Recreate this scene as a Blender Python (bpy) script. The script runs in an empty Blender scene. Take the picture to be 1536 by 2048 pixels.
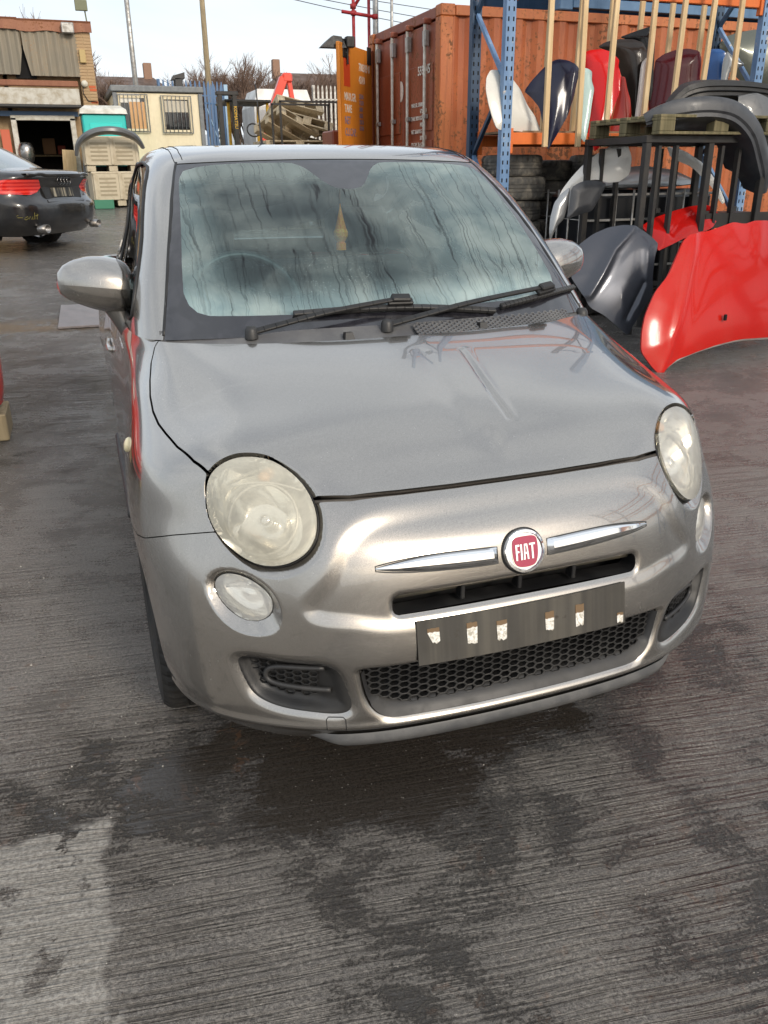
import bpy, math, random
import numpy as np
from mathutils import Vector, Matrix
random.seed(7); rng = np.random.default_rng(7)
S = bpy.context.scene
COL = S.collection
R_ = math.radians
# ---------------------------------------------------------------- camera
YAW, PIT, ROL = R_(19.74), R_(22.32), R_(-.53)
_f = Vector((math.sin(YAW) * math.cos(PIT), math.cos(YAW) * math.cos(PIT), -math.sin(PIT)))
_r = Vector((math.cos(YAW), -math.sin(YAW), 0)); _u = _r.cross(_f)
_r2 = math.cos(ROL) * _r + math.sin(ROL) * _u; _u2 = -math.sin(ROL) * _r + math.cos(ROL) * _u
cam = bpy.data.cameras.new('camera'); camo = bpy.data.objects.new('camera', cam); COL.objects.link(camo)
cam.sensor_fit = 'VERTICAL'; cam.sensor_height = 36.0; cam.sensor_width = 27.0; cam.lens = 36.0 * 1649 / 2048
cam.clip_start = .05; cam.clip_end = 2000
camo.matrix_world = Matrix(((_r2.x, _u2.x, -_f.x, -.846), (_r2.y, _u2.y, -_f.y, -1.42), (_r2.z, _u2.z, -_f.z, 1.39), (0, 0, 0, 1)))
S.camera = camo
# ---------------------------------------------------------------- sky and sun
SUN_EL, SUN_AZ = R_(26), R_(166)          # azimuth clockwise from +Y: the sun stands behind the camera
W = bpy.data.worlds.new('World'); S.world = W; W.use_nodes = True
nt = W.node_tree; nt.nodes.clear(); L = nt.links.new
out = nt.nodes.new('ShaderNodeOutputWorld'); bg = nt.nodes.new('ShaderNodeBackground'); bg.inputs[1].default_value = .14
sky = nt.nodes.new('ShaderNodeTexSky'); sky.sky_type = 'NISHITA'; sky.sun_disc = False
sky.sun_elevation = SUN_EL; sky.sun_rotation = SUN_AZ; sky.altitude = 30; sky.air_density = 1.0; sky.dust_density = 4.0; sky.ozone_density = 1.0
tc = nt.nodes.new('ShaderNodeTexCoord'); mp = nt.nodes.new('ShaderNodeMapping'); mp.inputs['Scale'].default_value = (1.1, 1.6, 4.5); mp.inputs['Rotation'].default_value = (0, 0, .5)
nz = nt.nodes.new('ShaderNodeTexNoise'); nz.inputs['Scale'].default_value = 1.7; nz.inputs['Detail'].default_value = 7; nz.inputs['Roughness'].default_value = .55; nz.inputs['Distortion'].default_value = .6
rp = nt.nodes.new('ShaderNodeMapRange'); rp.inputs[1].default_value = .34; rp.inputs[2].default_value = .72; rp.inputs[3].default_value = .55; rp.inputs[4].default_value = .98
mx = nt.nodes.new('ShaderNodeMix'); mx.data_type = 'RGBA'; mx.inputs[7].default_value = (5.7, 6.0, 6.25, 1)
L(tc.outputs['Generated'], mp.inputs[0]); L(mp.outputs[0], nz.inputs['Vector']); L(nz.outputs[0], rp.inputs[0])
L(rp.outputs[0], mx.inputs[0]); L(sky.outputs[0], mx.inputs[6]); L(mx.outputs[2], bg.inputs[0]); L(bg.outputs[0], out.inputs[0])
sl = bpy.data.lights.new('sun', 'SUN'); sl.energy = 1.45; sl.angle = R_(12); sl.color = (1, .91, .79)
so = bpy.data.objects.new('sun', sl); COL.objects.link(so)
_sd = Vector((math.sin(SUN_AZ) * math.cos(SUN_EL), math.cos(SUN_AZ) * math.cos(SUN_EL), math.sin(SUN_EL)))
so.rotation_euler = _sd.to_track_quat('Z', 'Y').to_euler(); so.location = _sd * 30
# ---------------------------------------------------------------- picture
S.view_settings.view_transform = 'Standard'; S.view_settings.look = 'None'; S.view_settings.exposure = 0.48; S.view_settings.gamma = 1.0
S.cycles.use_denoising = True; S.cycles.max_bounces = 8; S.cycles.transparent_max_bounces = 12; S.cycles.glossy_bounces = 4; S.cycles.diffuse_bounces = 3
S.cycles.caustics_reflective = False; S.cycles.caustics_refractive = False; S.cycles.sample_clamp_indirect = 6
# ---------------------------------------------------------------- objects
def empty(name, loc=(0, 0, 0), rz=0.0, rot=None):
    o = bpy.data.objects.new(name, None); COL.objects.link(o); o.location = loc
    o.rotation_euler = rot if rot is not None else (0, 0, rz); o.empty_display_size = .1
    return o
def tag(o, label, cat, group=None):
    o['label'] = label; o['category'] = cat
    if group: o['group'] = group
    return o
def thing(name, label, cat, loc=(0, 0, 0), rz=0.0, group=None, rot=None):
    return tag(empty(name, loc, rz, rot), label, cat, group)
def link(name, me, mat, parent=None, smooth=False, kind=None):
    o = bpy.data.objects.new(name, me); COL.objects.link(o)
    if mat is not None:
        for m in (mat if isinstance(mat, (list, tuple)) else [mat]): me.materials.append(m)
    if smooth: me.polygons.foreach_set('use_smooth', np.ones(len(me.polygons), bool))
    if parent: o.parent = parent
    if kind: o['kind'] = kind
    return o
def npmesh(name, V, T, uv=None):
    """mesh from numpy triangles"""
    me = bpy.data.meshes.new(name); V = np.asarray(V, np.float32); T = np.asarray(T, np.int32)
    me.vertices.add(len(V)); me.vertices.foreach_set('co', V.ravel())
    me.loops.add(T.size); me.loops.foreach_set('vertex_index', T.ravel())
    me.polygons.add(len(T)); me.polygons.foreach_set('loop_start', np.arange(0, T.size, T.shape[1], dtype=np.int32)); me.polygons.foreach_set('loop_total', np.full(len(T), T.shape[1], np.int32))
    if uv is not None:
        l = me.uv_layers.new(name='UVMap'); l.data.foreach_set('uv', np.asarray(uv, np.float32)[T.ravel()].ravel())
    me.update(calc_edges=True); me.validate()
    return me

class MB:
    """collects polygons for one mesh"""
    def __init__(s): s.v, s.f, s.m, s.mi = [], [], [], 0
    def add(s, vs, fs, M=None):
        b = len(s.v)
        s.v += [tuple(M @ Vector(p)) for p in vs] if M is not None else [tuple(p) for p in vs]
        s.f += [tuple(b + i for i in f) for f in fs]; s.m += [s.mi] * len(fs)
        return s
    def box(s, c, d, M=None, rz=0.0, bev=0.0):
        x, y, z = (q / 2 for q in d)
        if bev:
            b = min(bev, x * .49, y * .49, z * .49); vs = []; fs = []
            # chamfered box : 24 corners
            idx = {}
            for sx in (-1, 1):
                for sy in (-1, 1):
                    for sz in (-1, 1):
                        for a in range(3):
                            p = [sx * (x - b), sy * (y - b), sz * (z - b)]; p[a] = (sx, sy, sz)[a] * (x, y, z)[a]
                            idx[(sx, sy, sz, a)] = len(vs); vs.append(p)
            g = lambda *k: idx[k]
            for q in (-1, 1):
                fs += [[g(q, -1, -1, 0), g(q, 1, -1, 0), g(q, 1, 1, 0), g(q, -1, 1, 0)], [g(-1, q, -1, 1), g(1, q, -1, 1), g(1, q, 1, 1), g(-1, q, 1, 1)], [g(-1, -1, q, 2), g(1, -1, q, 2), g(1, 1, q, 2), g(-1, 1, q, 2)]]
                for r in (-1, 1):
                    fs += [[g(q, r, -1, 0), g(q, r, 1, 0), g(q, r, 1, 1), g(q, r, -1, 1)], [g(q, -1, r, 0), g(q, 1, r, 0), g(q, 1, r, 2), g(q, -1, r, 2)], [g(-1, q, r, 1), g(1, q, r, 1), g(1, q, r, 2), g(-1, q, r, 2)]]
                    for t in (-1, 1): fs.append([g(q, r, t, 0), g(q, r, t, 1), g(q, r, t, 2)])
        else:
            vs = [(sx * x, sy * y, sz * z) for sz in (-1, 1) for sy in (-1, 1) for sx in (-1, 1)]
            fs = [(0, 2, 3, 1), (4, 5, 7, 6), (0, 1, 5, 4), (2, 6, 7, 3), (0, 4, 6, 2), (1, 3, 7, 5)]
        Q = Matrix.Translation(c) @ Matrix.Rotation(rz, 4, 'Z')
        return s.add(vs, fs, (M @ Q) if M is not None else Q)
    def bar(s, a, b, w, h=None, up=(0, 0, 1), bev=0.0):
        """square bar from a to b"""
        a, b = Vector(a), Vector(b); d = (b - a); L = d.length; d.normalize(); u = Vector(up)
        if abs(d.dot(u)) > .98: u = Vector((0, 1, 0))
        x = d.cross(u).normalized(); y = x.cross(d)
        M = Matrix((x, y, d)).transposed().to_4x4(); M.translation = (a + b) / 2
        return s.box((0, 0, 0), (w, h or w, L), M, bev=bev)
    def tube(s, pts, r, n=8, cap=True, closed=False):
        pts = [Vector(p) for p in pts]; m = len(pts); rs = r if isinstance(r, (list, tuple)) else [r] * m
        vs, fs = [], []; px = None
        for i, p in enumerate(pts):
            if closed: t = (pts[(i + 1) % m] - pts[i - 1])
            else: t = pts[min(i + 1, m - 1)] - pts[max(i - 1, 0)]
            t.normalize()
            if px is None:
                a = Vector((0, 0, 1)) if abs(t.z) < .9 else Vector((1, 0, 0)); px = t.cross(a).normalized()
            else: px = (px - t * px.dot(t)).normalized()
            py = t.cross(px)
            vs += [p + (px * math.cos(2 * math.pi * k / n) + py * math.sin(2 * math.pi * k / n)) * rs[i] for k in range(n)]
        for i in range(m if closed else m - 1):
            for k in range(n):
                j = (i + 1) % m
                fs.append((i * n + k, i * n + (k + 1) % n, j * n + (k + 1) % n, j * n + k))
        if cap and not closed: fs += [tuple(range(n))[::-1], tuple((m - 1) * n + k for k in range(n))]
        return s.add(vs, fs)
    def lathe(s, prof, n=32, M=None, axis='Z'):
        """prof: (radius, height) pairs; revolved about Z (or X)"""
        vs, fs = [], []; m = len(prof)
        for k in range(n):
            a = 2 * math.pi * k / n; c, q = math.cos(a), math.sin(a)
            for r, h in prof: vs.append((h, r * c, r * q) if axis == 'X' else (r * c, r * q, h))
        for k in range(n):
            for i in range(m - 1):
                fs.append((k * m + i, ((k + 1) % n) * m + i, ((k + 1) % n) * m + i + 1, k * m + i + 1))
        return s.add(vs, fs, M)
    def prism(s, poly, z0, z1, M=None):
        n = len(poly); vs = [(x, y, z0) for x, y in poly] + [(x, y, z1) for x, y in poly]
        fs = [tuple(range(n))[::-1], tuple(range(n, 2 * n))] + [(i, (i + 1) % n, n + (i + 1) % n, n + i) for i in range(n)]
        return s.add(vs, fs, M)
    def grid(s, P, M=None, thick=None, flip=False):
        """P[i][j] points; optional thickness along the local normals"""
        P = np.asarray(P, float); a, b = P.shape[:2]
        def q(o, fl): return [((i * b + j + o), (i * b + j + 1 + o), ((i + 1) * b + j + 1 + o), ((i + 1) * b + j + o))[::(-1 if fl else 1)] for i in range(a - 1) for j in range(b - 1)]
        vs = [tuple(p) for p in P.reshape(-1, 3)]; fs = q(0, flip)
        if thick:
            V, T = grid_mesh(P); N = vnormals(V, T); vs += [tuple(p) for p in V - N * thick]; fs += q(a * b, not flip)
            o = a * b; e = [(0, j) for j in range(b)] + [(i, b - 1) for i in range(1, a)] + [(a - 1, j) for j in range(b - 2, -1, -1)] + [(i, 0) for i in range(a - 2, 0, -1)]
            e = [i * b + j for i, j in e]
            for k in range(len(e)):
                i, j = e[k], e[(k + 1) % len(e)]; fs.append((i, j, j + o, i + o)[::(1 if flip else -1)])
        return s.add(vs, fs, M)
    def mesh(s, name):
        me = bpy.data.meshes.new(name); me.from_pydata(s.v, [], s.f)
        if any(s.m): me.polygons.foreach_set('material_index', s.m)
        me.update(); return me
    def build(s, name, mat, parent=None, smooth=False, kind=None):
        return link(name, s.mesh(name), mat, parent, smooth, kind)

def fix_normals(o):
    import bmesh
    bm = bmesh.new(); bm.from_mesh(o.data); bmesh.ops.recalc_face_normals(bm, faces=bm.faces); bm.to_mesh(o.data); bm.free(); return o
def autosmooth(o, deg=35):
    import bmesh
    bm = bmesh.new(); bm.from_mesh(o.data); bmesh.ops.remove_doubles(bm, verts=bm.verts, dist=1e-5)
    for f in bm.faces: f.smooth = True
    for e in bm.edges:
        e.smooth = not (len(e.link_faces) == 2 and e.calc_face_angle(0) > R_(deg))
    bm.to_mesh(o.data); bm.free(); return o
def copy_tree(o, parent=None):
    c = o.copy(); COL.objects.link(c); c.parent = parent
    for ch in list(o.children): copy_tree(ch, c)
    return c

# ---------------------------------------------------------------- materials
class NT:
    """tiny node builder"""
    def __init__(s, mat): s.t = mat.node_tree; s.n = s.t.nodes; s.l = s.t.links.new
    def __call__(s, typ, props=None, **inp):
        nd = s.n.new('ShaderNode' + typ)
        for k, v in (props or {}).items(): setattr(nd, k, v)
        for k, v in inp.items():
            key = int(k[1:]) if k[0] == '_' and k[1:].isdigit() else k.replace('_', ' ')
            s.set(nd.inputs[key], v)
        return nd
    def set(s, sock, v):
        if isinstance(v, bpy.types.NodeSocket): s.l(v, sock)
        elif isinstance(v, bpy.types.Node): s.l(v.outputs[0], sock)
        else:
            if sock.type == 'RGBA' and len(v) == 3: v = (*v, 1)
            sock.default_value = v
    def noise(s, vec, scale, detail=3, rough=.55, dist=0.0): return s('TexNoise', Vector=vec, Scale=scale, Detail=detail, Roughness=rough, Distortion=dist).outputs[0]
    def map(s, vec, scale=(1, 1, 1), rot=(0, 0, 0), loc=(0, 0, 0)): return s('Mapping', Vector=vec, Scale=scale, Rotation=rot, Location=loc).outputs[0]
    def ramp(s, v, a, b, c=0.0, d=1.0, smooth=True): return s('MapRange', {'interpolation_type': 'SMOOTHSTEP' if smooth else 'LINEAR'}, Value=v, _1=a, _2=b, _3=c, _4=d).outputs[0]
    def math(s, op, a, b=0.0, c=0.0, clamp=False): return s('Math', {'operation': op, 'use_clamp': clamp}, _0=a, _1=b, _2=c).outputs[0]
    def mix(s, f, a, b, blend='MIX'):
        nd = s('Mix', {'data_type': 'RGBA', 'blend_type': blend}); s.set(nd.inputs[0], f); s.set(nd.inputs[6], a); s.set(nd.inputs[7], b); return nd.outputs[2]
    def coord(s, k='Object'): return s('TexCoord').outputs[k]
    def sep(s, v): return s('SeparateXYZ', Vector=v).outputs
    def bump(s, h, strength=.3, dist=.01, normal=None):
        nd = s('Bump', Height=h, Strength=strength, Distance=dist)
        if normal is not None: s.set(nd.inputs['Normal'], normal)
        return nd.outputs[0]
MATS = {}
def mat(name, color=(.5, .5, .5), rough=.5, metal=0.0, coat=0.0, coat_rough=.03, spec=.5, fn=None, **kw):
    if name in MATS: return MATS[name]
    m = bpy.data.materials.new(name); m.use_nodes = True; MATS[name] = m
    b = m.node_tree.nodes['Principled BSDF']; n = NT(m)
    n.set(b.inputs['Base Color'], color); b.inputs['Roughness'].default_value = rough; b.inputs['Metallic'].default_value = metal
    b.inputs['Coat Weight'].default_value = coat; b.inputs['Coat Roughness'].default_value = coat_rough; b.inputs['Specular IOR Level'].default_value = spec
    for k, v in kw.items(): n.set(b.inputs[k.replace('_', ' ')], v)
    if fn: fn(n, b)
    return m
def grime(c1, c2, scale=3.0, lo=.35, hi=.7, rough=(.5, .8), bump=0.0, bscale=60.0, stretch=(1, 1, 1), fine=.15):
    """two-tone noise colour with fine variation"""
    def fn(n, b):
        v = n.map(n.coord(), stretch); f = n.ramp(n.noise(v, scale, 6, .6, .4), lo, hi)
        c = n.mix(f, c1, c2); g = n.noise(v, scale * 14, 4, .6)
        c = n.mix(n.ramp(g, .3, .7, 0, fine), c, tuple(q * .45 for q in c1))
        n.set(b.inputs['Base Color'], c); n.set(b.inputs['Roughness'], n.ramp(f, 0, 1, rough[0], rough[1]))
        if bump: n.set(b.inputs['Normal'], n.bump(n.noise(v, bscale, 4), bump, .004))
    return fn
def gmat(name, c1, c2, metal=0.0, coat=0.0, **kw):
    return mat(name, c1, metal=metal, coat=coat, fn=grime(c1, c2, **kw))
# ---------------------------------------------------------------- surface helpers (numpy only)
def cspline(t, Y, tq):
    """natural cubic spline through (t, Y[n,...]) at tq"""
    t = np.asarray(t, float); n = len(t); h = np.diff(t)
    A = np.zeros((n, n)); B = np.zeros((n,) + Y.shape[1:])
    A[0, 0] = A[-1, -1] = 1
    for i in range(1, n - 1):
        A[i, i - 1] = h[i - 1]; A[i, i] = 2 * (h[i - 1] + h[i]); A[i, i + 1] = h[i]
        B[i] = 6 * ((Y[i + 1] - Y[i]) / h[i] - (Y[i] - Y[i - 1]) / h[i - 1])
    M = np.linalg.solve(A, B.reshape(n, -1)).reshape(B.shape)
    tq = np.asarray(tq, float); k = np.clip(np.searchsorted(t, tq) - 1, 0, n - 2)
    sh = (-1,) + (1,) * (Y.ndim - 1)
    a = (t[k + 1] - tq).reshape(sh); b = (tq - t[k]).reshape(sh); hk = h[k].reshape(sh)
    return (M[k] * a**3 + M[k + 1] * b**3) / (6 * hk) + (Y[k] / hk - M[k] * hk / 6) * a + (Y[k + 1] / hk - M[k + 1] * hk / 6) * b

def fair(t, Y, lam, keep_ends=True):
    """penalised smoothing of nodes (second divided differences)"""
    n = len(t); D = np.zeros((n - 2, n))
    for i in range(1, n - 1):
        h0, h1 = t[i] - t[i - 1], t[i + 1] - t[i]
        w = ((h0 + h1) / 2) ** 1.5
        D[i - 1, i - 1] = w / h0 / ((h0 + h1) / 2); D[i - 1, i + 1] = w / h1 / ((h0 + h1) / 2); D[i - 1, i] = -(D[i - 1, i - 1] + D[i - 1, i + 1])
    W = np.eye(n)
    if keep_ends: W[0, 0] = W[-1, -1] = 1e3
    return np.linalg.solve(W + lam * D.T @ D, W @ Y.reshape(n, -1)).reshape(Y.shape)

class Surf:
    """bicubic patch through a net of points N[ring, column, xyz] (half car, column 0 on the centre line);
    mirrored so that the centre is smooth"""
    def __init__(self, N, lam=(0.0, 0.0), mirror_end=True):
        N = np.array(N, float); M = N[:, :0:-1].copy(); M[..., 0] *= -1
        full = np.concatenate([M, N], 1)                      # columns -m..m
        nc = N.shape[1] - 1
        dc = np.linalg.norm(np.diff(full, axis=1), axis=2).mean(0); tc = np.concatenate([[0], np.cumsum(dc)]); tc -= tc[nc]
        dr = np.linalg.norm(np.diff(N[:, :max(2, N.shape[1] * 6 // 10)], axis=0), axis=2).mean(1); tr = np.concatenate([[0], np.cumsum(dr)])
        if lam[0]: full = fair(tr, full, lam[0])
        if lam[1]: full = fair(tc, full.transpose(1, 0, 2), lam[1]).transpose(1, 0, 2)
        self.full, self.tc, self.tr, self.nc = full, tc, tr, nc
    def grid(self, v, u):
        """v along rings (0..tr[-1]), u along columns (signed) -> P[len(v), len(u), 3]"""
        A = cspline(self.tc, self.full.transpose(1, 0, 2), u)        # [u, ring, 3]
        return cspline(self.tr, A.transpose(1, 0, 2), v)             # [v, u, 3]

def grid_mesh(P):
    nv, nu = P.shape[:2]; i = np.arange(nv * nu).reshape(nv, nu)
    a, b, c, d = i[:-1, :-1].ravel(), i[:-1, 1:].ravel(), i[1:, 1:].ravel(), i[1:, :-1].ravel()
    return P.reshape(-1, 3).copy(), np.concatenate([np.stack([a, b, c], 1), np.stack([a, c, d], 1)])

def vnormals(V, T):
    n = np.cross(V[T[:, 1]] - V[T[:, 0]], V[T[:, 2]] - V[T[:, 0]]); N = np.zeros_like(V)
    for k in range(3): np.add.at(N, T[:, k], n)
    return N / np.maximum(np.linalg.norm(N, axis=1, keepdims=True), 1e-12)

def clip(V, T, f, attrs=()):
    """keep f >= 0, cutting triangles on f = 0; attrs: per-vertex arrays carried along"""
    s = f >= 0; c = s[T].sum(1)
    full = T[c == 3]; cut = T[(c == 1) | (c == 2)]
    Vl, Al, extra, key = [V], [[a] for a in attrs], [], {}
    nv, na, base = [], [[] for _ in attrs], len(V)
    def mid(i, j):
        k = (i, j) if i < j else (j, i)
        if k not in key:
            key[k] = base + len(nv); a, b = k; w = f[a] / (f[a] - f[b]); w = min(max(w, 0.0), 1.0)
            nv.append(V[a] + w * (V[b] - V[a]))
            for q, A in enumerate(attrs): na[q].append(A[a] + w * (A[b] - A[a]))
        return key[k]
    for t in cut.tolist():
        k = [bool(s[i]) for i in t]
        if sum(k) == 1:
            i = k.index(True); a, b, c_ = t[i], t[(i + 1) % 3], t[(i + 2) % 3]
            extra.append((a, mid(a, b), mid(a, c_)))
        else:
            i = k.index(False); a, b, c_ = t[i], t[(i + 1) % 3], t[(i + 2) % 3]
            p, q = mid(a, b), mid(a, c_)
            extra.append((p, b, c_)); extra.append((p, c_, q))
    V2 = np.concatenate([V, np.array(nv).reshape(-1, 3)]); T2 = np.concatenate([full, np.array(extra, int).reshape(-1, 3)])
    A2 = [np.concatenate([A, np.array(x).reshape((-1,) + A.shape[1:])]) for A, x in zip(attrs, na)]
    used = np.unique(T2); re = np.full(len(V2), -1); re[used] = np.arange(len(used))
    return V2[used], re[T2], [a[used] for a in A2]

def inpoly(p, poly):
    x, y = p[:, 0], p[:, 1]; r = np.zeros(len(p), bool); n = len(poly)
    for i in range(n):
        x0, y0 = poly[i]; x1, y1 = poly[(i + 1) % n]
        if y0 == y1: continue
        c = ((y0 > y) != (y1 > y)) & (x < (x1 - x0) * (y - y0) / (y1 - y0) + x0)
        r ^= c
    return r

def seg_dist(p, poly, closed=True):
    """distance of points p[n,k] to polyline poly[m,k]"""
    d = np.full(len(p), 1e9); m = len(poly)
    for i in range(m if closed else m - 1):
        a, b = poly[i], poly[(i + 1) % m]; ab = b - a; L = ab @ ab
        t = np.clip(((p - a) @ ab) / L, 0, 1) if L > 0 else np.zeros(len(p))
        d = np.minimum(d, np.linalg.norm(p - a - t[:, None] * ab, axis=1))
    return d

def sdist(p, poly):
    """signed distance in 2-D, positive inside"""
    poly = np.asarray(poly, float); d = seg_dist(p, poly)
    return np.where(inpoly(p, poly), d, -d)

def smooth_closed(pts, n=160):
    pts = np.asarray(pts, float); m = len(pts); P = np.concatenate([pts[-3:], pts, pts[:4]])
    t = np.concatenate([[0], np.cumsum(np.sqrt(np.linalg.norm(np.diff(P, axis=0), axis=1)))])
    return cspline(t, P, np.linspace(t[3], t[m + 3], n, endpoint=False))

def smooth_open(pts, n=60):
    pts = np.asarray(pts, float)
    t = np.concatenate([[0], np.cumsum(np.sqrt(np.linalg.norm(np.diff(pts, axis=0), axis=1)))])
    return cspline(t, pts, np.linspace(0, t[-1], n))

def sstep(x, a, b):
    t = np.clip((x - a) / (b - a), 0, 1); return t * t * (3 - 2 * t)
# ---------------------------------------------------------------- hatchback: master body net (x right, y to the rear, z up)
def body_net():
    zs = [.19, .25, .33, .42, .505, .60, .668, .745, .825, .895, .943, .976]
    yc = [.045, -.004, .002, -.002, .015, .028, .056, .135, .248, .415, .575, .71]
    F = {}
    # columns 0..7 : front centre -> side at the door edge
    F[0] = [(0, .045, .19), (.24, .055, .19), (.46, .085, .20), (.607, .155, .215), (.705, .268, .225), (.745, .42, .22), (.765, .70, .20), (.765, 1.08, .19)]
    F[1] = [(0, -.004, .25), (.24, .004, .25), (.45, .045, .255), (.602, .128, .262), (.715, .236, .27), (.772, .42, .28), (.778, .70, .28), (.765, 1.08, .27)]
    F[2] = [(0, .002, .33), (.24, .007, .33), (.45, .043, .332), (.597, .122, .335), (.718, .230, .34), (.785, .42, .35), (.793, .70, .36), (.778, 1.08, .35)]
    F[3] = [(0, -.002, .42), (.24, .004, .42), (.45, .044, .42), (.596, .124, .422), (.719, .232, .425), (.788, .42, .435), (.800, .70, .45), (.782, 1.08, .445)]
    F[4] = [(0, .015, .505), (.24, .020, .505), (.45, .056, .506), (.590, .134, .508), (.713, .238, .51), (.787, .42, .52), (.801, .70, .54), (.782, 1.08, .535)]
    F[5] = [(0, .028, .60), (.24, .034, .60), (.45, .078, .602), (.578, .155, .604), (.697, .256, .606), (.780, .42, .61), (.798, .70, .63), (.777, 1.08, .625)]
    F[6] = [(0, .056, .668), (.24, .063, .669), (.45, .105, .672), (.570, .178, .676), (.678, .278, .68), (.765, .425, .685), (.790, .70, .70), (.770, 1.08, .70)]
    F[7] = [(0, .135, .745), (.24, .140, .748), (.44, .163, .755), (.560, .215, .760), (.662, .305, .764), (.744, .44, .768), (.768, .70, .78), (.758, 1.08, .78)]
    F[8] = [(0, .248, .825), (.24, .248, .827), (.43, .256, .829), (.545, .277, .830), (.628, .345, .828), (.692, .475, .829), (.742, .71, .846), (.743, 1.08, .85)]
    F[9] = [(0, .415, .897), (.23, .416, .895), (.42, .422, .889), (.530, .436, .884), (.590, .475, .874), (.642, .565, .879), (.699, .73, .896), (.733, 1.08, .905)]
    F[10] = [(0, .575, .945), (.22, .577, .943), (.41, .588, .938), (.520, .604, .934), (.575, .632, .928), (.622, .690, .929), (.667, .79, .941), (.724, 1.08, .945)]
    F[11] = [(0, .71, .976), (.22, .717, .976), (.41, .745, .977), (.525, .783, .978), (.592, .815, .979), (.640, .85, .979), (.676, .91, .978), (.718, 1.08, .975)]
    side = [.740, .758, .770, .775, .776, .773, .767, .758, .748, .738, .730, .722]
    out = []
    for r in range(12):
        row = list(F[r]); z = row[7][2]; s = side[r]
        row += [(s, 1.7, z + .002 * r), (s - .012, 2.4, z + .003 * r)]
        k = r / 11
        row += [(s - .018 + .012 * math.sin(k * 3.14), 2.95, z + .004 * r), (.70 - .05 * max(0, k - .5) * 2, 3.37 - .20 * max(0, k - .45) ** 1.5 * 2, z + .004 * r),
                (.38, 3.515 - .28 * max(0, k - .4) ** 1.5 * 2, z + .004 * r), (0, 3.535 - .28 * max(0, k - .4) ** 1.5 * 2, z + .004 * r)]
        out.append(row)
    return out

def cabin_net():
    k0 = [(0, .775, .985), (.33, .79, .985), (.555, .825, .985), (.650, .87, .982), (.720, 1.15, .978), (.722, 1.7, .98), (.695, 2.4, .985), (.57, 3.05, 1.0), (.33, 3.17, 1.0), (0, 3.2, 1.0)]
    k1 = [(0, .918, 1.105), (.32, .928, 1.105), (.545, .957, 1.103), (.635, .998, 1.100), (.694, 1.28, 1.10), (.684, 1.75, 1.105), (.645, 2.4, 1.11), (.53, 3.0, 1.12), (.32, 3.1, 1.12), (0, 3.13, 1.12)]
    k2 = [(0, 1.108, 1.26), (.30, 1.115, 1.26), (.515, 1.137, 1.258), (.595, 1.175, 1.256), (.648, 1.45, 1.26), (.636, 1.85, 1.263), (.594, 2.4, 1.265), (.50, 2.9, 1.265), (.30, 2.98, 1.26), (0, 3.0, 1.26)]
    k3 = [(0, 1.322, 1.397), (.28, 1.328, 1.397), (.472, 1.346, 1.395), (.545, 1.378, 1.392), (.600, 1.62, 1.398), (.592, 1.95, 1.402), (.556, 2.4, 1.396), (.47, 2.78, 1.39), (.28, 2.85, 1.385), (0, 2.87, 1.385)]
    k4 = [(0, 1.408, 1.445), (.27, 1.413, 1.445), (.447, 1.428, 1.442), (.511, 1.458, 1.438), (.566, 1.67, 1.447), (.560, 1.95, 1.450), (.526, 2.4, 1.441), (.44, 2.74, 1.43), (.27, 2.82, 1.42), (0, 2.84, 1.42)]
    k5 = [(0, 1.51, 1.473), (.25, 1.515, 1.472), (.40, 1.532, 1.470), (.466, 1.56, 1.468), (.505, 1.72, 1.476), (.503, 1.95, 1.478), (.475, 2.4, 1.468), (.42, 2.66, 1.445), (.24, 2.73, 1.445), (0, 2.75, 1.445)]
    k6 = [(0, 1.66, 1.487), (.15, 1.665, 1.487), (.24, 1.685, 1.486), (.285, 1.72, 1.486), (.305, 1.80, 1.488), (.31, 2.0, 1.489), (.30, 2.35, 1.470), (.24, 2.52, 1.462), (.13, 2.58, 1.46), (0, 2.6, 1.46)]
    k7 = [(0, 1.80, 1.492), (.02, 1.805, 1.492), (.035, 1.815, 1.492), (.042, 1.83, 1.492), (.045, 1.88, 1.493), (.045, 2.05, 1.492), (.045, 2.3, 1.478), (.035, 2.4, 1.474), (.02, 2.42, 1.472), (0, 2.43, 1.472)]
    return [k0, k1, k2, k3, k4, k5, k6, k7]
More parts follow.
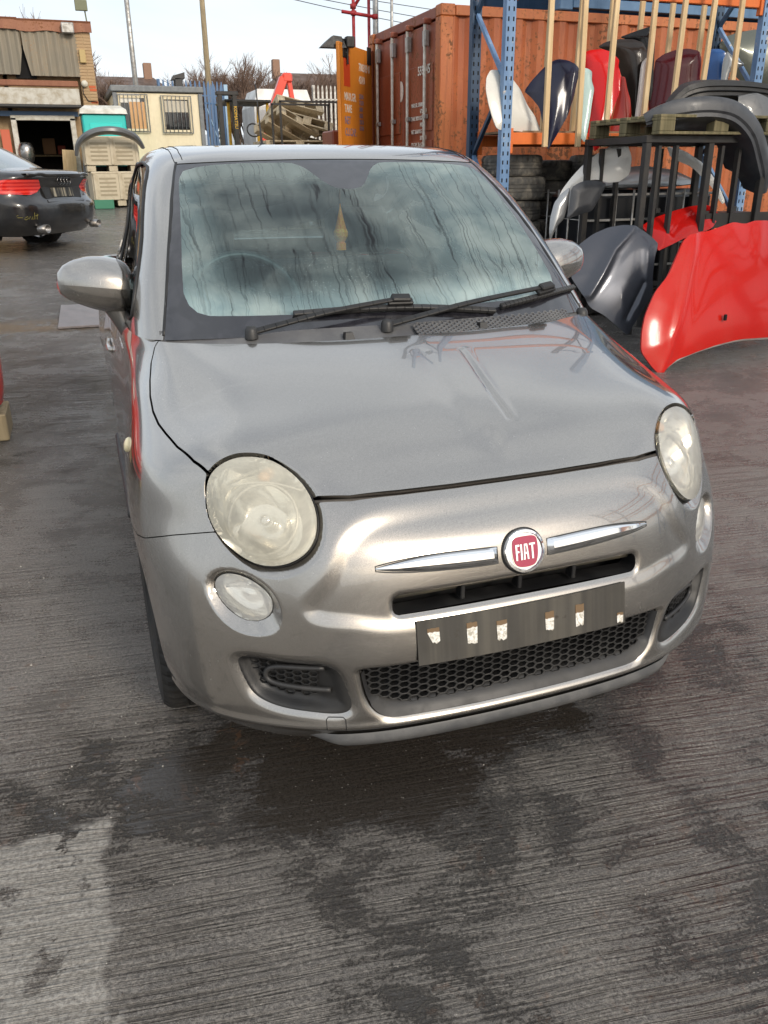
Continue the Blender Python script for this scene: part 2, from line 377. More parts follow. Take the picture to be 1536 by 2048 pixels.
# ---------------------------------------------------------------- the yard: gently rising wet concrete
def gz(y):
    t = max(0.0, y - 2.5); return .045 * t * t / 4 if t < 2 else .045 * (t - 1)
def _ground(n, b):
    """worn brushed concrete: fine grooves and grit, soft damp patches and a film of dirty water in the hollows, with painted shade under the nose"""
    c = n.coord(); sx = n.sep(c); X, Y = sx[0], sx[1]; cc = n.map(c, rot=(0, 0, R_(7.5)))
    big = n.noise(n.map(c, (.6, .9, 1)), 1.0, 4, .55, .5); patch = n.noise(c, 4.2, 6, .60, .5); fine = n.noise(c, 110, 6, .72); grit = n.noise(c, 360, 3, .6)
    wob = n.math('MULTIPLY', n.noise(c, 1.3, 2, .5), .05); s2 = n.sep(cc); gv = n('CombineXYZ', X=s2[0], Y=n.math('ADD', s2[1], wob), Z=0.0).outputs[0]
    line = n.noise(n.map(gv, (1.8, 72, 1)), 1.0, 4, .65, .1); ridge = n.noise(n.map(gv, (14, 80, 1)), 1.0, 4, .68, .2)
    amp = n.ramp(n.noise(n.map(c, (.7, .7, 1), loc=(3.1, 1.7, 0)), 1.0, 3, .55), .36, .62, .35, 1.0); groove = n.ramp(line, .45, .36)
    def blob(x, y, rx, ry):
        a = n.math('DIVIDE', n.math('SUBTRACT', X, x), rx); q = n.math('DIVIDE', n.math('SUBTRACT', Y, y), ry); return n.math('EXPONENT', n.math('MULTIPLY', n.math('ADD', n.math('MULTIPLY', a, a), n.math('MULTIPLY', q, q)), -1.0))
    wet = n.math('ADD', n.math('MULTIPLY', patch, .55), n.math('MULTIPLY', big, .45))
    for x, y, rx, ry, k in ((-.05, .34, 1.05, .32, .28), (-.28, -.02, .20, .30, .13), (-.46, -.45, .09, .30, .11), (.35, -.55, .8, .3, .03), (-1.35, .8, .62, 1.6, -.10), (2.6, 2.2, 1.4, 1.6, -.06)): wet = n.math('ADD', wet, n.math('MULTIPLY', blob(x, y, rx, ry), k))  # first blob also paints the shade under the car's nose into the film
    wet = n.math('ADD', wet, n.math('MULTIPLY', n.math('SUBTRACT', .5, fine), .26)); wet = n.math('ADD', wet, n.math('MULTIPLY', n.math('SUBTRACT', .5, ridge), .22)); wet = n.math('ADD', wet, n.math('MULTIPLY', n.math('SUBTRACT', .5, line), .16))
    pud = n.ramp(wet, .568, .645); damp = n.ramp(wet, .36, .54)
    e = n.math('ADD', n.math('MULTIPLY', n.math('SUBTRACT', n.noise(c, 6, 6, .68), .5), .20), n.math('MULTIPLY', n.math('SUBTRACT', fine, .5), .05))
    dry = n.math('MULTIPLY', n.ramp(n.math('ADD', X, e), -.955, -.972), n.ramp(n.math('ADD', Y, n.math('MULTIPLY', e, .5)), .235, .215)); dry = n.math('MULTIPLY', dry, n.ramp(n.noise(c, 8, 6, .7), .60, .56)); nd = n.math('SUBTRACT', 1.0, dry)
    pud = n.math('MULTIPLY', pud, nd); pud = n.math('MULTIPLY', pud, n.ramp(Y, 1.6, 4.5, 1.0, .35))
    base = n.mix(n.ramp(fine, .36, .64), (.070, .062, .054), (.245, .220, .190)); base = n.mix(n.ramp(grit, .50, .64, 0, .60), base, (.37, .34, .30))
    base = n.mix(n.math('MULTIPLY', damp, .55), base, (.062, .054, .047))
    base = n.mix(n.math('MULTIPLY', n.math('MULTIPLY', groove, amp), .55), base, (.020, .017, .014))
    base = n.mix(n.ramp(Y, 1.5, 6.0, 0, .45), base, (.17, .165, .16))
    drc = n.mix(n.ramp(fine, .36, .64), (.22, .20, .175), (.44, .41, .365)); base = n.mix(n.math('MULTIPLY', dry, .9), base, n.mix(n.ramp(n.noise(c, 3.2, 5, .6), .60, .66), drc, (.085, .076, .066)))
    base = n.mix(n.math('MULTIPLY', pud, .80), base, (.018, .0145, .0115))
    mud = n.math('MULTIPLY', n.ramp(n.math('ABSOLUTE', n.math('SUBTRACT', n.math('ADD', Y, n.math('MULTIPLY', patch, .5)), 6.95)), .42, .10), n.ramp(X, -.6, -1.0)); mud = n.math('MULTIPLY', mud, n.ramp(patch, .36, .55)); base = n.mix(n.math('MULTIPLY', mud, .75), base, (.24, .16, .08))
    rust = n.math('MULTIPLY', n.ramp(n.noise(c, 14, 6, .74, .5), .58, .66), n.ramp(n.noise(c, .8, 2), .5, .6)); base = n.mix(n.math('MULTIPLY', rust, .35), base, (.15, .075, .04))
    vo = n('TexVoronoi', Vector=c, Scale=52.0); sp = n.math('MULTIPLY', n.ramp(vo.outputs[0], .075, .045), n.ramp(n.noise(c, 2.0, 3), .44, .56)); base = n.mix(n.math('MULTIPLY', sp, .8), base, (.60, .57, .52))
    crumb = n.ramp(n.noise(c, 26, 4, .7), .69, .73); base = n.mix(n.math('MULTIPLY', crumb, .8), base, (.016, .014, .012))
    n.set(b.inputs['Base Color'], base)
    rd = n.ramp(damp, 0, 1, .38, .20); rg = n.mix(pud, n('CombineColor', Red=rd, Green=rd, Blue=rd).outputs[0], (.07, .07, .07)); rg = n.mix(dry, rg, (.8, .8, .8)); n.set(b.inputs['Roughness'], rg); n.set(b.inputs['Specular IOR Level'], .8)
    hb = n.math('MULTIPLY', n.math('ADD', n.math('MULTIPLY', n.ramp(line, .34, .56), .9), n.math('MULTIPLY', ridge, .55)), amp); hb = n.math('ADD', hb, n.math('MULTIPLY', fine, .55)); hb = n.math('ADD', hb, n.math('MULTIPLY', grit, .12)); hb = n.math('MULTIPLY', hb, n.math('SUBTRACT', 1.0, n.math('MULTIPLY', pud, .82)))
    n.set(b.inputs['Normal'], n.bump(hb, 1.0, .012))
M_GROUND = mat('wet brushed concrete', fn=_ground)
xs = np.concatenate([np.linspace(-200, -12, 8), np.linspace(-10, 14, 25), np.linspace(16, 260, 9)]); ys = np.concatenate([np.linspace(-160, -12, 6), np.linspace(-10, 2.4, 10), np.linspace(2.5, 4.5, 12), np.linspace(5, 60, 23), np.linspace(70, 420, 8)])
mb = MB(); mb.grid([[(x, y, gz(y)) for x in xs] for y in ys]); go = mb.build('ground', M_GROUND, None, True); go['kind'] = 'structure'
if go.data.polygons[0].normal.z < 0: go.data.flip_normals()
# ---------------------------------------------------------------- car materials
def paint(name, col, metal=.8, rough=.36, dust=.10, scuff=0.0, coat=1.0, spec=.5):
    def fn(n, b):
        c = n.coord(); v = n.noise(c, 900, 2, .5); k = n.ramp(v, .35, .65, .80, 1.15)
        g = n('Mix', {'data_type': 'RGBA', 'blend_type': 'MULTIPLY'}, _0=1.0); n.set(g.inputs[6], col)
        cc = n('CombineColor', Red=k, Green=k, Blue=k); n.set(g.inputs[7], cc.outputs[0])
        d = n.math('MULTIPLY', n.ramp(n.noise(c, 2.2, 6, .65, .5), .42, .8), dust)
        colr = n.mix(d, g.outputs[2], (.30, .27, .23))
        if scuff:
            sp1 = n.ramp(n.noise(c, 210, 3, .6), .69, .73); sz = n.ramp(n.sep(c)[2], .75, .35); colr = n.mix(n.math('MULTIPLY', n.math('MULTIPLY', sp1, sz), .8), colr, (.52, .50, .46))
            sc1 = n.math('MULTIPLY', n.ramp(n.noise(n.map(c, (90, 90, 14)), 1.0, 3, .7), .66, .72), n.ramp(n.noise(c, 6, 3), .54, .62)); colr = n.mix(n.math('MULTIPLY', sc1, .65), colr, (.50, .48, .45)); d = n.math('ADD', d, n.math('MULTIPLY', sc1, .4))
        n.set(b.inputs['Base Color'], colr)
        n.set(b.inputs['Roughness'], n.math('ADD', n.math('MULTIPLY', d, .5), rough))
        n.set(b.inputs['Coat Roughness'], n.ramp(n.noise(c, 7, 5, .6), .35, .75, .008, .04))
        sp = n.ramp(n.noise(c, 60, 2, .5), .74, .77, 0, 1)
        n.set(b.inputs['Coat Normal'], n.bump(sp, .12, .001))
    return mat(name, col, rough, metal, coat, spec=spec, fn=fn)
M_PAINT = paint('grey metallic paint', (.375, .352, .322), .95, .20, .06, 1.0); M_PAINT.node_tree.nodes['Principled BSDF'].inputs['Coat IOR'].default_value = 1.75
M_BLACK = gmat('black moulded plastic', (.010, .010, .0105), (.018, .0175, .017), scale=9, rough=(.42, .62), bump=.12, bscale=420)
M_PGREY = gmat('weathered grey plastic', (.024, .024, .025), (.042, .041, .040), scale=11, rough=(.45, .62), bump=.10, bscale=420)
M_DARK = mat('dark void', (.004, .004, .0045), .9)
M_RUB = gmat('tyre rubber', (.016, .0155, .015), (.055, .048, .040), scale=16, lo=.45, hi=.8, rough=(.7, .95), bump=.2, bscale=300)
M_CHR = mat('chrome', (.80, .81, .82), .06, 1.0)
M_SILV = gmat('dull silver alloy', (.42, .42, .42), (.20, .18, .16), metal=1.0, scale=12, rough=(.25, .55))
def _glass(n, b):
    t = n('BsdfTransparent', Color=(.62, .70, .70)); g = n('BsdfGlossy', Roughness=.01, Color=(1, 1, 1)); f = n('Fresnel', IOR=1.55)
    mxs = n('MixShader', _0=n.math('ADD', f.outputs[0], .03), _1=t.outputs[0], _2=g.outputs[0]); n.l(mxs.outputs[0], n.n['Material Output'].inputs[0])
M_GLASS = mat('side window glass', fn=_glass)
# ---------------------------------------------------------------- master surfaces
BODY = Surf(body_net(), (2e-4, 2e-4)); CABN = Surf(cabin_net(), (1e-4, 1e-4))
U7 = BODY.tc[BODY.nc + 7]; UEND = BODY.tc[-1]
HL = smooth_closed([(.644, .750), (.634, .782), (.612, .806), (.578, .822), (.546, .826), (.509, .821), (.478, .805), (.453, .780), (.440, .750), (.439, .718), (.449, .686), (.469, .659), (.500, .637), (.538, .625), (.574, .628), (.606, .646), (.632, .673), (.645, .709)], 90)
_hc = HL.mean(0); HL2 = np.stack([_hc[0] + (HL[:, 0] - _hc[0]) * 1.09 - .006, _hc[1] + .004 + (HL[:, 1] - _hc[1]) * np.where(HL[:, 1] < _hc[1], 1.26, .98)], 1)
FOG = smooth_closed([(.662, .567), (.650, .589), (.627, .598), (.595, .592), (.564, .571), (.552, .546), (.559, .519), (.585, .501), (.617, .503), (.650, .532)], 70)
FOGR = smooth_closed([(.674, .554), (.669, .580), (.641, .605), (.585, .604), (.541, .570), (.529, .527), (.541, .491), (.579, .473), (.626, .479), (.661, .513)], 70)
BEZ = smooth_closed([(.626, .410), (.630, .394), (.618, .352), (.598, .318), (.552, .297), (.493, .290), (.429, .288), (.409, .302), (.417, .352), (.438, .397), (.475, .411), (.534, .413), (.594, .416)], 90)
GRL = smooth_closed([(.380, .398), (.381, .385), (.374, .347), (.360, .308), (.330, .278), (.27, .272), (.14, .271), (0, .271), (-.14, .271), (-.27, .272), (-.33, .278), (-.36, .308), (-.374, .347), (-.381, .385), (-.38, .398), (-.34, .402), (-.2, .404), (0, .405), (.2, .404), (.34, .402)], 140)
def _rr(x, z0, z1, r, n=8):
    p = []
    for cx, cz, a0 in ((x - r, z1 - r, 0), (-x + r, z1 - r, 90), (-x + r, z0 + r, 180), (x - r, z0 + r, 270)):
        for k in range(n + 1): a = R_(a0 + 90 * k / n); p.append((cx + r * math.cos(a), cz + r * math.sin(a)))
    return p
SLOT = np.array([(x, z + .006 * (1 - (x / .31) ** 2)) for x, z in _rr(.306, .514, .558, .017)])
PANEL = smooth_closed([(0, .712), (.12, .711), (.24, .708), (.315, .702), (.365, .683), (.400, .645), (.436, .585), (.470, .537), (.40, .522), (.33, .508), (.2, .506), (0, .506), (-.2, .506), (-.33, .508), (-.40, .522), (-.470, .537), (-.436, .585), (-.400, .645), (-.365, .683), (-.315, .702), (-.24, .708), (-.12, .711)], 140)
HOODP = np.array([(-.2, .139), (0, .139), (.13, .1395), (.25, .1425), (.36, .148), (.44, .163), (.52, .22), (.60, .262), (.626, .284), (.656, .342), (.682, .42), (.698, .499), (.708, .556), (.713, .62), (.711, .69), (.702, .764), (.689, .835), (.673, .869), (.650, .885), (.5, .95), (-.2, .95)])
def seam_z(y): return np.interp(y, [.10, .229, .262, .311, .414, .47, 2], [.70, .681, .670, .653, .612, .60, .60])
def body_half():
    v = np.linspace(0, BODY.tr[-1], 285); u = np.linspace(0, U7, 262)
    V, T = grid_mesh(BODY.grid(v, u)); N = vnormals(V, T)
    if (N[:, 1] * (V[:, 1] < .1)).sum() > 0: T = T[:, ::-1]; N = -N
    V[np.abs(V[:, 0]) < 1e-4, 0] = 0.0; N[V[:, 0] == 0, 0] = 0; N /= np.linalg.norm(N, axis=1, keepdims=True)
    P = V[:, [0, 2]]; fr = V[:, 1] < .55; d = np.zeros(len(V))
    front = np.where(fr)[0]; Q = P[front]
    # moustache panel: everything round it stands a little proud
    pd = -sdist(Q, PANEL); bulge = .0070 * sstep(pd, -.012, .026) * np.exp(-np.maximum(pd - .03, 0) / .10) * sstep(V[front, 2], .28, .42)
    bulge *= sstep(-V[front, 1], -.20, -.13)
    dd = bulge
    h1 = sdist(Q, HL); h2 = sdist(Q, HL2)
    dd += .009 * np.exp(-np.maximum(-h1, 0) / .022) * sstep(Q[:, 1], .735, .80)             # brow over the lamp
    shelf = (h2 > 0) & (h1 < .01); w = h2 / np.maximum(h2 + np.maximum(-h1, 0), 1e-6)
    dd -= np.where(shelf, .017 * np.minimum(w * 1.0, 1) * sstep(h2, 0, .006), 0)
    f1 = sdist(Q, FOG); f2 = sdist(Q, FOGR); w = f2 / np.maximum(f2 + np.maximum(-f1, 0), 1e-6)
    dd -= np.where((f2 > 0), .020 * np.minimum(w, 1) * sstep(f2, 0, .006), 0)
    b1 = -sdist(Q, BEZ); dd -= .012 * np.clip(1 - np.maximum(b1, 0) / .026, 0, 1) ** 2
    g1 = -sdist(Q, GRL); dd -= .014 * np.clip(1 - np.maximum(g1, 0) / .022, 0, 1) ** 2 * np.where(Q[:, 1] < .39, 1, sstep(-Q[:, 1], -.41, -.39))
    s1 = -sdist(Q, SLOT); dd -= .007 * np.clip(1 - np.maximum(s1, 0) / .012, 0, 1) ** 2
    # lower lip crease
    z = Q[:, 1]; dd += .006 * np.exp(-((z - .252) / .010) ** 2)
    d[front] = dd
    V2 = V + N * d[:, None]; V2[V[:, 0] == 0, 0] = 0
    return V, V2, T, P
def mirror_join(V, T):
    c = np.abs(V[:, 0]) < 1e-7; m = np.arange(len(V)); k = np.where(~c)[0]; m[k] = len(V) + np.arange(len(k))
    W_ = V[k].copy(); W_[:, 0] *= -1
    return np.concatenate([V, W_]), np.concatenate([T, m[T][:, ::-1]])
def flipx(V, T):
    W_ = V.copy(); W_[:, 0] *= -1; return W_, T[:, ::-1]
def with_rim(V, T, depth=.012, back=0.0):
    """add an inward-turned flange along every open edge"""
    N = vnormals(V, T)
    E = np.concatenate([T[:, [0, 1]], T[:, [1, 2]], T[:, [2, 0]]]); key = np.sort(E, 1); _, i, c = np.unique(key[:, 0].astype(np.int64) * len(V) + key[:, 1], return_index=True, return_counts=True)
    e = E[i[c == 1]]; vs = np.unique(e); m = np.full(len(V), -1); m[vs] = np.arange(len(vs)); n0 = len(V)
    A = V[vs]; Bv = V[vs] - N[vs] * depth; V2 = np.concatenate([V, A, Bv]); a, b = n0 + m[e[:, 0]], n0 + m[e[:, 1]]; k = len(vs)
    T2 = np.concatenate([T, np.stack([b, a, a + k], 1), np.stack([b, a + k, b + k], 1)])
    return V2, T2
def body_part(name, V, T, mt, parent, rim=.012, smooth=True):
    if rim: V, T = with_rim(V, T, rim)
    return link(name, npmesh(name, V, T), mt, parent, smooth)
BV0, BV, BT, BP = body_half()
_fr = np.where(BV0[:, 1] < .5)[0]; _frV = BV[_fr]; _frN = vnormals(BV, BT)[_fr]
def fsurf(x, z):
    """point and outward normal of the nose at front-view position (x, z)"""
    s = 1 if x >= 0 else -1; x = abs(x)
    i = ((_frV[:, 0] - x) ** 2 + (_frV[:, 2] - z) ** 2).argmin(); p, n = _frV[i], _frN[i]
    y = p[1] - (n[0] * (x - p[0]) + n[2] * (z - p[2])) / min(n[1], -.15)
    return np.array([s * x, y, z]), np.array([s * n[0], n[1], n[2]])
_base = (BV0 @ np.eye(3)); _frB = BV0[_fr]; _frBN = vnormals(BV0, BT)[_fr]
def bsurf(x, z):
    """the same on the plain surface without recesses"""
    s = 1 if x >= 0 else -1; x = abs(x)
    i = ((_frB[:, 0] - x) ** 2 + (_frB[:, 2] - z) ** 2).argmin(); p, n = _frB[i], _frBN[i]
    y = p[1] - (n[0] * (x - p[0]) + n[2] * (z - p[2])) / min(n[1], -.15)
    return np.array([s * x, y, z]), np.array([s * n[0], n[1], n[2]])
# region fields on the half body (from the undisplaced positions)
_x, _y, _z = BV0.T; gap = .0022
F_HL = np.full(len(BV0), -1.0); _m = _y < .5
F_HL[_m] = sdist(BP[_m], HL); F_HOOD = np.full(len(BV0), -1.0); _mh = (_z > .70); F_HOOD[_mh] = sdist(BV0[_mh][:, :2], HOODP)
F_OPEN = np.full(len(BV0), -1.0)
for _p in (FOG, BEZ, GRL, SLOT):
    F_OPEN[_m] = np.maximum(F_OPEN[_m], sdist(BP[_m], _p))
F_ARCH = np.where(_x > .55, np.hypot(_y - .70, _z - .30) - .338, 1.0)
F_SEAM = _z - seam_z(_y)
F_CHIN = np.where(_y < .6, _z - .205, 1.0)
car = thing('parked_car', 'small grey hatchback parked in front with fogged windscreen and round headlamps', 'car', (0, 0, 0))
# bonnet, with its dent
V, T, _ = clip(BV, BT, np.minimum(F_HOOD - gap, -F_HL - .0035)); V, T = mirror_join(V, T)
def _groove(V, pts, w, depth, N):
    d = seg_dist(V[:, :2], np.array(pts), closed=False); return depth * np.exp(-(d / w) ** 2)
Nh = vnormals(V, T)
_ld = np.array([(.105, .60), (.098, .53), (.090, .45), (.085, .36), (.086, .285)])
off = _groove(V, _ld, .0050, -.0046, Nh) + _groove(V, _ld + [.014, 0], .010, .0016, Nh) + _groove(V, [(-.009, .60), (-.02, .45), (-.024, .36), (-.018, .23)], .030, -.0016, Nh)
off += -.0035 * np.exp(-(((V[:, 0] - .02) / .028) ** 2 + ((V[:, 1] - .235) / .030) ** 2)) + .002 * np.exp(-(((V[:, 0] - .045) / .02) ** 2 + ((V[:, 1] - .22) / .03) ** 2))
off *= (V[:, 2] > .78)
V = V + Nh * off[:, None]
hood = body_part('bonnet', V, T, M_PAINT, car, .016); hood['label'] = 'dented grey bonnet with a creased scratch'
# wings
V, T, _ = clip(BV, BT, np.minimum.reduce([-F_HOOD - gap, np.maximum(F_SEAM - gap * .6, _y - .80), F_ARCH, -F_HL - .0035, 1.066 - _y, _x - .56, _z - .24]))
body_part('front_wing', V, T, M_PAINT, car, .014); body_part('front_wing', *flipx(V, T), M_PAINT, car, .014)
# bumper
V, T, _ = clip(BV, BT, np.minimum.reduce([-F_HOOD - .0085, np.maximum(-F_SEAM - gap * .6, .56 - _x), F_ARCH, -F_HL - .0035, .62 - _y, -F_OPEN - .0008, F_CHIN]))
V, T = mirror_join(V, T); bumper = body_part('bumper', V, T, M_PAINT, car, .014)
# rubber strip in the gap under the bonnet edge
mb = MB(); mb.tube([(x, np.interp(abs(x), [0, .13, .25, .36, .44], [.139, .1395, .1425, .148, .163]) + .006, bsurf(x, np.interp(abs(x), [0, .25, .44], [.746, .748, .754]))[0][2] - .011) for x in np.linspace(-.437, .437, 40)], .0055, 6); mb.build('bonnet_seal', gmat('brown grey rubber', (.06, .052, .045), (.10, .088, .075), scale=20), car, True)
# ---------------------------------------------------------------- nose: lamps, grilles, badge, plate
def hexmesh(mb, inside, fmap, x0, x1, z0, z1, w, h, wall, depth):
    """honeycomb of open cells; fmap(a, b, d) -> point, d into the surface"""
    nx = int((x1 - x0) / (w * .75)) + 1; nz = int((z1 - z0) / h) + 2; k = 1 - wall / h
    for i in range(nx):
        for j in range(nz):
            cx = x0 + i * w * .75; cz = z0 + (j + (.5 if i % 2 else 0)) * h
            if not inside(cx, cz): continue
            hx = [(w / 2, 0), (w / 4, h / 2), (-w / 4, h / 2), (-w / 2, 0), (-w / 4, -h / 2), (w / 4, -h / 2)]
            o = [fmap(cx + a, cz + b, 0) for a, b in hx]; q = [fmap(cx + a * k, cz + b * k, .0004) for a, b in hx]; r = [fmap(cx + a * k * .97, cz + b * k * .97, depth) for a, b in hx]
            mb.add(o + q + r, [(a, (a + 1) % 6, 6 + (a + 1) % 6, 6 + a) for a in range(6)] + [(6 + a, 6 + (a + 1) % 6, 12 + (a + 1) % 6, 12 + a) for a in range(6)])
def _fog_plastic(col, amt):
    def fn(n, b):
        c = n.coord(); t = n('BsdfTransparent', Color=(.97, .96, .92)); d = n('BsdfDiffuse', Color=col); tr = n('BsdfTranslucent', Color=col); g = n('BsdfGlossy', Roughness=.05)
        dm = n('MixShader', _0=.35, _1=d.outputs[0], _2=tr.outputs[0]); a = n.ramp(n.noise(c, 14, 4, .6, .8), .3, .75, amt * .85, min(1, amt * 1.15))
        m1 = n('MixShader', _0=a, _1=t.outputs[0], _2=dm.outputs[0]); fz = n('Fresnel', IOR=1.5)
        m2 = n('MixShader', _0=fz.outputs[0], _1=m1.outputs[0], _2=g.outputs[0]); n.l(m2.outputs[0], n.n['Material Output'].inputs[0])
    return fn
M_LENS = mat('yellowed lamp lens', fn=_fog_plastic((.97, .93, .78), .55)); M_LENS2 = mat('clear lamp lens', fn=_fog_plastic((.98, .98, .95), .42))
M_REFL = mat('lamp reflector', (.92, .90, .84), .12, 1.0); M_AMB = mat('amber bulb', (.80, .45, .22), .3, coat=.5); M_RING = mat('lamp inner trim', (.66, .63, .55), .3, .5)
def lamp(name, label, poly, field, side, depth, lensmat, dome, big):
    c2 = poly.mean(0); C, n = bsurf(*c2); E = np.array([bsurf(x, z)[0] for x, z in poly]); C = E.mean(0); n = np.linalg.svd(E - C)[2][2]; n = n if n[1] < 0 else -n
    root = empty(name, (0, 0, 0)); root.parent = car
    N0 = vnormals(BV0, BT); h = dome * (1 - (1 - np.clip(field / .075, 0, 1)) ** 2)
    V, T, _ = clip(BV0 + N0 * (h + (.003 if big else -.014))[:, None], BT, field - .001)
    V, T = with_rim(V, T, .02)
    fx = (lambda A: A * [side, 1, 1])
    if side < 0: V, T = flipx(V, T)
    m = npmesh('lens', V, T); lo = link('lens', m, lensmat, root, True)
    ed = E - n * (.006 if big else .022)
    def bowl(mb, ce, sc, dp, d0, pw=2.2, k=9):
        rings = []
        for i in range(k + 1):
            t = 1 - i / k; rings.append([tuple(fx(ce + (e - C) * sc * t - n * (d0 + dp * (1 - t ** pw)))) for e in ed[::3]])
        P = np.array([r + [r[0]] for r in rings]); mb.grid(P)
    mb = MB(); bowl(mb, C, .985, depth * .7, .004); mb.build('reflector', M_REFL, root, True)
    t1 = np.cross(n, [0, 0, 1.]); t1 /= np.linalg.norm(t1); t2 = np.cross(t1, n); t2 = t2 if t2[2] > 0 else -t2
    def disc_pts(r, d, cx=0, cz=0, k=40, a0=0, a1=360): return [tuple(fx(C + t1 * (cx + r * math.cos(R_(a0 + (a1 - a0) * i / k))) + t2 * (cz + r * math.sin(R_(a0 + (a1 - a0) * i / k))) - n * d)) for i in range(k)]
    if big:
        mb = MB(); bowl(mb, C - t2 * .018, .70, .05, .022, 2.0); mb.build('main_beam_bowl', M_REFL, root, True)
        mb = MB(); mb.tube(disc_pts(.077, .022, 0, -.018), .0035, 6, closed=True); mb.build('bowl_ring', M_RING, root, True)
        mb = MB(); mb.tube([fx(C + t1 * a - n * (.020) + t2 * (.050 + .012 * math.cos(a * 20))) for a in np.linspace(-.085, .085, 13)], .003, 6); mb.build('divider', M_RING, root, True)
        mb = MB(); mb.tube([fx(C - t2 * .018 - n * .06), fx(C - t2 * .018 - n * .035), fx(C - t2 * .018 - n * .03)], [.014, .016, .006], 12); mb.build('bulb_cap', M_CHR, root, True)
        mb = MB(); mb.tube([fx(C + t1 * -.012 + t2 * .076 - n * .05), fx(C + t1 * -.012 + t2 * .076 - n * .03), fx(C + t1 * -.012 + t2 * .076 - n * .024)], [.013, .015, .006], 10); mb.build('indicator_bulb', M_AMB, root, True)
        mb = MB(); mb.tube([fx(e - n * .002) for e in ed], .0022, 6, closed=True); mb.build('seal', M_BLACK, root, True)
    else:
        mb = MB(); mb.tube([fx(C + t1 * a - n * .030 + t2 * (.012 + .006 * math.cos(a * 30))) for a in np.linspace(-.05, .05, 9)], .0022, 5); mb.build('divider', M_RING, root, True)
        mb = MB(); mb.tube([fx(C + t2 * .022 - n * .05), fx(C + t2 * .022 - n * .03)], [.008, .004], 8); mb.build('bulb', M_CHR, root, True)
        mb = MB(); mb.tube([fx(e + n * .002) for e in ed], .0035, 6, closed=True); mb.build('seal', M_BLACK, root, True)
    return root
F_FOG = np.full(len(BV0), -1.0); F_FOG[_m] = sdist(BP[_m], FOG)
for _s in (-1, 1):
    lamp('headlamp', '', HL, F_HL, _s, .085, M_LENS if _s < 0 else mat('hazy lamp lens', fn=_fog_plastic((.98, .97, .90), .46)), .012, True); lamp('side_lamp', '', FOG, F_FOG, _s, .05, M_LENS2, .008, False)
# dark liner behind the openings
mb = MB(); mb.box((0, .42, .46), (.80, .56, .50)); mb.box((0, .58, .45), (1.18, .24, .46)); mb.build('engine_bay', M_DARK, car)
mb = MB(); mb.box((0, 1.9, .225), (1.22, 2.9, .05)); mb.box((0, .5, .2), (1.1, .7, .02)); mb.build('underbody', M_DARK, car)
# lower grille with its lip
gsh = lambda a, b, d: tuple(bsurf(a, b)[0] + np.array([0, .018 + d, 0]))
mb = MB(); hexmesh(mb, lambda x, z: sdist(np.array([[x, z]]), GRL)[0] > -.003 and z > .292 + .03 * (abs(x) / .37) ** 6, gsh, -.372, .372, .290, .402, .0300, .0155, .0034, .016); mb.build('lower_grille', M_BLACK, bumper)
mb = MB(); _g = np.concatenate([GRL, GRL]); _k = [i for i in range(len(GRL)) if GRL[i, 1] < .392]; _st0 = max(_k, key=lambda i: GRL[i, 0] + GRL[i, 1] * .01); rows = []
_lo = sorted(_k, key=lambda i: math.atan2(GRL[i, 0], .39 - GRL[i, 1]))
for ins, dd in ((-.004, .004), (.004, .009), (.018, .016), (.030, .040)):
    r = []
    for i in _lo:
        x, z = GRL[i]; tx, tz = GRL[(i + 1) % len(GRL)] - GRL[i - 1]; L_ = math.hypot(tx, tz); nx_, nz_ = -tz / L_, tx / L_
        if nx_ * (0 - x) + nz_ * (.345 - z) < 0: nx_, nz_ = -nx_, -nz_
        q = ins * (1 if z < .31 else .45); r.append(tuple(bsurf(x + nx_ * q, z + nz_ * q)[0] + np.array([0, dd, 0])))
    rows.append(r)
mb.grid(rows); mb.build('grille_lip', M_PGREY, bumper, True)
# upper slot: recess, bar and dividers
mb = MB(); P = []
sl2 = np.concatenate([SLOT, SLOT[:1]])
for k, dd in ((1.0, 0.0), (.985, .022), (.97, .05)):
    P.append([tuple(bsurf(x * (1 - (1 - k) * .3), .537 + (z - .537) * k)[0] + np.array([0, dd + .004, 0])) for x, z in sl2])
mb.grid(P); mb.build('slot_recess', M_BLACK, bumper, True)
mb = MB(); mb.tube([tuple(bsurf(x, .546 + .006 * (1 - (x / .31) ** 2))[0] + np.array([0, .036, 0])) for x in np.linspace(-.30, .30, 24)], .011, 8); mb.build('slot_bar', gmat('dusty bar', (.05, .046, .036), (.11, .095, .06), scale=14), bumper, True)
for x in (-.142, -.002, .138):
    q = bsurf(x, .54)[0]; mb = MB(); mb.box((x, q[1] + .026, .540 + .006 * (1 - (x / .31) ** 2)), (.010, .030, .046), bev=.002); mb.build('slot_divider', M_BLACK, bumper)
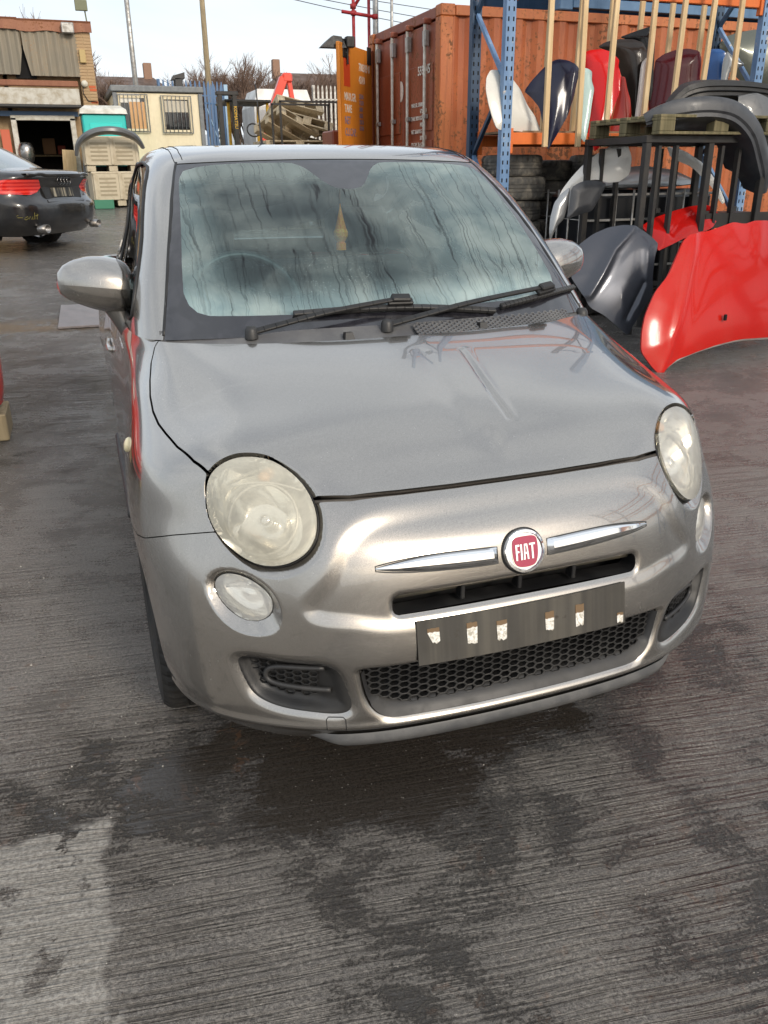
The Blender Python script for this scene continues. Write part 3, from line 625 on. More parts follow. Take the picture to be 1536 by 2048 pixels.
# fog-lamp blanks
def bezel(side):
    root = empty('fog_blank'); root.parent = car
    fb = np.full(len(BV0), -1.0); fb[_m] = sdist(BP[_m], BEZ); N0 = vnormals(BV0, BT)
    x = BV0[:, 0]; dep = .010 + .022 * sstep(fb, 0, .018) * sstep(x, .40, .50)
    dep = dep + .006 * sstep(fb, .012, .03)
    V, T, _ = clip(BV0 - N0 * dep[:, None], BT, fb + .002)
    fx = (lambda p: (p[0] * side, p[1], p[2]))
    if side < 0: V, T = flipx(V, T)
    link('bezel', npmesh('bezel', V, T), M_BLACK, root, True)
    def pt(a, b, d): p, n = bsurf(a, b); return fx(p - n * (.0290 + d))
    mb = MB(); hexmesh(mb, lambda a, b: sdist(np.array([[a, b]]), BEZ)[0] > .020 and .475 < a < .61 and b > .322 and b > .300 + (a - .475) * .1, pt, .470, .615, .31, .405, .0225, .0140, .0030, .006); mb.build('hex_mesh', M_BLACK, root)
    pts = [(.462, .392), (.52, .391), (.562, .388), (.580, .378), (.584, .362), (.574, .349), (.53, .341), (.48, .338), (.450, .337)]
    mb = MB(); mb.tube([pt(a, b, -.004) for a, b in smooth_open(pts, 30)], .0062, 8); mb.build('trim_bar', M_PGREY, root, True)
    return root
bezel(-1); bezel(1)
# chrome whiskers
def whisker(side):
    up = [(.062, .6300), (.15, .6335), (.23, .6340), (.30, .6285), (.338, .6225)]; lo = [(.062, .6010), (.15, .6040), (.23, .6085), (.30, .6140), (.338, .6195)]
    u_, l_ = smooth_open(up, 26), smooth_open(lo, 26); rows = []
    for k, (w, h) in enumerate(((-.10, 0.0), (.02, .006), (.20, .0085), (.62, .0085), (.97, .003), (1.08, 0.0))):
        r = []
        for i in range(26):
            x = u_[i, 0]; z = l_[i, 1] + (u_[i, 1] - l_[i, 1]) * (1 - w); e = min(1, (26 - i) / 6) * (1 if i else 0); p, n = bsurf(x, z)
            q = p + n * (h * e + .0008); r.append((side * q[0], q[1], q[2]))
        rows.append(r)
    mb = MB(); mb.grid(rows); o = mb.build('chrome_whisker', M_CHR, bumper); autosmooth(o, 22)
    mb = MB(); ring = [tuple(bsurf(x, z)[0] * [side, 1, 1] + np.array([0, -.0002, 0])) for x, z in list(zip(u_[:, 0], u_[:, 1] + .0035)) + list(zip(l_[::-1, 0], l_[::-1, 1] - .0035))]
    mb.tube(ring, .0016, 5, closed=True); mb.build('whisker_seal', M_PGREY, bumper, True)
whisker(-1); whisker(1)
# badge
bc, bn = bsurf(0, .617); bn = np.array([0, bn[1], bn[2]]); bn /= np.linalg.norm(bn); bz = Vector(-bn); 
BM = Matrix(((1, 0, 0, 0), (0, bn[2], -bn[1] * -1 * -1, 0), (0, 0, 0, 0), (0, 0, 0, 1)))
_ax, _az = Vector((1, 0, 0)), Vector(bn); _ay = _az.cross(_ax); BM = Matrix((_ax, _ay, _az)).transposed().to_4x4(); BM.translation = Vector(bc) + _az * .001
badge = empty('badge'); badge.parent = car
mb = MB(); mb.lathe([(.0495, 0), (.0500, .005), (.0475, .0115), (.0425, .0125), (.0405, .0085), (0, .0085)], 48, BM); o = mb.build('chrome_ring', M_CHR, badge, True); autosmooth(o, 40)
mb = MB(); mb.lathe([(.0525, -.001), (.0525, .0018), (.049, .002)], 40, BM); mb.build('badge_seal', M_BLACK, badge, True)
def _shield(s): return [(x * s, (y - .001) * s) for x, y in smooth_closed([(.031, .018), (.026, .031), (.0, .0345), (-.026, .031), (-.031, .018), (-.031, -.005), (-.026, -.025), (-.018, -.032), (0, -.0345), (.018, -.032), (.026, -.025), (.031, -.005)], 48)]
mb = MB(); mb.prism(_shield(1.06), .0080, .0100, BM); mb.build('shield_rim', M_CHR, badge)
mb = MB(); mb.prism(_shield(1.0), .0095, .0112, BM); mb.build('shield', mat('dark red enamel', (.30, .006, .055), .25, .35, coat=1.0), badge)
def _st(mb, pts): mb.prism(pts, .0108, .0128, BM)
mb = MB(); h0, h1, sw = -.0185, .0165, .0042
for x0, parts in ((-.0245, 'F'), (-.0125, 'I'), (-.0060, 'A'), (.0095, 'T')):
    rc = lambda a, b, c, d: _st(mb, [(a, b), (c, b), (c, d), (a, d)])
    if parts == 'F': rc(x0, h0, x0 + sw, h1); rc(x0 + sw, h1 - .0042, x0 + .0100, h1); rc(x0 + sw, -.0018, x0 + .0088, .0022)
    if parts == 'I': rc(x0, h0, x0 + sw, h1)
    if parts == 'A':
        _st(mb, [(x0, h0), (x0 + sw, h0), (x0 + sw + .0014, h1), (x0 + .0028, h1)]); _st(mb, [(x0 + .0095, h0), (x0 + .0137, h0), (x0 + .0109, h1), (x0 + .0081, h1)])
        rc(x0 + sw + .0014, h1 - .0042, x0 + .0085, h1); rc(x0 + sw + .0006, -.006, x0 + .0092, -.0022)
    if parts == 'T': rc(x0, h1 - .0042, x0 + .0145, h1); rc(x0 + .0052, h0, x0 + .0094, h1 - .0042)
mb.build('badge_letters', mat('badge silver', (.88, .86, .85), .3, .6), badge)
# number-plate carrier with torn tape
def ppt(x, z, d=0.0):
    a = fsurf(0, .498)[0][1] - .008; b = fsurf(0, .412)[0][1] - .010; t = (z - .403) / .1
    return (x, b + (a - b) * t + .010 * (x / .26) ** 2 - d, z)
plate = empty('number_plate'); plate.parent = car
mb = MB(); mb.grid([[ppt(x, z) for x in np.linspace(-.262, .262, 20)] for z in np.linspace(.402, .502, 5)], thick=-.004)
def _plate(n, b):
    c = n.coord(); x = n.sep(c)[0]; s = n.noise(n.map(c, (26, 1, 1.2)), 1.0, 3, .6); d = n.noise(c, 22, 5, .65)
    col = n.mix(n.ramp(s, .35, .7), (.042, .039, .034), (.082, .075, .062)); col = n.mix(n.ramp(d, .60, .70), col, (.035, .028, .020)); n.set(b.inputs['Base Color'], col); n.set(b.inputs['Roughness'], n.ramp(d, .3, .7, .35, .6))
fix_normals(mb.build('backing', mat('plate backing', fn=_plate), plate))
def _tape(n, b):
    d = n.noise(n.coord(), 130, 4, .7, .5); n.set(b.inputs['Base Color'], n.mix(n.ramp(d, .35, .60), (.40, .37, .30), (.82, .80, .75)))
M_TAPE = mat('torn white tape', rough=.8, fn=_tape); M_GLUE = mat('old adhesive', (.16, .10, .05), .6)
PL = lambda cx, cy: (((cx - 240) / 880.0) * .524 - .262, .502 - (cy - (520 - (cx - 240) * .205)) / 178 * .1)
for k, (cx, y0, y1, w) in enumerate(((300, 540, 605, 46), (450, 512, 600, 42), (570, 500, 585, 42), (772, 462, 545, 38), (906, 432, 525, 38), (1096, 470, 515, 30))):
    xa, za = PL(cx, y0); _, zb = PL(cx, y1); w2 = w / 880 * .524 / 2; mb = MB(); n = 5
    top = [ppt(xa + w2 * (2 * i / n - 1), za + random.uniform(-.001, .001), .0052) for i in range(n + 1)]; zm = za - (za - zb) * (.22 if k not in (3, 4) else .34)
    mid = [ppt(xa + w2 * (2 * i / n - 1), zm + random.uniform(-.002, .002), .0056) for i in range(n + 1)]
    bot = [ppt(xa + w2 * (2 * i / n - 1) * (.9 if k else .6) + (.006 if k == 0 else 0), zb + random.uniform(0, .006), .0056) for i in range(n + 1)]
    mb.grid([bot, mid], thick=.0012); mb.mi = 1; mb.grid([mid, top], thick=.0008); fix_normals(mb.build('tape_strip', [M_TAPE, M_GLUE], plate))
# chin spoiler and tow-eye cover
mb = MB(); P = []
for zz, dd in ((.226, -.004), (.214, -.010), (.196, -.006), (.190, .010), (.192, .05)):
    P.append([tuple(bsurf(x, .226)[0] + np.array([0, dd * sstep(.50 - abs(x), -.01, .07) + .010 * (1 - sstep(.50 - abs(x), -.01, .07)), (zz - .226) * (.25 + .75 * sstep(.50 - abs(x), -.01, .09))])) for x in np.linspace(-.50, .50, 60)])
mb.grid(P); mb.build('chin_spoiler', gmat('faded grey lip plastic', (.075, .077, .08), (.12, .12, .12), scale=14, rough=(.4, .6)), bumper, True)
mb = MB(); ring = [tuple(fsurf(-x, z)[0] + fsurf(-x, z)[1] * .0004) for x, z in ((.419, .250), (.419, .274), (.424, .279), (.454, .279), (.459, .274), (.459, .250))]
mb.tube(ring, .0012, 5); mb.build('tow_cover_gap', M_DARK, bumper, True)
# wing repeater and little dirt shields
for s in (-1, 1):
    i = ((BV0[:, 1] - .73) ** 2 + (BV0[:, 2] - .745) ** 2).argmin(); p = BV0[i]; n = vnormals(BV0, BT)[i]; M = Matrix.Translation((s * p[0], p[1], p[2])) @ Vector((s * n[0], n[1], n[2])).to_track_quat('Z', 'Y').to_matrix().to_4x4()
    mb = MB(); mb.lathe([(.020, -.002), (.020, .003), (.015, .008), (.006, .0105), (0, .011)], 20, M); mb.build('side_repeater', mat('cream repeater lens', (.75, .66, .42), .25, coat=.6), car, True)
# ---------------------------------------------------------------- cabin
def cabin_half():
    v = np.linspace(0, CABN.tr[-1], 190); u = np.concatenate([np.linspace(0, CABN.tc[CABN.nc + 4], 150), np.linspace(CABN.tc[CABN.nc + 4], CABN.tc[-1], 130)[1:]])
    V, T = grid_mesh(CABN.grid(v, u)); N = vnormals(V, T)
    if (N[:, 1] * (V[:, 1] < 1.1)).sum() > 0: T = T[:, ::-1]
    V[np.abs(V[:, 0]) < 1e-4, 0] = 0; return V, T
CV, CT = cabin_half(); _cx, _cy, _cz = CV.T; CN = vnormals(CV, CT)
wsx = np.interp(_cz, [.97, 1.005, 1.075, 1.195, 1.323, 1.398, 1.43, 1.45], [.652, .643, .623, .590, .549, .519, .503, .49]); wst = 1.436 - .012 * (_cx / .5) ** 2
F_WS = np.where(_cy < 1.62, np.minimum(wsx - _cx, (wst - _cz) * 1.3), -1.0)
FRIT = np.array([(-.3, 1.025), (0, 1.025), (.276, 1.031), (.42, 1.034), (.52, 1.037), (.548, 1.045), (.566, 1.062), (.574, 1.09), (.562, 1.16), (.540, 1.26), (.519, 1.35), (.510, 1.380), (.492, 1.402), (.45, 1.413), (.40, 1.419), (.30, 1.424), (.17, 1.425), (.145, 1.423), (.122, 1.414), (.104, 1.402), (.085, 1.383), (.064, 1.363), (.045, 1.352), (.02, 1.347), (0, 1.346), (-.3, 1.346)])
F_FRIT = np.full(len(CV), -1.0); _w = F_WS > -.05; F_FRIT[_w] = sdist(CV[_w][:, [0, 2]], FRIT)
SWIN = smooth_closed([(1.08, 1.02), (1.11, 1.11), (1.21, 1.215), (1.35, 1.318), (1.47, 1.392), (1.56, 1.420), (1.7, 1.428), (1.95, 1.424), (2.05, 1.40), (2.09, 1.25), (2.10, 1.04), (2.05, 1.012), (1.6, 1.008), (1.20, 1.006)], 120)
QWIN = smooth_closed([(2.20, 1.05), (2.17, 1.25), (2.18, 1.385), (2.4, 1.38), (2.60, 1.33), (2.72, 1.2), (2.72, 1.07), (2.5, 1.04)], 60)
_sd = (_cx > .35) & (_cy < 2.85); F_SW = np.full(len(CV), -1.0); F_SW[_sd] = sdist(CV[_sd][:, 1:], SWIN); F_QW = np.full(len(CV), -1.0); F_QW[_sd] = sdist(CV[_sd][:, 1:], QWIN)
F_RW = np.where(_cy > 2.6, np.minimum.reduce([.44 - _cx, _cz - 1.08, 1.36 - _cz]), -1.0)
def _fogged(n, b):
    """glass misted on the inside: pale film with run-down streaks and droplets"""
    c = n.coord(); X, Y, Z = n.sep(c)[:3]
    wob = n.noise(n.map(c, (5, 0, 14)), 1.0, 3, .6); cx = n.math('ADD', X, n.math('MULTIPLY', wob, .05)); cv = n('CombineXYZ', X=cx, Y=0.0, Z=Z).outputs[0]
    st = n.noise(n.map(cv, (75, 1, 2.2)), 1.0, 4, .6, .3)                 # broad streaks down the glass
    fi = n.noise(n.map(cv, (170, 1, 5)), 1.0, 2, .5, .2)                   # fine runs
    cl = n.noise(c, 5.5, 4, .55, .5)
    lowb = n.ramp(Z, 1.12, 1.045); right = n.ramp(X, -.05, .38); edge = n.ramp(X, -.40, -.54); topb = n.ramp(Z, 1.34, 1.41)
    base = n.math('ADD', -.03, n.math('MULTIPLY', cl, .30)); base = n.math('ADD', base, n.math('MULTIPLY', lowb, .34)); base = n.math('ADD', base, n.math('MULTIPLY', right, .22)); base = n.math('ADD', base, n.math('MULTIPLY', edge, .22)); base = n.math('ADD', base, n.math('MULTIPLY', topb, .12))
    run = n.ramp(st, .54, .66); amt_run = n.math('MULTIPLY', run, n.ramp(n.math('ADD', lowb, right), 0, 1, .25, .75))
    thin = n.ramp(n.math('ABSOLUTE', n.math('SUBTRACT', n.noise(n.map(cv, (16, 1, 1.3)), 1.0, 2, .4, .4), .5)), .000, .011, .75, 0)
    fr = n.math('MULTIPLY', n.ramp(fi, .56, .68), n.math('MULTIPLY', lowb, .6))
    fog = n.math('SUBTRACT', base, n.math('MULTIPLY', amt_run, .27)); fog = n.math('SUBTRACT', fog, n.math('MULTIPLY', thin, .19)); fog = n.math('SUBTRACT', fog, n.math('MULTIPLY', fr, .25))
    vd = n('TexVoronoi', {'feature': 'F1'}, Vector=n.map(c, (1, .6, 1)), Scale=150.0); drop = n.math('MULTIPLY', n.ramp(vd.outputs[0], .20, .10), n.ramp(n.noise(c, 9, 3), .46, .58)); drop = n.math('MULTIPLY', drop, n.ramp(Z, 1.30, 1.08))
    fog = n.math('ADD', fog, n.math('MULTIPLY', drop, .30), clamp=True)
    col = n.mix(n.ramp(cl, .35, .65), (.38, .55, .58), (.64, .79, .77))
    t = n('BsdfTransparent', Color=(.48, .63, .66)); d = n('BsdfDiffuse', Color=col); tr = n('BsdfTranslucent', Color=col); df = n('MixShader', _0=.25, _1=d.outputs[0], _2=tr.outputs[0])
    m1 = n('MixShader', _0=fog, _1=t.outputs[0], _2=df.outputs[0]); bp = n.bump(n.math('ADD', drop, n.math('MULTIPLY', fi, .15)), .35, .002)
    g = n('BsdfGlossy', Roughness=.03); n.set(g.inputs['Normal'], bp); f = n('Fresnel', IOR=1.5)
    m2 = n('MixShader', _0=f.outputs[0], _1=m1.outputs[0], _2=g.outputs[0]); n.l(m2.outputs[0], n.n['Material Output'].inputs[0])
M_FOG = mat('misted windscreen', fn=_fogged)
def _frit(n, b):
    c = n.coord(); d = n.noise(n.map(c, (1, 1, .5)), 16, 5, .6, 1.2); n.set(b.inputs['Base Color'], n.mix(n.ramp(d, .46, .60), (.014, .014, .018), (.024, .024, .030))); n.set(b.inputs['Roughness'], .18); n.set(b.inputs['Coat Normal'], n.bump(n.noise(c, 30, 4), .04, .002))
M_FRIT = mat('black glass border', coat=1.0, coat_rough=.02, fn=_frit)
def both(V, T): return mirror_join(V, T)
V, T, _ = clip(CV, CT, np.minimum(F_WS - .003, F_FRIT)); V, T = both(V, T); ws = link('windscreen', npmesh('windscreen', V, T), M_FOG, car, True); ws['label'] = 'windscreen misted inside with streaks of running water'
V, T, _ = clip(CV, CT, np.minimum(F_WS - .004, -F_FRIT)); V, T = both(V, T); link('windscreen_border', npmesh('windscreen_border', V, T), M_FRIT, car, True)
# black channel round the glass
for s in (-1, 1):
    mb = MB(); pts = []
    for z in np.linspace(.99, 1.425, 40):
        x = np.interp(z, [.97, 1.005, 1.075, 1.195, 1.323, 1.398, 1.43], [.652, .643, .623, .590, .549, .519, .503]); i = ((_cx - x) ** 2 + (_cz - z) ** 2 + (_cy > 1.6)).argmin(); pts.append((s * (x - .002), _cy[i] + .003, z))
    mb.tube(smooth_open(pts[::3], 40), .0055, 6); mb.build('glass_seal', M_BLACK, car, True)
V, T, _ = clip(CV, CT, np.minimum.reduce([-F_WS, -F_SW, -F_QW, -F_RW, _cz - .972])); Vr, Tr = V, T; V, T = both(V, T)
roof = body_part('roof_and_pillars', V, T, M_PAINT, car, .012)
V, T, _ = clip(CV - CN * .006, CT, F_SW + .004); link('side_window', npmesh('side_window', V, T), M_GLASS, car, True); link('side_window', npmesh('side_window', *flipx(V, T)), M_GLASS, car, True)
V, T, _ = clip(CV - CN * .006, CT, F_QW + .004); link('quarter_window', npmesh('quarter_window', V, T), M_GLASS, car, True); link('quarter_window', npmesh('quarter_window', *flipx(V, T)), M_GLASS, car, True)
V, T, _ = clip(CV - CN * .006, CT, F_RW + .004); V, T = both(V, T); link('rear_window', npmesh('rear_window', V, T), M_GLASS, car, True)
def on_side(y, z, out=0.0):
    i = ((_cy - y) ** 2 + (_cz - z) ** 2 + (_cx < .35) * 9).argmin(); return CV[i] + CN[i] * out
for s in (-1, 1):      # window rubbers, roof ditches
    mb = MB(); mb.tube([on_side(y, z, .001) * [s, 1, 1] for y, z in SWIN[::3]], .0055, 6, closed=True); mb.build('window_rubber', M_BLACK, car, True)
    def roofpt(x, y):
        i = ((_cx - x) ** 2 + (_cy - y) ** 2 + (_cz < 1.36) * 9).argmin(); return CV[i] + CN[i] * .0004
    mb = MB()
    for x0 in (.508, .482):
        mb.tube([roofpt(x0 - .01 * ((y - 1.43) / .6), y) * [s, 1, 1] for y in np.linspace(1.43, 2.5, 26)], .0016, 5)
    mb.build('roof_joint', M_DARK, car, True)
# ---------------------------------------------------------------- rear body, doors
vv = np.linspace(0, BODY.tr[-1], 90); uu = np.linspace(U7 - .06, UEND, 190); RV, RT = grid_mesh(BODY.grid(vv, uu))
if (vnormals(RV, RT)[:, 0] * (RV[:, 1] < 2.5)).sum() < 0: RT = RT[:, ::-1]
RV[np.abs(RV[:, 0]) < 1e-3, 0] = 0; rx, ry, rz = RV.T
V, T, _ = clip(RV, RT, np.minimum.reduce([ry - 1.071, 2.052 - ry, rz - .275]))
for s in (-1, 1):
    d = body_part('door', *((V, T) if s > 0 else flipx(V, T)), M_PAINT, car, .012); N = vnormals(V, T)
    i = ((V[:, 1] - 1.86) ** 2 + (V[:, 2] - .80) ** 2).argmin(); p = V[i]; mb = MB(); mb.tube([(s * (p[0] + o), p[1] + dy, p[2]) for dy, o in ((-.11, .0), (-.09, .008), (0, .012), (.09, .008), (.11, 0))], .011, 8); mb.build('door_handle', M_PAINT, d, True)
    i = [((V[:, 1] - y) ** 2 + (V[:, 2] - .40) ** 2).argmin() for y in np.linspace(1.10, 2.03, 20)]; mb = MB(); mb.tube([V[j] * [s, 1, 1] for j in i], .014, 8); mb.build('rubbing_strip', M_PGREY, d, True)
V, T, _ = clip(RV, RT, np.minimum.reduce([ry - 2.057, np.hypot(ry - 3.0, rz - .30) - .338 + (rx < .5) * 5, rz - .22])); V, T = mirror_join(V, T); body_part('rear_body', V, T, M_PAINT, car, .012)
V, T, _ = clip(RV, RT, np.minimum.reduce([ry - 1.071, 2.60 - ry, .272 - rz])); body_part('sill', V, T, M_PGREY, car, .01); body_part('sill', *flipx(V, T), M_PGREY, car, .01)
for s in (-1, 1):
    mb = MB(); mb.prism([(.0, .0), (.11, .0), (.12, .18), (.0, .20)], -.02, .02, Matrix.Translation((s * .52 - .06, 3.40, .72)) @ Matrix.Rotation(R_(90), 4, 'X')); mb.build('tail_lamp', mat('red lamp', (.45, .01, .01), .2, coat=.6), car)
# ---------------------------------------------------------------- cowl, wipers, mirrors
M_COWL = gmat('sun bleached cowl plastic', (.095, .095, .10), (.14, .14, .14), scale=11, rough=(.4, .6), bump=.1, bscale=420)
hr = BODY.grid([BODY.tr[-1]], np.linspace(BODY.tc[BODY.nc - 5] - .02, BODY.tc[BODY.nc + 5] + .02, 80))[0]
gl = CABN.grid([.03], np.linspace(CABN.tc[CABN.nc - 3], CABN.tc[CABN.nc + 3], 80))[0]
def cowl_pt(x, t):
    a = np.array([np.interp(x, hr[:, 0], hr[:, k]) for k in range(3)]); b = np.array([np.interp(x, gl[:, 0], gl[:, k]) for k in range(3)]); p = a + (b - a) * t
    p[2] += (-.014 + .012 * t) - .006 * math.sin(math.pi * t); p[0] = x; return p
mb = MB(); mb.grid([[tuple(cowl_pt(x, t)) for x in np.linspace(-.655, .655, 70)] for t in np.linspace(-.12, 1.05, 12)]); cowl = mb.build('cowl_panel', M_COWL, car, True)
mb = MB(); mb.grid([[tuple(cowl_pt(x, t) + np.array([0, 0, .004])) for x in np.linspace(.03, .575, 40)] for t in (.02, .30, .60)]); mb.build('vent_base', M_DARK, cowl, True)
mb = MB(); hexmesh(mb, lambda a, b: True, lambda a, b, d: tuple(cowl_pt(a, b / .075) + np.array([0, 0, .012 - d])), .035, .570, .004, .040, .0160, .0125, .0036, .006); mb.build('vent_mesh', M_COWL, cowl)
for x in (-.168, .238):
    p = cowl_pt(x, .30); mb = MB(); M = Matrix.Translation(p)
    vs = [(-.016, -.020, -.005), (.016, -.020, -.005), (.014, .022, -.005), (-.014, .022, -.005), (-.010, -.006, .022), (.010, -.006, .022), (.010, .016, .020), (-.010, .016, .020)]
    mb.add(vs, [(0, 1, 5, 4), (1, 2, 6, 5), (2, 3, 7, 6), (3, 0, 4, 7), (4, 5, 6, 7)], M); mb.build('washer_jet', M_BLACK, cowl)
p = cowl_pt(.640, .2); mb = MB(); mb.lathe([(.0, .022), (.012, .020), (.019, .010), (.021, -.004)], 16, Matrix.Translation(p + np.array([0, .0, .004]))); mb.build('cowl_end_cap', M_PGREY, cowl, True)
def gpt(x, z, out):
    i = ((_cx - abs(x)) ** 2 + (_cz - z) ** 2 + (_cy > 1.6) * 9).argmin(); p = CV[i] + CN[i] * out; return np.array([math.copysign(p[0], x), p[1], p[2]])
def wiper(piv, elbow, b0, bm, b1):
    r = empty('wiper'); r.parent = car
    P0 = cowl_pt(piv[0], .62) + np.array([0, 0, .016]); P1 = gpt(*elbow, .034); k1 = (P0 + P1) / 2 + np.array([0, -.012, .010])
    mb = MB(); pts = smooth_open([P0, P0 * .7 + P1 * .3 + np.array([0, -.012, .008]), k1, P1], 14)
    for i in range(13): mb.bar(pts[i], pts[i + 1] + (pts[i + 1] - pts[i]) * .05, .017 - .004 * i / 13, .010, up=(0, -.6, .8), bev=.002)
    mb.build('arm', M_BLACK, r)
    mb = MB(); mb.lathe([(0, .022), (.012, .020), (.017, .010), (.018, -.012)], 16, Matrix.Translation(P0 + np.array([0, 0, -.004]))); mb.build('pivot_cap', M_PGREY, r, True)
    bl = smooth_open([gpt(*b0, .012), gpt(*bm, .014), gpt(*b1, .012)], 24); mb = MB()
    for i in range(23): mb.bar(bl[i], bl[i + 1] + (bl[i + 1] - bl[i]) * .04, .016, .013, up=(0, -.6, .8), bev=.002)
    mb.build('blade', M_PGREY, r)
    mb = MB()
    for i in range(23): mb.bar(bl[i] - np.array([0, -.006, .008]), bl[i + 1] - np.array([0, -.006, .008]), .004, .014, up=(0, -.6, .8))
    mb.build('rubber', M_RUB, r)
    d = bl[13] - bl[11]; d /= np.linalg.norm(d); c = P1; mb = MB(); mb.bar(c - d * .028, c + d * .028, .026, .020, up=(0, -.6, .8), bev=.004); mb.bar(c - d * .040 - np.array([0, 0, .01]), c + d * .036 - np.array([0, 0, .008]), .022, .012, up=(0, -.6, .8), bev=.003); mb.build('blade_clip', M_BLACK, r)
wiper((-.424, .80), (.012, 1.034), (-.300, 1.028), (.01, 1.026), (.308, 1.004))
wiper((-.047, .78), (.500, 1.040), (.330, 1.014), (.50, 1.030), (.642, 1.040))
def mirror(s):
    r = empty('door_mirror'); r.parent = car
    prof = [(.902, .004, .010, 1.098), (.896, .022, .030, 1.099), (.880, .044, .046, 1.100), (.850, .066, .060, 1.099), (.810, .084, .070, 1.096), (.765, .096, .074, 1.091), (.722, .100, .071, 1.086), (.700, .094, .062, 1.084), (.688, .078, .046, 1.084), (.682, .050, .026, 1.084), (.680, .008, .006, 1.084)]
    xs = [p[0] for p in prof]; P = []
    for x in np.interp(np.linspace(0, 1, 30) ** 1.0, np.linspace(0, 1, len(xs)), xs):
        k = lambda c: np.interp(-x, [-q[0] for q in prof], [q[c] for q in prof]); dy, hz, zc = k(1), k(2), k(3); row = []
        for a in np.linspace(0, 2 * math.pi, 33):
            ca, sa = math.cos(a), math.sin(a); yy = -dy * ca if ca > 0 else -dy * .42 * ca; zz = 1.14 * hz * math.copysign(abs(sa) ** .92, sa) - .006
            if zz < 0: zz *= 1.0 - .18 * max(0, (x - .74) / .16)
            row.append((s * x, 1.285 + yy + .25 * (.90 - x) * .2, zc + zz))
        P.append(row)
    mb = MB(); mb.grid(P, flip=s > 0); o = fix_normals(mb.build('shell', M_PAINT, r, True))
    mb = MB(); row = []
    for t, (x, y, z, a, b) in enumerate(((.745, 1.285, 1.055, .052, .040), (.738, 1.28, 1.020, .046, .036), (.725, 1.275, .985, .038, .034), (.712, 1.27, .955, .036, .040), (.700, 1.265, .93, .036, .05))):
        row.append([(s * (x + a * math.cos(q)), y + b * math.sin(q), z) for q in np.linspace(0, 2 * math.pi, 21)])
    mb.grid(row); fix_normals(mb.build('stalk', paint('dark mirror foot', (.10, .095, .088), .5, .42), r, True))
    mb = MB(); mb.prism([(-.095, -.05), (.08, -.058), (.085, .05), (.0, .062), (-.08, .045)], 0, .003, Matrix.Translation((s * .785, 1.330, 1.09)) @ Matrix.Rotation(R_(-90), 4, 'X')); mb.build('glass', M_CHR, r)
mirror(-1); mirror(1)
mb = MB(); mb.lathe([(0, .29), (.0025, .288), (.0035, .12), (.006, .05), (.020, .034), (.032, 0)], 14, Matrix.Translation((-.01, 2.42, 1.468)) @ Matrix.Rotation(R_(-14), 4, 'X')); mb.build('aerial', M_BLACK, car, True)
# ---------------------------------------------------------------- wheels
def make_wheel():
    r = empty('wheel'); n = 150; R0 = .292; w = .093
    prof = [(.205, -.070), (.215, -.090), (.245, -.096), (.270, -.092), (.284, -.080), (.2905, -.066), (R0, -.048), (R0, -.034), (.285, -.032), (.285, -.026), (R0, -.024), (R0, -.004), (.285, -.003), (.285, .003), (R0, .004), (R0, .024), (.285, .026), (.285, .032), (R0, .034), (R0, .048), (.2905, .066), (.284, .080), (.270, .092), (.245, .096), (.215, .090), (.205, .070)]
    vs, fs = [], []; m = len(prof)
    for k in range(n):
        a = 2 * math.pi * k / n
        for rr, h in prof:
            if rr > .283 and abs(h) > .033 and k % 3 == 0: rr -= .0055
            if rr > .29 and abs(h) < .03 and k % 5 == 0: rr -= .0045
            vs.append((h, rr * math.cos(a), rr * math.sin(a)))
    for k in range(n):
        for i in range(m - 1): fs.append((k * m + i, k * m + i + 1, ((k + 1) % n) * m + i + 1, ((k + 1) % n) * m + i))
    mb = MB(); mb.add(vs, fs); mb.build('tyre', M_RUB, r)
    mb = MB(); mb.lathe([(.207, -.070), (.212, -.078), (.205, -.082), (.196, -.060), (.190, .0), (.190, .06), (.207, .07)], 48, axis='X'); mb.lathe([(.0, -.072), (.03, -.072), (.045, -.062), (.05, -.03), (.05, .0)], 24, axis='X'); mb.build('rim', M_SILV, r, True)
    for k in range(7):
        a = 2 * math.pi * k / 7; c, q = math.cos(a), math.sin(a); mb = MB(); mb.bar((-.056, .04 * c, .04 * q), (-.064, .200 * c, .200 * q), .034, .022, up=(1, 0, 0), bev=.005); mb.build('spoke', M_SILV, r)
    mb = MB(); mb.lathe([(.0, -.012), (.135, -.012), (.135, .0), (.0, .0)], 32, axis='X'); mb.build('brake_disc', gmat('rusty disc', (.16, .10, .06), (.3, .28, .26), metal=.8, scale=20), r, True)
    return r
wheel = make_wheel()
for i, (x, y, a) in enumerate(((-.688, .70, 0), (.688, .70, math.pi), (-.63, 3.0, 0), (.63, 3.0, math.pi))):
    o = wheel if i == 0 else copy_tree(wheel); o.parent = car; o.location = (x, y, .290); o.rotation_euler = (0 if a == 0 else .4, 0, a)
for s in (-1, 1):
    for y in (.70, 3.0):
        P = [[(s * x, y - .345 * math.cos(a), .30 + .345 * math.sin(a)) for a in np.linspace(.55 if y < 1 else -.2, math.pi + .3, 24)] for x in (.765 if y < 1 else .745, .50)]; mb = MB(); mb.grid(P); mb.build('arch_liner', M_DARK, car, True)
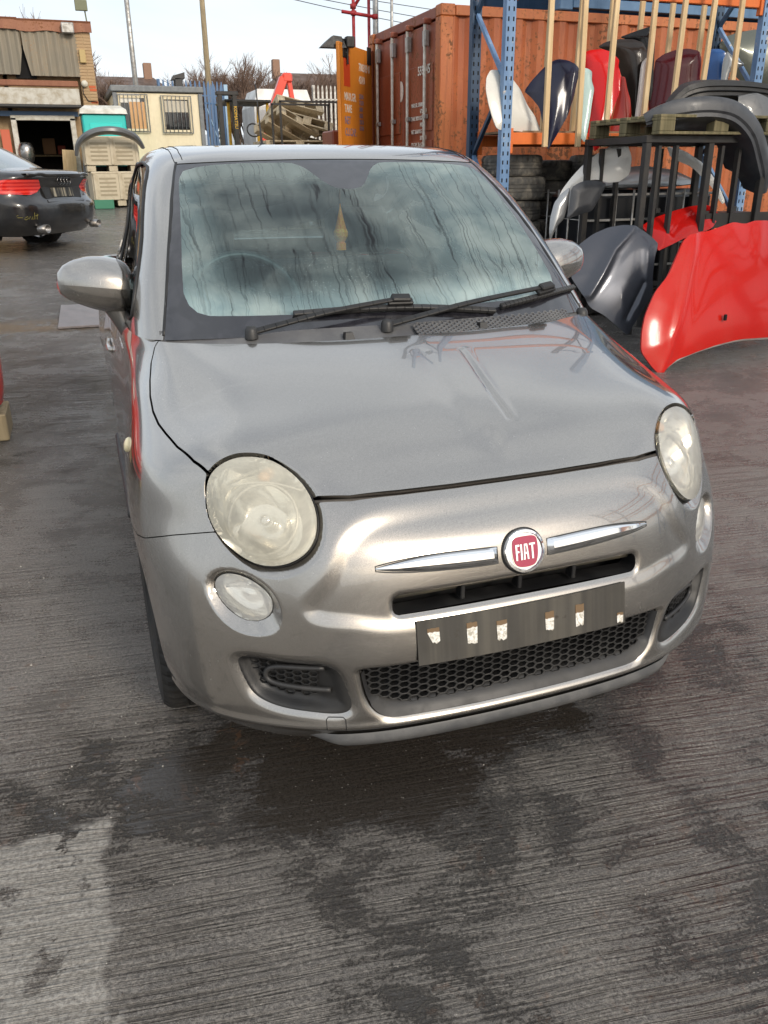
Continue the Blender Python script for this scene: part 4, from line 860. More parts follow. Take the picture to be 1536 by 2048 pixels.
# ---------------------------------------------------------------- cabin fittings
M_TRIM = gmat('dark cabin trim', (.03, .032, .034), (.055, .056, .058), scale=8, rough=(.5, .7)); M_SEAT = gmat('grey seat fabric', (.09, .095, .10), (.13, .135, .14), scale=12, rough=(.8, .95))
mb = MB(); P = []
for y, z in ((.80, .965), (.95, .985), (1.10, .99), (1.22, .97), (1.28, .90), (1.27, .70), (1.2, .5)):
    P.append([(x, y + .07 * (x / .6) ** 2, z - .03 * (x / .62) ** 4) for x in np.linspace(-.63, .63, 24)])
mb.grid(P); mb.build('dashboard', M_TRIM, car, True)
mb = MB(); mb.box((0, 2.0, .30), (1.2, 2.2, .06)); mb.build('floor_pan', M_TRIM, car)
for s in (-1, 1):
    mb = MB(); mb.box((s * .655, 1.75, .64), (.04, 1.4, .66), bev=.01); mb.build('door_card', M_TRIM, car)
    seat = empty('seat', (s * .34, 1.85, .32)); seat.parent = car
    mb = MB(); mb.box((0, -.05, .16), (.48, .50, .17), bev=.05); mb.build('cushion', M_SEAT, seat)
    mb = MB(); mb.box((0, 0, 0), (.46, .14, .56), Matrix.Translation((0, .27, .46)) @ Matrix.Rotation(R_(-12), 4, 'X'), bev=.06); mb.build('backrest', M_SEAT, seat)
    mb = MB(); mb.box((0, 0, 0), (.27, .10, .19), Matrix.Translation((0, .36, .84)) @ Matrix.Rotation(R_(-8), 4, 'X'), bev=.045); mb.tube([(-.06, .34, .68), (-.06, .36, .80)], .007, 6); mb.tube([(.06, .34, .68), (.06, .36, .80)], .007, 6); mb.build('headrest', M_SEAT, seat)
mb = MB(); mb.box((0, 0, 0), (1.1, .14, .6), Matrix.Translation((0, 2.75, .70)) @ Matrix.Rotation(R_(-14), 4, 'X'), bev=.05); mb.build('rear_seat', M_SEAT, car)
sw = empty('steering_wheel', (-.34, 1.30, .985)); sw.rotation_euler = (R_(62), 0, 0); sw.parent = car
mb = MB(); mb.tube([(.185 * math.cos(a), .185 * math.sin(a), 0) for a in np.linspace(0, 2 * math.pi, 40, endpoint=False)], .0155, 8, closed=True); mb.build('wheel_rim', mat('wheel leather', (.05, .055, .055), .35), sw, True)
mb = MB(); mb.lathe([(0, .03), (.05, .028), (.075, .012), (.078, -.03)], 24); mb.bar((-.17, 0, 0), (.17, 0, 0), .035, .02, bev=.005); mb.bar((0, 0, 0), (0, -.17, 0), .04, .02, bev=.005); mb.build('wheel_hub', mat('wheel leather'), sw, True)
# hanging ornament behind the glass
orn = thing('hanging_ornament', 'small orange and red beaded ornament hanging behind the misted windscreen', 'ornament', (-.045, 1.19, 1.205)); orn.scale = (.85, .85, .74)
def _bead(c1, c2):
    def fn(n, b):
        v = n('TexVoronoi', Vector=n.coord(), Scale=190.0); n.set(b.inputs['Base Color'], n.mix(n.ramp(v.outputs[0], .2, .6), c1, c2)); n.set(b.inputs['Normal'], n.bump(v.outputs[0], .6, .003))
    return fn
mb = MB(); mb.lathe([(.0015, .135), (.003, .12), (.008, .095), (.013, .07), (.019, .045), (.021, .035)], 14); mb.build('cone', mat('orange beads', rough=.5, fn=_bead((1.0, .48, .02), (.95, .25, .01))), orn)
mb = MB(); mb.lathe([(.021, .036), (.027, .022), (.026, .005), (.018, -.010), (.013, -.02)], 14); mb.build('bead_ball', mat('red beads', rough=.5, fn=_bead((.95, .16, .02), (1.0, .5, .05))), orn)
mb = MB(); mb.lathe([(.013, -.02), (.018, -.022), (.019, -.05), (.004, -.052)], 14); mb.build('tassel', mat('orange beads'), orn)
mb = MB(); mb.tube([(0, 0, .13), (.004, .01, .19)], .001, 5); mb.build('string', M_BLACK, orn)
# ---------------------------------------------------------------- shipping containers
def rusty(name, c1, c2, rustc=(.10, .042, .018), amt=.5, rough=.5, sc=2.6):
    def fn(n, b):
        c = n.coord(); v = n.map(c, (1, 1, .35)); a = n.noise(v, sc, 7, .65, .6); f = n.noise(c, 26, 5, .65); col = n.mix(n.ramp(a, .35, .68), c1, c2)
        drip = n.noise(n.map(c, (16, 16, .9)), 1.0, 4, .6); col = n.mix(n.ramp(drip, .56, .76, 0, .55), col, tuple(q * .45 for q in c1))
        r = n.ramp(n.math('ADD', n.math('MULTIPLY', a, .45), n.math('MULTIPLY', f, .55)), .64 - .12 * amt, .70 - .12 * amt); col = n.mix(r, col, n.mix(n.ramp(f, .4, .7), rustc, tuple(q * 2.0 for q in rustc)))
        n.set(b.inputs['Base Color'], col); n.set(b.inputs['Roughness'], n.math('ADD', n.math('MULTIPLY', r, .35), rough)); n.set(b.inputs['Normal'], n.bump(n.math('ADD', f, n.math('MULTIPLY', r, .6)), .25, .004))
    return mat(name, fn=fn)
M_ORA = rusty('orange container paint', (.33, .080, .022), (.45, .135, .038), amt=.95); M_POST = rusty('flaking orange paint', (.40, .11, .03), (.48, .15, .04), amt=.9, sc=5); M_ORD = rusty('red brown door paint', (.21, .050, .024), (.29, .078, .034), amt=.7); M_ORL = rusty('bright orange door paint', (.66, .235, .025), (.58, .19, .02), amt=.25); M_CBLU = rusty('blue container paint', (.06, .14, .26), (.10, .20, .34), amt=.4)
M_GALV = gmat('galvanised steel', (.42, .42, .41), (.28, .26, .23), metal=.6, scale=9, rough=(.35, .6)); M_BLKST = gmat('black painted steel', (.012, .012, .013), (.03, .026, .022), scale=8, rough=(.4, .65)); M_WHTXT = gmat('worn white lettering', (.72, .69, .62), (.45, .32, .20), scale=30, lo=.5, hi=.75); M_PURTXT = gmat('worn violet lettering', (.18, .16, .30), (.40, .26, .12), scale=30, lo=.45, hi=.7); M_REDPT = mat('red paint patch', (.55, .06, .015), .5)
M_LOCK = gmat('cream painted bar', (.60, .57, .50), (.42, .37, .30), scale=14, rough=(.45, .65))
def text(s, size, M, mt, parent, name='lettering', sx=.62, depth=.001):
    cu = bpy.data.curves.new(name, 'FONT'); cu.body = s; cu.size = size; cu.extrude = depth; cu.offset = size * .022; cu.resolution_u = 2
    o = bpy.data.objects.new(name, cu); COL.objects.link(o); dg = bpy.context.evaluated_depsgraph_get(); me = bpy.data.meshes.new_from_object(o.evaluated_get(dg)); bpy.data.objects.remove(o); bpy.data.curves.remove(cu)
    me.transform(M @ Matrix.Diagonal((sx, 1, 1, 1))); return link(name, me, mt, parent)
def corrugated(mb, p0, p1, z0, z1, depth=.036, pitch=.278, normal=(0, -1, 0)):
    p0, p1 = Vector(p0), Vector(p1); d = p1 - p0; Lh = d.length; d.normalize(); nn = Vector(normal); xs_ = []; s = 0
    while s < Lh - .01:
        for a, o in ((0, 0), (.072, 0), (.140, 1), (.210, 1)):
            if s + a < Lh: xs_.append((s + a, o))
        s += pitch
    xs_.append((Lh, 0)); P = [[tuple(p0 + d * s + nn * (-depth * o) + Vector((0, 0, z))) for s, o in xs_] for z in (z0, z1)]; mb.grid(P)
def container(name, label, x0, x1, y0, y1, zb, zt, m_side, m_post, doors=True):
    t = thing(name, label, 'container', ((x0 + x1) / 2, (y0 + y1) / 2, zb)); off = Vector(t.location); inv = Matrix.Translation(-off)
    def B(nm, fnc, mt, par=None, smooth=False):
        mb = MB(); fnc(mb); mb.v = [tuple(inv @ Vector(p)) for p in mb.v]; return mb.build(nm, mt, par or t, smooth)
    B('side_wall', lambda mb: corrugated(mb, (x0 + .1, y0 + .02, 0), (x1 - .1, y0 + .02, 0), zb + .15, zt - .11), m_side); B('side_wall', lambda mb: mb.box(((x0 + x1) / 2, y1 - .03, (zb + zt) / 2), (x1 - x0 - .2, .04, zt - zb - .1)), m_side)
    B('roof', lambda mb: mb.box(((x0 + x1) / 2, (y0 + y1) / 2, zt - .05), (x1 - x0 - .1, y1 - y0 - .1, .05)), m_side); B('end_wall', lambda mb: mb.box((x1 - .05, (y0 + y1) / 2, (zb + zt) / 2), (.05, y1 - y0 - .2, zt - zb - .2)), m_side)
    for x in (x0, x1):
        for y in (y0, y1): B('corner_post', lambda mb: (mb.box((x + (.075 if x == x0 else -.075), y + (.075 if y == y0 else -.075), (zb + zt) / 2), (.15, .15, zt - zb - .24), bev=.008)), m_post)
        for y in (y0, y1):
            for z in (zb, zt): B('corner_casting', lambda mb: (mb.box((x + (.088 if x == x0 else -.088), y + (.08 if y == y0 else -.08), z + (.06 if z == zb else -.06)), (.178, .162, .118), bev=.012)), m_post)
    for y in (y0, y1):
        for z in (zb + .08, zt - .06): B('rail', lambda mb: mb.box(((x0 + x1) / 2, y + (.05 if y == y0 else -.05), z), (x1 - x0 - .36, .09, .10), bev=.006), m_post)
    return t, B
ora, OB = container('shipping_container', 'orange shipping container with rusty corner post behind the bonnet rack', 3.26, 9.35, 8.05, 10.45, .19, 3.09, M_ORA, M_POST)
OB('header', lambda mb: mb.box((3.34, 9.25, 3.03), (.10, 2.07, .11), bev=.006), M_ORD); OB('sill', lambda mb: mb.box((3.34, 9.25, .27), (.10, 2.07, .12), bev=.006), M_ORD)
for k, (ya, yb) in enumerate(((8.22, 9.24), (9.26, 10.28))):
    d = OB('door', lambda mb: mb.box((3.31, (ya + yb) / 2, 1.65), (.04, yb - ya, 2.60), bev=.01), M_ORD)
    for z0, z1 in ((.42, 1.10), (1.20, 1.75), (1.85, 2.55)): OB('door_pressing', lambda mb: mb.box((3.288, (ya + yb) / 2, (z0 + z1) / 2), (.03, yb - ya - .16, z1 - z0), bev=.014), M_ORD, d)
    for yy in ((ya + .22, yb - .26) if k == 0 else (ya + .24, yb - .22)):
        r = OB('locking_bar', lambda mb: mb.tube([(3.235, yy, .30), (3.235, yy, 3.00)], .018, 10), M_LOCK, None, True)
        for z in (.45, 1.05, 2.00, 2.80): OB('bar_bracket', lambda mb: mb.box((3.245, yy, z), (.05, .09, .05 if z != 2.8 else .16), bev=.006), M_GALV, r)
        OB('bar_keeper', lambda mb: mb.box((3.26, yy, 2.97), (.10, .07, .06), bev=.01), M_ORD, r)
# lettering on the doors (faces -x): local x runs towards +y reversed
def door_text(s, y, z, size, mt=M_WHTXT, sx=.6):
    M = Matrix.Translation(-Vector(ora.location)) @ Matrix(((0, 0, -1, 3.2655), (-1, 0, 0, y), (0, 1, 0, z), (0, 0, 0, 1))); text(s, size, M, mt, ora, sx=sx)
door_text('559745', 8.72, 2.45, .13, sx=.95)
for k, s in enumerate(('MAX.GR. 30480 KG', '67200 LB', 'TARE 3820 KG', '8420 LB', 'NET 26660 KG', '58780 LB', 'CU.CAP. 76.4 CM', '2700 CU.FT')): door_text(s, 8.92 if k % 2 == 0 else 8.64, 2.12 - k * .072, .062, sx=.85)
OB('painted_disc', lambda mb: mb.lathe([(0, 0), (.09, 0), (.09, .003), (0, .003)], 24, Matrix(((0, 0, -1, 3.287), (1, 0, 0, 9.33), (0, 1.3, 0, 2.33), (0, 0, 0, 1)))), M_WHTXT)
# the open leaf, swung out towards the yard
leaf = empty('open_door', (3.24 - ora.location.x, 10.30 - ora.location.y, 0)); leaf.parent = ora; leaf.rotation_euler = (0, 0, math.atan2(9.42 - 10.30, 2.50 - 3.24))
LZ = -.19
mb = MB(); mb.box((.58, 0, 1.42), (1.14, .045, 2.52), bev=.008); mb.build('leaf_panel', M_ORL, leaf)
mb = MB(); mb.box((.03, 0, 1.42), (.05, .075, 2.56), bev=.008); mb.build('hinge_edge', M_ORD, leaf)
for x in (.16, .98):
    mb = MB(); mb.box((x, .028, 2.62), (.13, .012, .20), bev=.005); mb.build('gasket_patch', M_BLKST, leaf)
LM = lambda x, z: Matrix(((-1, 0, 0, x), (0, 0, 1, .0235), (0, 1, 0, z), (0, 0, 0, 1)))
text('700319 0', .125, LM(.52, 2.42), M_WHTXT, leaf, sx=.82); text('4310', .125, LM(.52, 2.275), M_WHTXT, leaf, sx=.82)
for k, (s, m_) in enumerate((('MAX.GR.', M_WHTXT), ('TARE', M_WHTXT), ('NET', M_PURTXT), ('CU.CAP.', M_PURTXT))): text(s, .125, LM(1.02, 2.055 - k * .135), m_, leaf, sx=.82)
for k, s in enumerate(('32500', '71650', '3880', '8550', '28620', '63100')): text(s, .075, LM(.52, 2.10 - k * .075), M_PURTXT, leaf, sx=.8)
mb = MB(); mb.box((.92, .0238, 2.38), (.20, .003, .34)); mb.build('red_patch', M_REDPT, leaf)
blu, BB = container('blue_container', 'blue shipping container stacked on top of the orange one', 4.75, 10.80, 8.10, 10.50, 3.10, 5.68, M_CBLU, M_CBLU)
# flood lamp on the open leaf
t = thing('flood_lamp', 'small dark floodlight on a bracket above the open container door', 'floodlight', (2.60, 9.55, 2.78))
mb = MB(); mb.add([(-.28, -.07, .03), (.04, -.07, .03), (.04, .07, .03), (-.28, .07, .03), (-.20, -.06, .10), (-.02, -.06, .15), (-.02, .06, .15), (-.20, .06, .10), (-.12, -.05, .16), (-.12, .05, .16)], [(0, 1, 2, 3), (0, 1, 5, 8, 4), (3, 2, 6, 9, 7), (1, 2, 6, 5), (5, 6, 9, 8), (8, 9, 7, 4), (4, 7, 3, 0)]); mb.build('lamp_housing', M_PGREY, t)
mb = MB(); mb.box((.10, 0, .10), (.11, .10, .12), bev=.01); mb.tube([(.07, 0, .05), (.07, 0, -.14)], .013, 8); mb.tube([(-.03, 0, .02), (.07, 0, -.02)], .012, 8); mb.build('bracket', M_BLKST, t)
# ---------------------------------------------------------------- pallet racking
M_RBLU = rusty('blue racking paint', (.11, .21, .38), (.18, .30, .48), rustc=(.26, .24, .21), amt=.55, rough=.45, sc=9); M_RDBL = rusty('dark blue racking paint', (.02, .045, .09), (.03, .07, .13), amt=.2); M_BEAM = rusty('orange beam paint', (.72, .16, .02), (.62, .13, .02), rustc=(.16, .08, .04), amt=.35, sc=6)
rack = thing('pallet_rack', 'tall blue pallet racking with orange beams holding car bonnets', 'racking', (4.35, 6.26, 0))
def RK(nm, fnc, mt, par=None, sm=False):
    mb = MB(); fnc(mb); mb.v = [(x - 4.35, y - 6.26, z) for x, y, z in mb.v]; return mb.build(nm, mt, par or rack, sm)
def upright(x, y, mt, zt=6.4):
    z0 = gz(y)
    def f(mb):
        mb.box((x, y - .034, (z0 + zt) / 2), (.092, .0025, zt - z0)); mb.box((x - .046, y, (z0 + zt) / 2), (.0025, .068, zt - z0)); mb.box((x + .046, y, (z0 + zt) / 2), (.0025, .068, zt - z0)); mb.box((x - .030, y + .034, (z0 + zt) / 2), (.03, .0025, zt - z0)); mb.box((x + .030, y + .034, (z0 + zt) / 2), (.03, .0025, zt - z0))
    u_ = RK('upright', f, mt)
    def holes(mb):
        z = z0 + .3
        while z < min(zt, 3.6):
            for s in (-1, 1): mb.box((x + s * .024, y - .0360, z), (.013, .0015, .034))
            z += .076
    h = RK('slot_holes', holes, M_DARK, u_); h['kind'] = 'stuff'
    RK('foot', lambda mb: mb.box((x, y, z0 + .006), (.15, .14, .012)), mt, u_)
for x in (2.985, 5.735):
    upright(x, 5.93, M_RBLU); upright(x, 6.60, M_RDBL)
    zz = [gz(6) + .25, .95, 1.55, 2.15, 2.75, 3.35, 3.95, 4.55, 5.15, 5.75, 6.25]
    for i in range(len(zz) - 1): RK('brace', lambda mb: mb.bar((x, 5.96, zz[i]) if i % 2 else (x, 6.57, zz[i]), (x, 6.57, zz[i + 1]) if i % 2 else (x, 5.96, zz[i + 1]), .034, .034), M_RBLU if i % 2 else M_RDBL)
for z, y in ((1.675, 5.95), (1.675, 6.58), (2.885, 5.95), (4.1, 5.95), (4.1, 6.58), (5.4, 5.95), (5.4, 6.58)):
    if True:
        bmm = RK('beam', lambda mb: mb.box((4.36, y, z), (2.64, .045, .10 if z < 2.5 else .12), bev=.004), M_BEAM)
        for x in (3.045, 5.675): RK('beam_end', lambda mb: mb.box((x, y - .012, z - .02), (.045, .056, .21), bev=.004), M_BEAM, bmm)
RK('shelf_board', lambda mb: mb.box((4.36, 6.265, 1.735), (2.62, .58, .018)), gmat('chipboard', (.20, .13, .07), (.28, .2, .12), scale=20))
def _wood(c1, c2):
    def fn(n, b):
        c = n.coord(); g = n.noise(n.map(c, (38, 38, 2.2)), 1.0, 5, .6, .5); k = n.ramp(n.noise(c, 5, 3), .3, .7); col = n.mix(n.ramp(g, .35, .68), c1, c2); col = n.mix(n.math('MULTIPLY', k, .25), col, tuple(q * .7 for q in c1)); n.set(b.inputs['Base Color'], col); n.set(b.inputs['Normal'], n.bump(g, .15, .003))
    return fn
M_TIMB = mat('pale batten wood', rough=.7, fn=_wood((.60, .42, .22), (.74, .56, .33))); M_TIMB2 = mat('weathered pallet wood', rough=.85, fn=_wood((.22, .17, .10), (.36, .29, .18))); M_TIMB3 = mat('mossy pallet wood', rough=.9, fn=_wood((.13, .115, .06), (.24, .20, .11)))
for k, (xb, xt) in enumerate(((3.39, 3.37), (3.74, 3.71), (4.03, 4.04), (4.44, 4.45), (4.75, 4.78), (5.06, 5.11), (5.43, 5.42))):
    RK('batten', lambda mb: mb.bar(((xb + .846) * .985 - .846, 5.79, 1.60), ((xt + .846) * .985 - .846, 5.79, 2.99), .048, .034, up=(0, 1, 0), bev=.003), M_TIMB)
for k, x in enumerate((3.72, 4.06, 4.40, 4.74, 5.10, 5.48)): RK('batten', lambda mb: mb.bar((x, 6.535, 1.74), (x + .02, 6.535, 2.95), .05, .034, up=(0, 1, 0), bev=.003), M_TIMB)
# ---------------------------------------------------------------- loose bonnets
def chaikin(P, k=2, w=.18):
    for _ in range(k):
        Q = np.roll(P, -1, 0); P = np.stack([P * (1 - w) + Q * w, P * w + Q * (1 - w)], 1).reshape(-1, 2)
    return P
def shell(name, label, cat, poly, mt, bulge=.06, dmax=.16, creases=(), group=None, res=60, edge=None, flange=.018, bend=None):
    """curved pressed panel: outline in (x, z) on a leaning plane, dished towards the viewer"""
    cx, y0, cz, a, b, pts = poly; P = chaikin(np.array(pts, float), 1, .14)
    lo, hi = P.min(0) - .02, P.max(0) + .02; nx = max(10, int((hi - lo)[0] / (hi - lo).max() * res)); nz = max(10, int((hi - lo)[1] / (hi - lo).max() * res))
    X, Z = np.meshgrid(np.linspace(lo[0], hi[0], nx), np.linspace(lo[1], hi[1], nz)); G = np.stack([X, np.zeros_like(X), Z], 2); V, T = grid_mesh(G); f = sdist(V[:, [0, 2]], P); V, T, (f,) = clip(V, T, f, (f,))
    y = y0 + a * (V[:, 0] - cx) + b * (V[:, 2] - cz); d = np.clip(f / dmax, 0, 1); y -= bulge * .7 * (1 - (1 - d) ** 2) - bulge * .35
    if bend: y += bend[1] * np.maximum(0, bend[0] - V[:, 0]) ** 2
    for pl, w, h in creases: y -= h * np.exp(-(seg_dist(V[:, [0, 2]], np.array(pl, float), False) / w) ** 1.5)
    V[:, 1] = y; 
    if vnormals(V, T)[:, 1].sum() > 0: T = T[:, ::-1]
    t = thing(name, label, cat, (cx, y0, float(P[:, 1].min())), group=group); off = np.array(t.location)
    W_, Q = with_rim(V, T, flange); link('skin', npmesh('skin', W_ - off, Q), mt, t, True)
    N = vnormals(V, T); link('underside', npmesh('underside', V - N * flange * .9 - off, T[:, ::-1]), edge or mat('primer', (.05, .05, .05), .6), t, True)
    return t
def gloss(name, c, metal=.0): return paint(name, c, metal, .16 if not metal else .28, .07, 0.0, .12 if not metal else .4, .30)
PB = {
    'white': (3.093, 5.98, 1.93, 0.3, 0.35, [(2.889, 2.238), (2.987, 2.244), (3.116, 2.2), (3.226, 2.093), (3.295, 1.956), (3.373, 1.871), (3.412, 1.783), (3.449, 1.681), (3.373, 1.703), (3.247, 1.73), (3.12, 1.738), (2.97, 1.735), (2.887, 1.754), (2.851, 1.838), (2.821, 1.956), (2.808, 2.074), (2.831, 2.176)]),
    'navy': (3.515, 5.98, 2.045, -0.35, 0.32, [(3.581, 2.348), (3.669, 2.334), (3.745, 2.281), (3.759, 2.238), (3.723, 2.143), (3.686, 2.021), (3.609, 1.865), (3.524, 1.725), (3.42, 1.571), (3.41, 1.656), (3.396, 1.797), (3.382, 1.937), (3.318, 2.024), (3.26, 2.077), (3.331, 2.163), (3.43, 2.258), (3.507, 2.318)]),
    'mint': (3.828, 5.96, 1.994, -0.5, 0.32, [(3.814, 2.284), (3.876, 2.273), (3.908, 2.246), (3.898, 2.168), (3.913, 2.097), (3.883, 1.974), (3.861, 1.869), (3.83, 1.745), (3.799, 1.635), (3.762, 1.693), (3.734, 1.764), (3.749, 1.906), (3.772, 2.065), (3.789, 2.188)]),
    'red': (3.986, 5.97, 2.071, -0.4, 0.32, [(3.862, 2.402), (3.935, 2.436), (4.042, 2.444), (4.128, 2.416), (4.167, 2.345), (4.154, 2.293), (4.182, 2.204), (4.144, 2.064), (4.086, 1.905), (4.018, 1.727), (3.944, 1.594), (3.906, 1.562), (3.886, 1.639), (3.856, 1.711), (3.881, 1.8), (3.911, 1.942), (3.943, 2.101), (3.934, 2.208), (3.887, 2.279), (3.847, 2.332)]),
    'red2': (4.295, 6.03, 1.94, -0.4, 0.3, [(4.3, 2.233), (4.339, 2.22), (4.35, 2.115), (4.371, 2.024), (4.37, 1.879), (4.351, 1.733), (4.3, 1.664), (4.213, 1.717), (4.17, 1.754), (4.218, 1.917), (4.266, 2.08)]),
    'brown': (4.516, 6.3, 2.309, -0.5, 0.1, [(4.247, 2.514), (4.316, 2.557), (4.438, 2.58), (4.561, 2.572), (4.64, 2.54), (4.679, 2.459), (4.694, 2.315), (4.651, 2.098), (4.622, 1.932), (4.59, 1.849), (4.551, 1.933), (4.507, 2.137), (4.458, 2.266), (4.418, 2.393), (4.372, 2.466)]),
    'pale': (4.647, 6.2, 2.113, 1.0, 0.1, [(4.525, 2.351), (4.772, 2.458), (4.866, 2.343), (4.853, 2.117), (4.795, 1.961), (4.637, 1.841), (4.339, 1.819), (4.424, 2.021)]),
    'black': (4.78, 6.45, 2.446, -0.5, 0.1, [(4.557, 2.621), (4.699, 2.672), (4.83, 2.713), (4.871, 2.594), (4.872, 2.393), (4.873, 2.171), (4.853, 2.021), (4.79, 2.21), (4.761, 2.47), (4.702, 2.581)]),
    'maroon': (5.101, 6.3, 2.225, -0.4, 0.1, [(4.895, 2.413), (4.968, 2.467), (5.079, 2.505), (5.192, 2.515), (5.297, 2.49), (5.321, 2.407), (5.313, 2.241), (5.357, 2.147), (5.373, 1.901), (5.212, 1.865), (5.036, 1.905), (4.862, 1.926), (4.847, 2.021), (4.877, 2.209), (4.889, 2.339)]),
    'blue': (5.517, 6.25, 2.295, -0.9, 0.1, [(5.472, 2.521), (5.537, 2.516), (5.579, 2.486), (5.576, 2.338), (5.591, 2.188), (5.58, 1.98), (5.475, 2.023), (5.446, 2.158), (5.446, 2.309), (5.463, 2.42)]),
    'grey': (5.57, 6.1, 2.335, -0.5, 0.1, [(5.521, 2.484), (5.577, 2.437), (5.678, 2.371), (5.672, 2.344), (5.611, 2.33), (5.56, 2.3), (5.534, 2.162), (5.487, 2.2), (5.492, 2.385)]),
    'olive': (6.141, 6.4, 2.502, -0.2, 0.1, [(5.728, 2.589), (5.8, 2.665), (5.92, 2.704), (6.097, 2.735), (6.369, 2.738), (6.609, 2.627), (6.658, 2.2), (6.334, 2.179), (6.054, 2.216), (5.86, 2.351)]),
    'bwhite': (3.699, 5.5, 1.369, -0.3, 0.35, [(4.009, 1.65), (3.883, 1.611), (3.739, 1.539), (3.61, 1.451), (3.497, 1.347), (3.401, 1.242), (3.349, 1.153), (3.393, 1.169), (3.505, 1.257), (3.613, 1.313), (3.716, 1.324), (3.807, 1.295), (3.91, 1.302), (4.011, 1.366), (4.043, 1.512)]),
    'bdark': (3.256, 4.35, 0.642, -0.25, 0.45, [(3.348, 0.993), (3.425, 0.988), (3.503, 0.943), (3.565, 0.892), (3.602, 0.848), (3.557, 0.748), (3.514, 0.605), (3.498, 0.49), (3.399, 0.363), (3.302, 0.25), (3.243, 0.173), (3.189, 0.224), (3.082, 0.327), (2.976, 0.387), (2.913, 0.517), (2.86, 0.617), (2.902, 0.731), (2.952, 0.844), (3.089, 0.928), (3.221, 0.976)]),
    'bred2': (4.062, 4.7, 0.943, -0.2, 0.9, [(3.732, 0.956), (3.882, 1.021), (4.079, 1.071), (4.253, 1.107), (4.416, 1.116), (4.481, 1.035), (4.358, 0.931), (4.198, 0.889), (4.081, 0.861), (3.958, 0.819), (3.787, 0.764), (3.82, 0.821), (3.783, 0.881)]),
    'bred': (3.674, 3.75, 0.54, 0.12, 0.32, [(3.688, 0.967), (3.832, 0.997), (3.957, 1.023), (4.08, 1.005), (4.187, 1.027), (4.336, 1.023), (4.664, 0.984), (4.994, 0.81), (4.929, 0.126), (4.22, 0.164), (3.932, 0.175), (3.683, 0.155), (3.48, 0.125), (3.3, 0.087), (3.2, 0.043), (3.119, -0.01), (3.051, 0.058), (2.974, 0.166), (2.995, 0.303), (3.036, 0.419), (3.136, 0.571), (3.27, 0.683), (3.371, 0.825), (3.438, 0.916), (3.51, 0.953)]),
}
GR = 'bonnets standing in the rack'
shell('car_bonnet', 'white bonnet at the left end of the rack beside the blue upright', 'bonnet', PB['white'], gloss('off white paint', (.68, .66, .60)), .10, .25, group=GR)
shell('car_bonnet', 'dark navy bonnet leaning in the rack right of the white one', 'bonnet', PB['navy'], gloss('navy paint', (.012, .014, .035)), .08, .2, [(((3.72, 2.33), (3.64, 2.0), (3.55, 1.62)), .03, .02)], group=GR)
shell('car_bonnet', 'narrow pale mint bonnet squeezed beside the bright red one', 'bonnet', PB['mint'], gloss('mint paint', (.50, .66, .62)), .03, .06, group=GR)
shell('car_bonnet', 'bright red bonnet with a long crease in the rack', 'bonnet', PB['red'], gloss('bright red paint', (.62, .012, .012)), .06, .22, [(((4.17, 2.42), (4.15, 2.1), (4.10, 1.62)), .025, .03)], group=GR)
shell('car_bonnet', 'darker red bonnet tucked behind the bright red one', 'bonnet', PB['red2'], gloss('brick red paint', (.36, .03, .02)), .03, .08, group=GR)
shell('car_bonnet', 'dark brown bonnet with sky reflections in the middle of the rack', 'bonnet', PB['brown'], gloss('dark brown paint', (.035, .028, .024)), .09, .16, group=GR)
shell('car_bonnet', 'pale grey bonnet edge standing right of the dark brown one', 'bonnet', PB['pale'], gloss('pale grey paint', (.42, .38, .36)), .03, .08, group=GR)
shell('car_bonnet', 'black bonnet standing tallest behind the dark brown one', 'bonnet', PB['black'], gloss('black gloss paint', (.008, .008, .009)), .04, .1, group=GR)
shell('car_bonnet', 'maroon bonnet in the rack behind the dark bumper', 'bonnet', PB['maroon'], gloss('maroon paint', (.065, .004, .009)), .08, .18, group=GR)
shell('car_bonnet', 'small blue bonnet near the right rack upright', 'bonnet', PB['blue'], gloss('mid blue paint', (.045, .13, .36)), .04, .08, group=GR)
shell('car_wing', 'silver grey wing panel beside the blue bonnet', 'wing', PB['grey'], gloss('silver paint', (.30, .31, .31), .6), .03, .06)
shell('car_bonnet', 'grey green bonnet behind the right rack upright', 'bonnet', PB['olive'], gloss('grey green paint', (.11, .12, .10), .4), .12, .25, group=GR)
shell('car_bonnet', 'large white bonnet leaning on the tank right of the tyres', 'bonnet', PB['bwhite'], gloss('clean white paint', (.76, .75, .71)), .05, .2, edge=M_BLKST)
shell('car_bonnet', 'dark slate bonnet leaning upright beside the door mirror', 'bonnet', PB['bdark'], gloss('slate paint', (.060, .066, .082), .5), .05, .30, [(((3.42, .98), (3.22, .82), (2.97, .48)), .035, .030), (((3.43, .56), (3.34, .43), (3.25, .30)), .018, -.022), (((3.50, .80), (3.46, .60), (3.36, .40)), .03, .012)], edge=M_BLKST)
shell('car_bonnet', 'smaller red bonnet with a scoop lying behind the large red one', 'bonnet', PB['bred2'], gloss('scarlet paint', (.50, .010, .008)), .07, .15, [(((4.22, 1.03), (4.08, .98), (3.98, .90)), .03, -.04)], edge=M_BLKST)
_rb = shell('car_bonnet', 'large bright red bonnet standing at the right edge', 'bonnet', PB['bred'], gloss('fire red paint', (.56, .012, .006)), .07, .30, [(((3.56, .97), (3.42, .66), (3.27, .33), (3.13, .0)), .028, .016), (((3.62, .97), (3.50, .66), (3.40, .33), (3.30, .1)), .07, -.012), (((4.25, 1.02), (4.15, .80)), .05, .012)], edge=mat('bare alloy edge', (.45, .44, .42), .5, .3), flange=.03, res=80, bend=(3.50, .16))
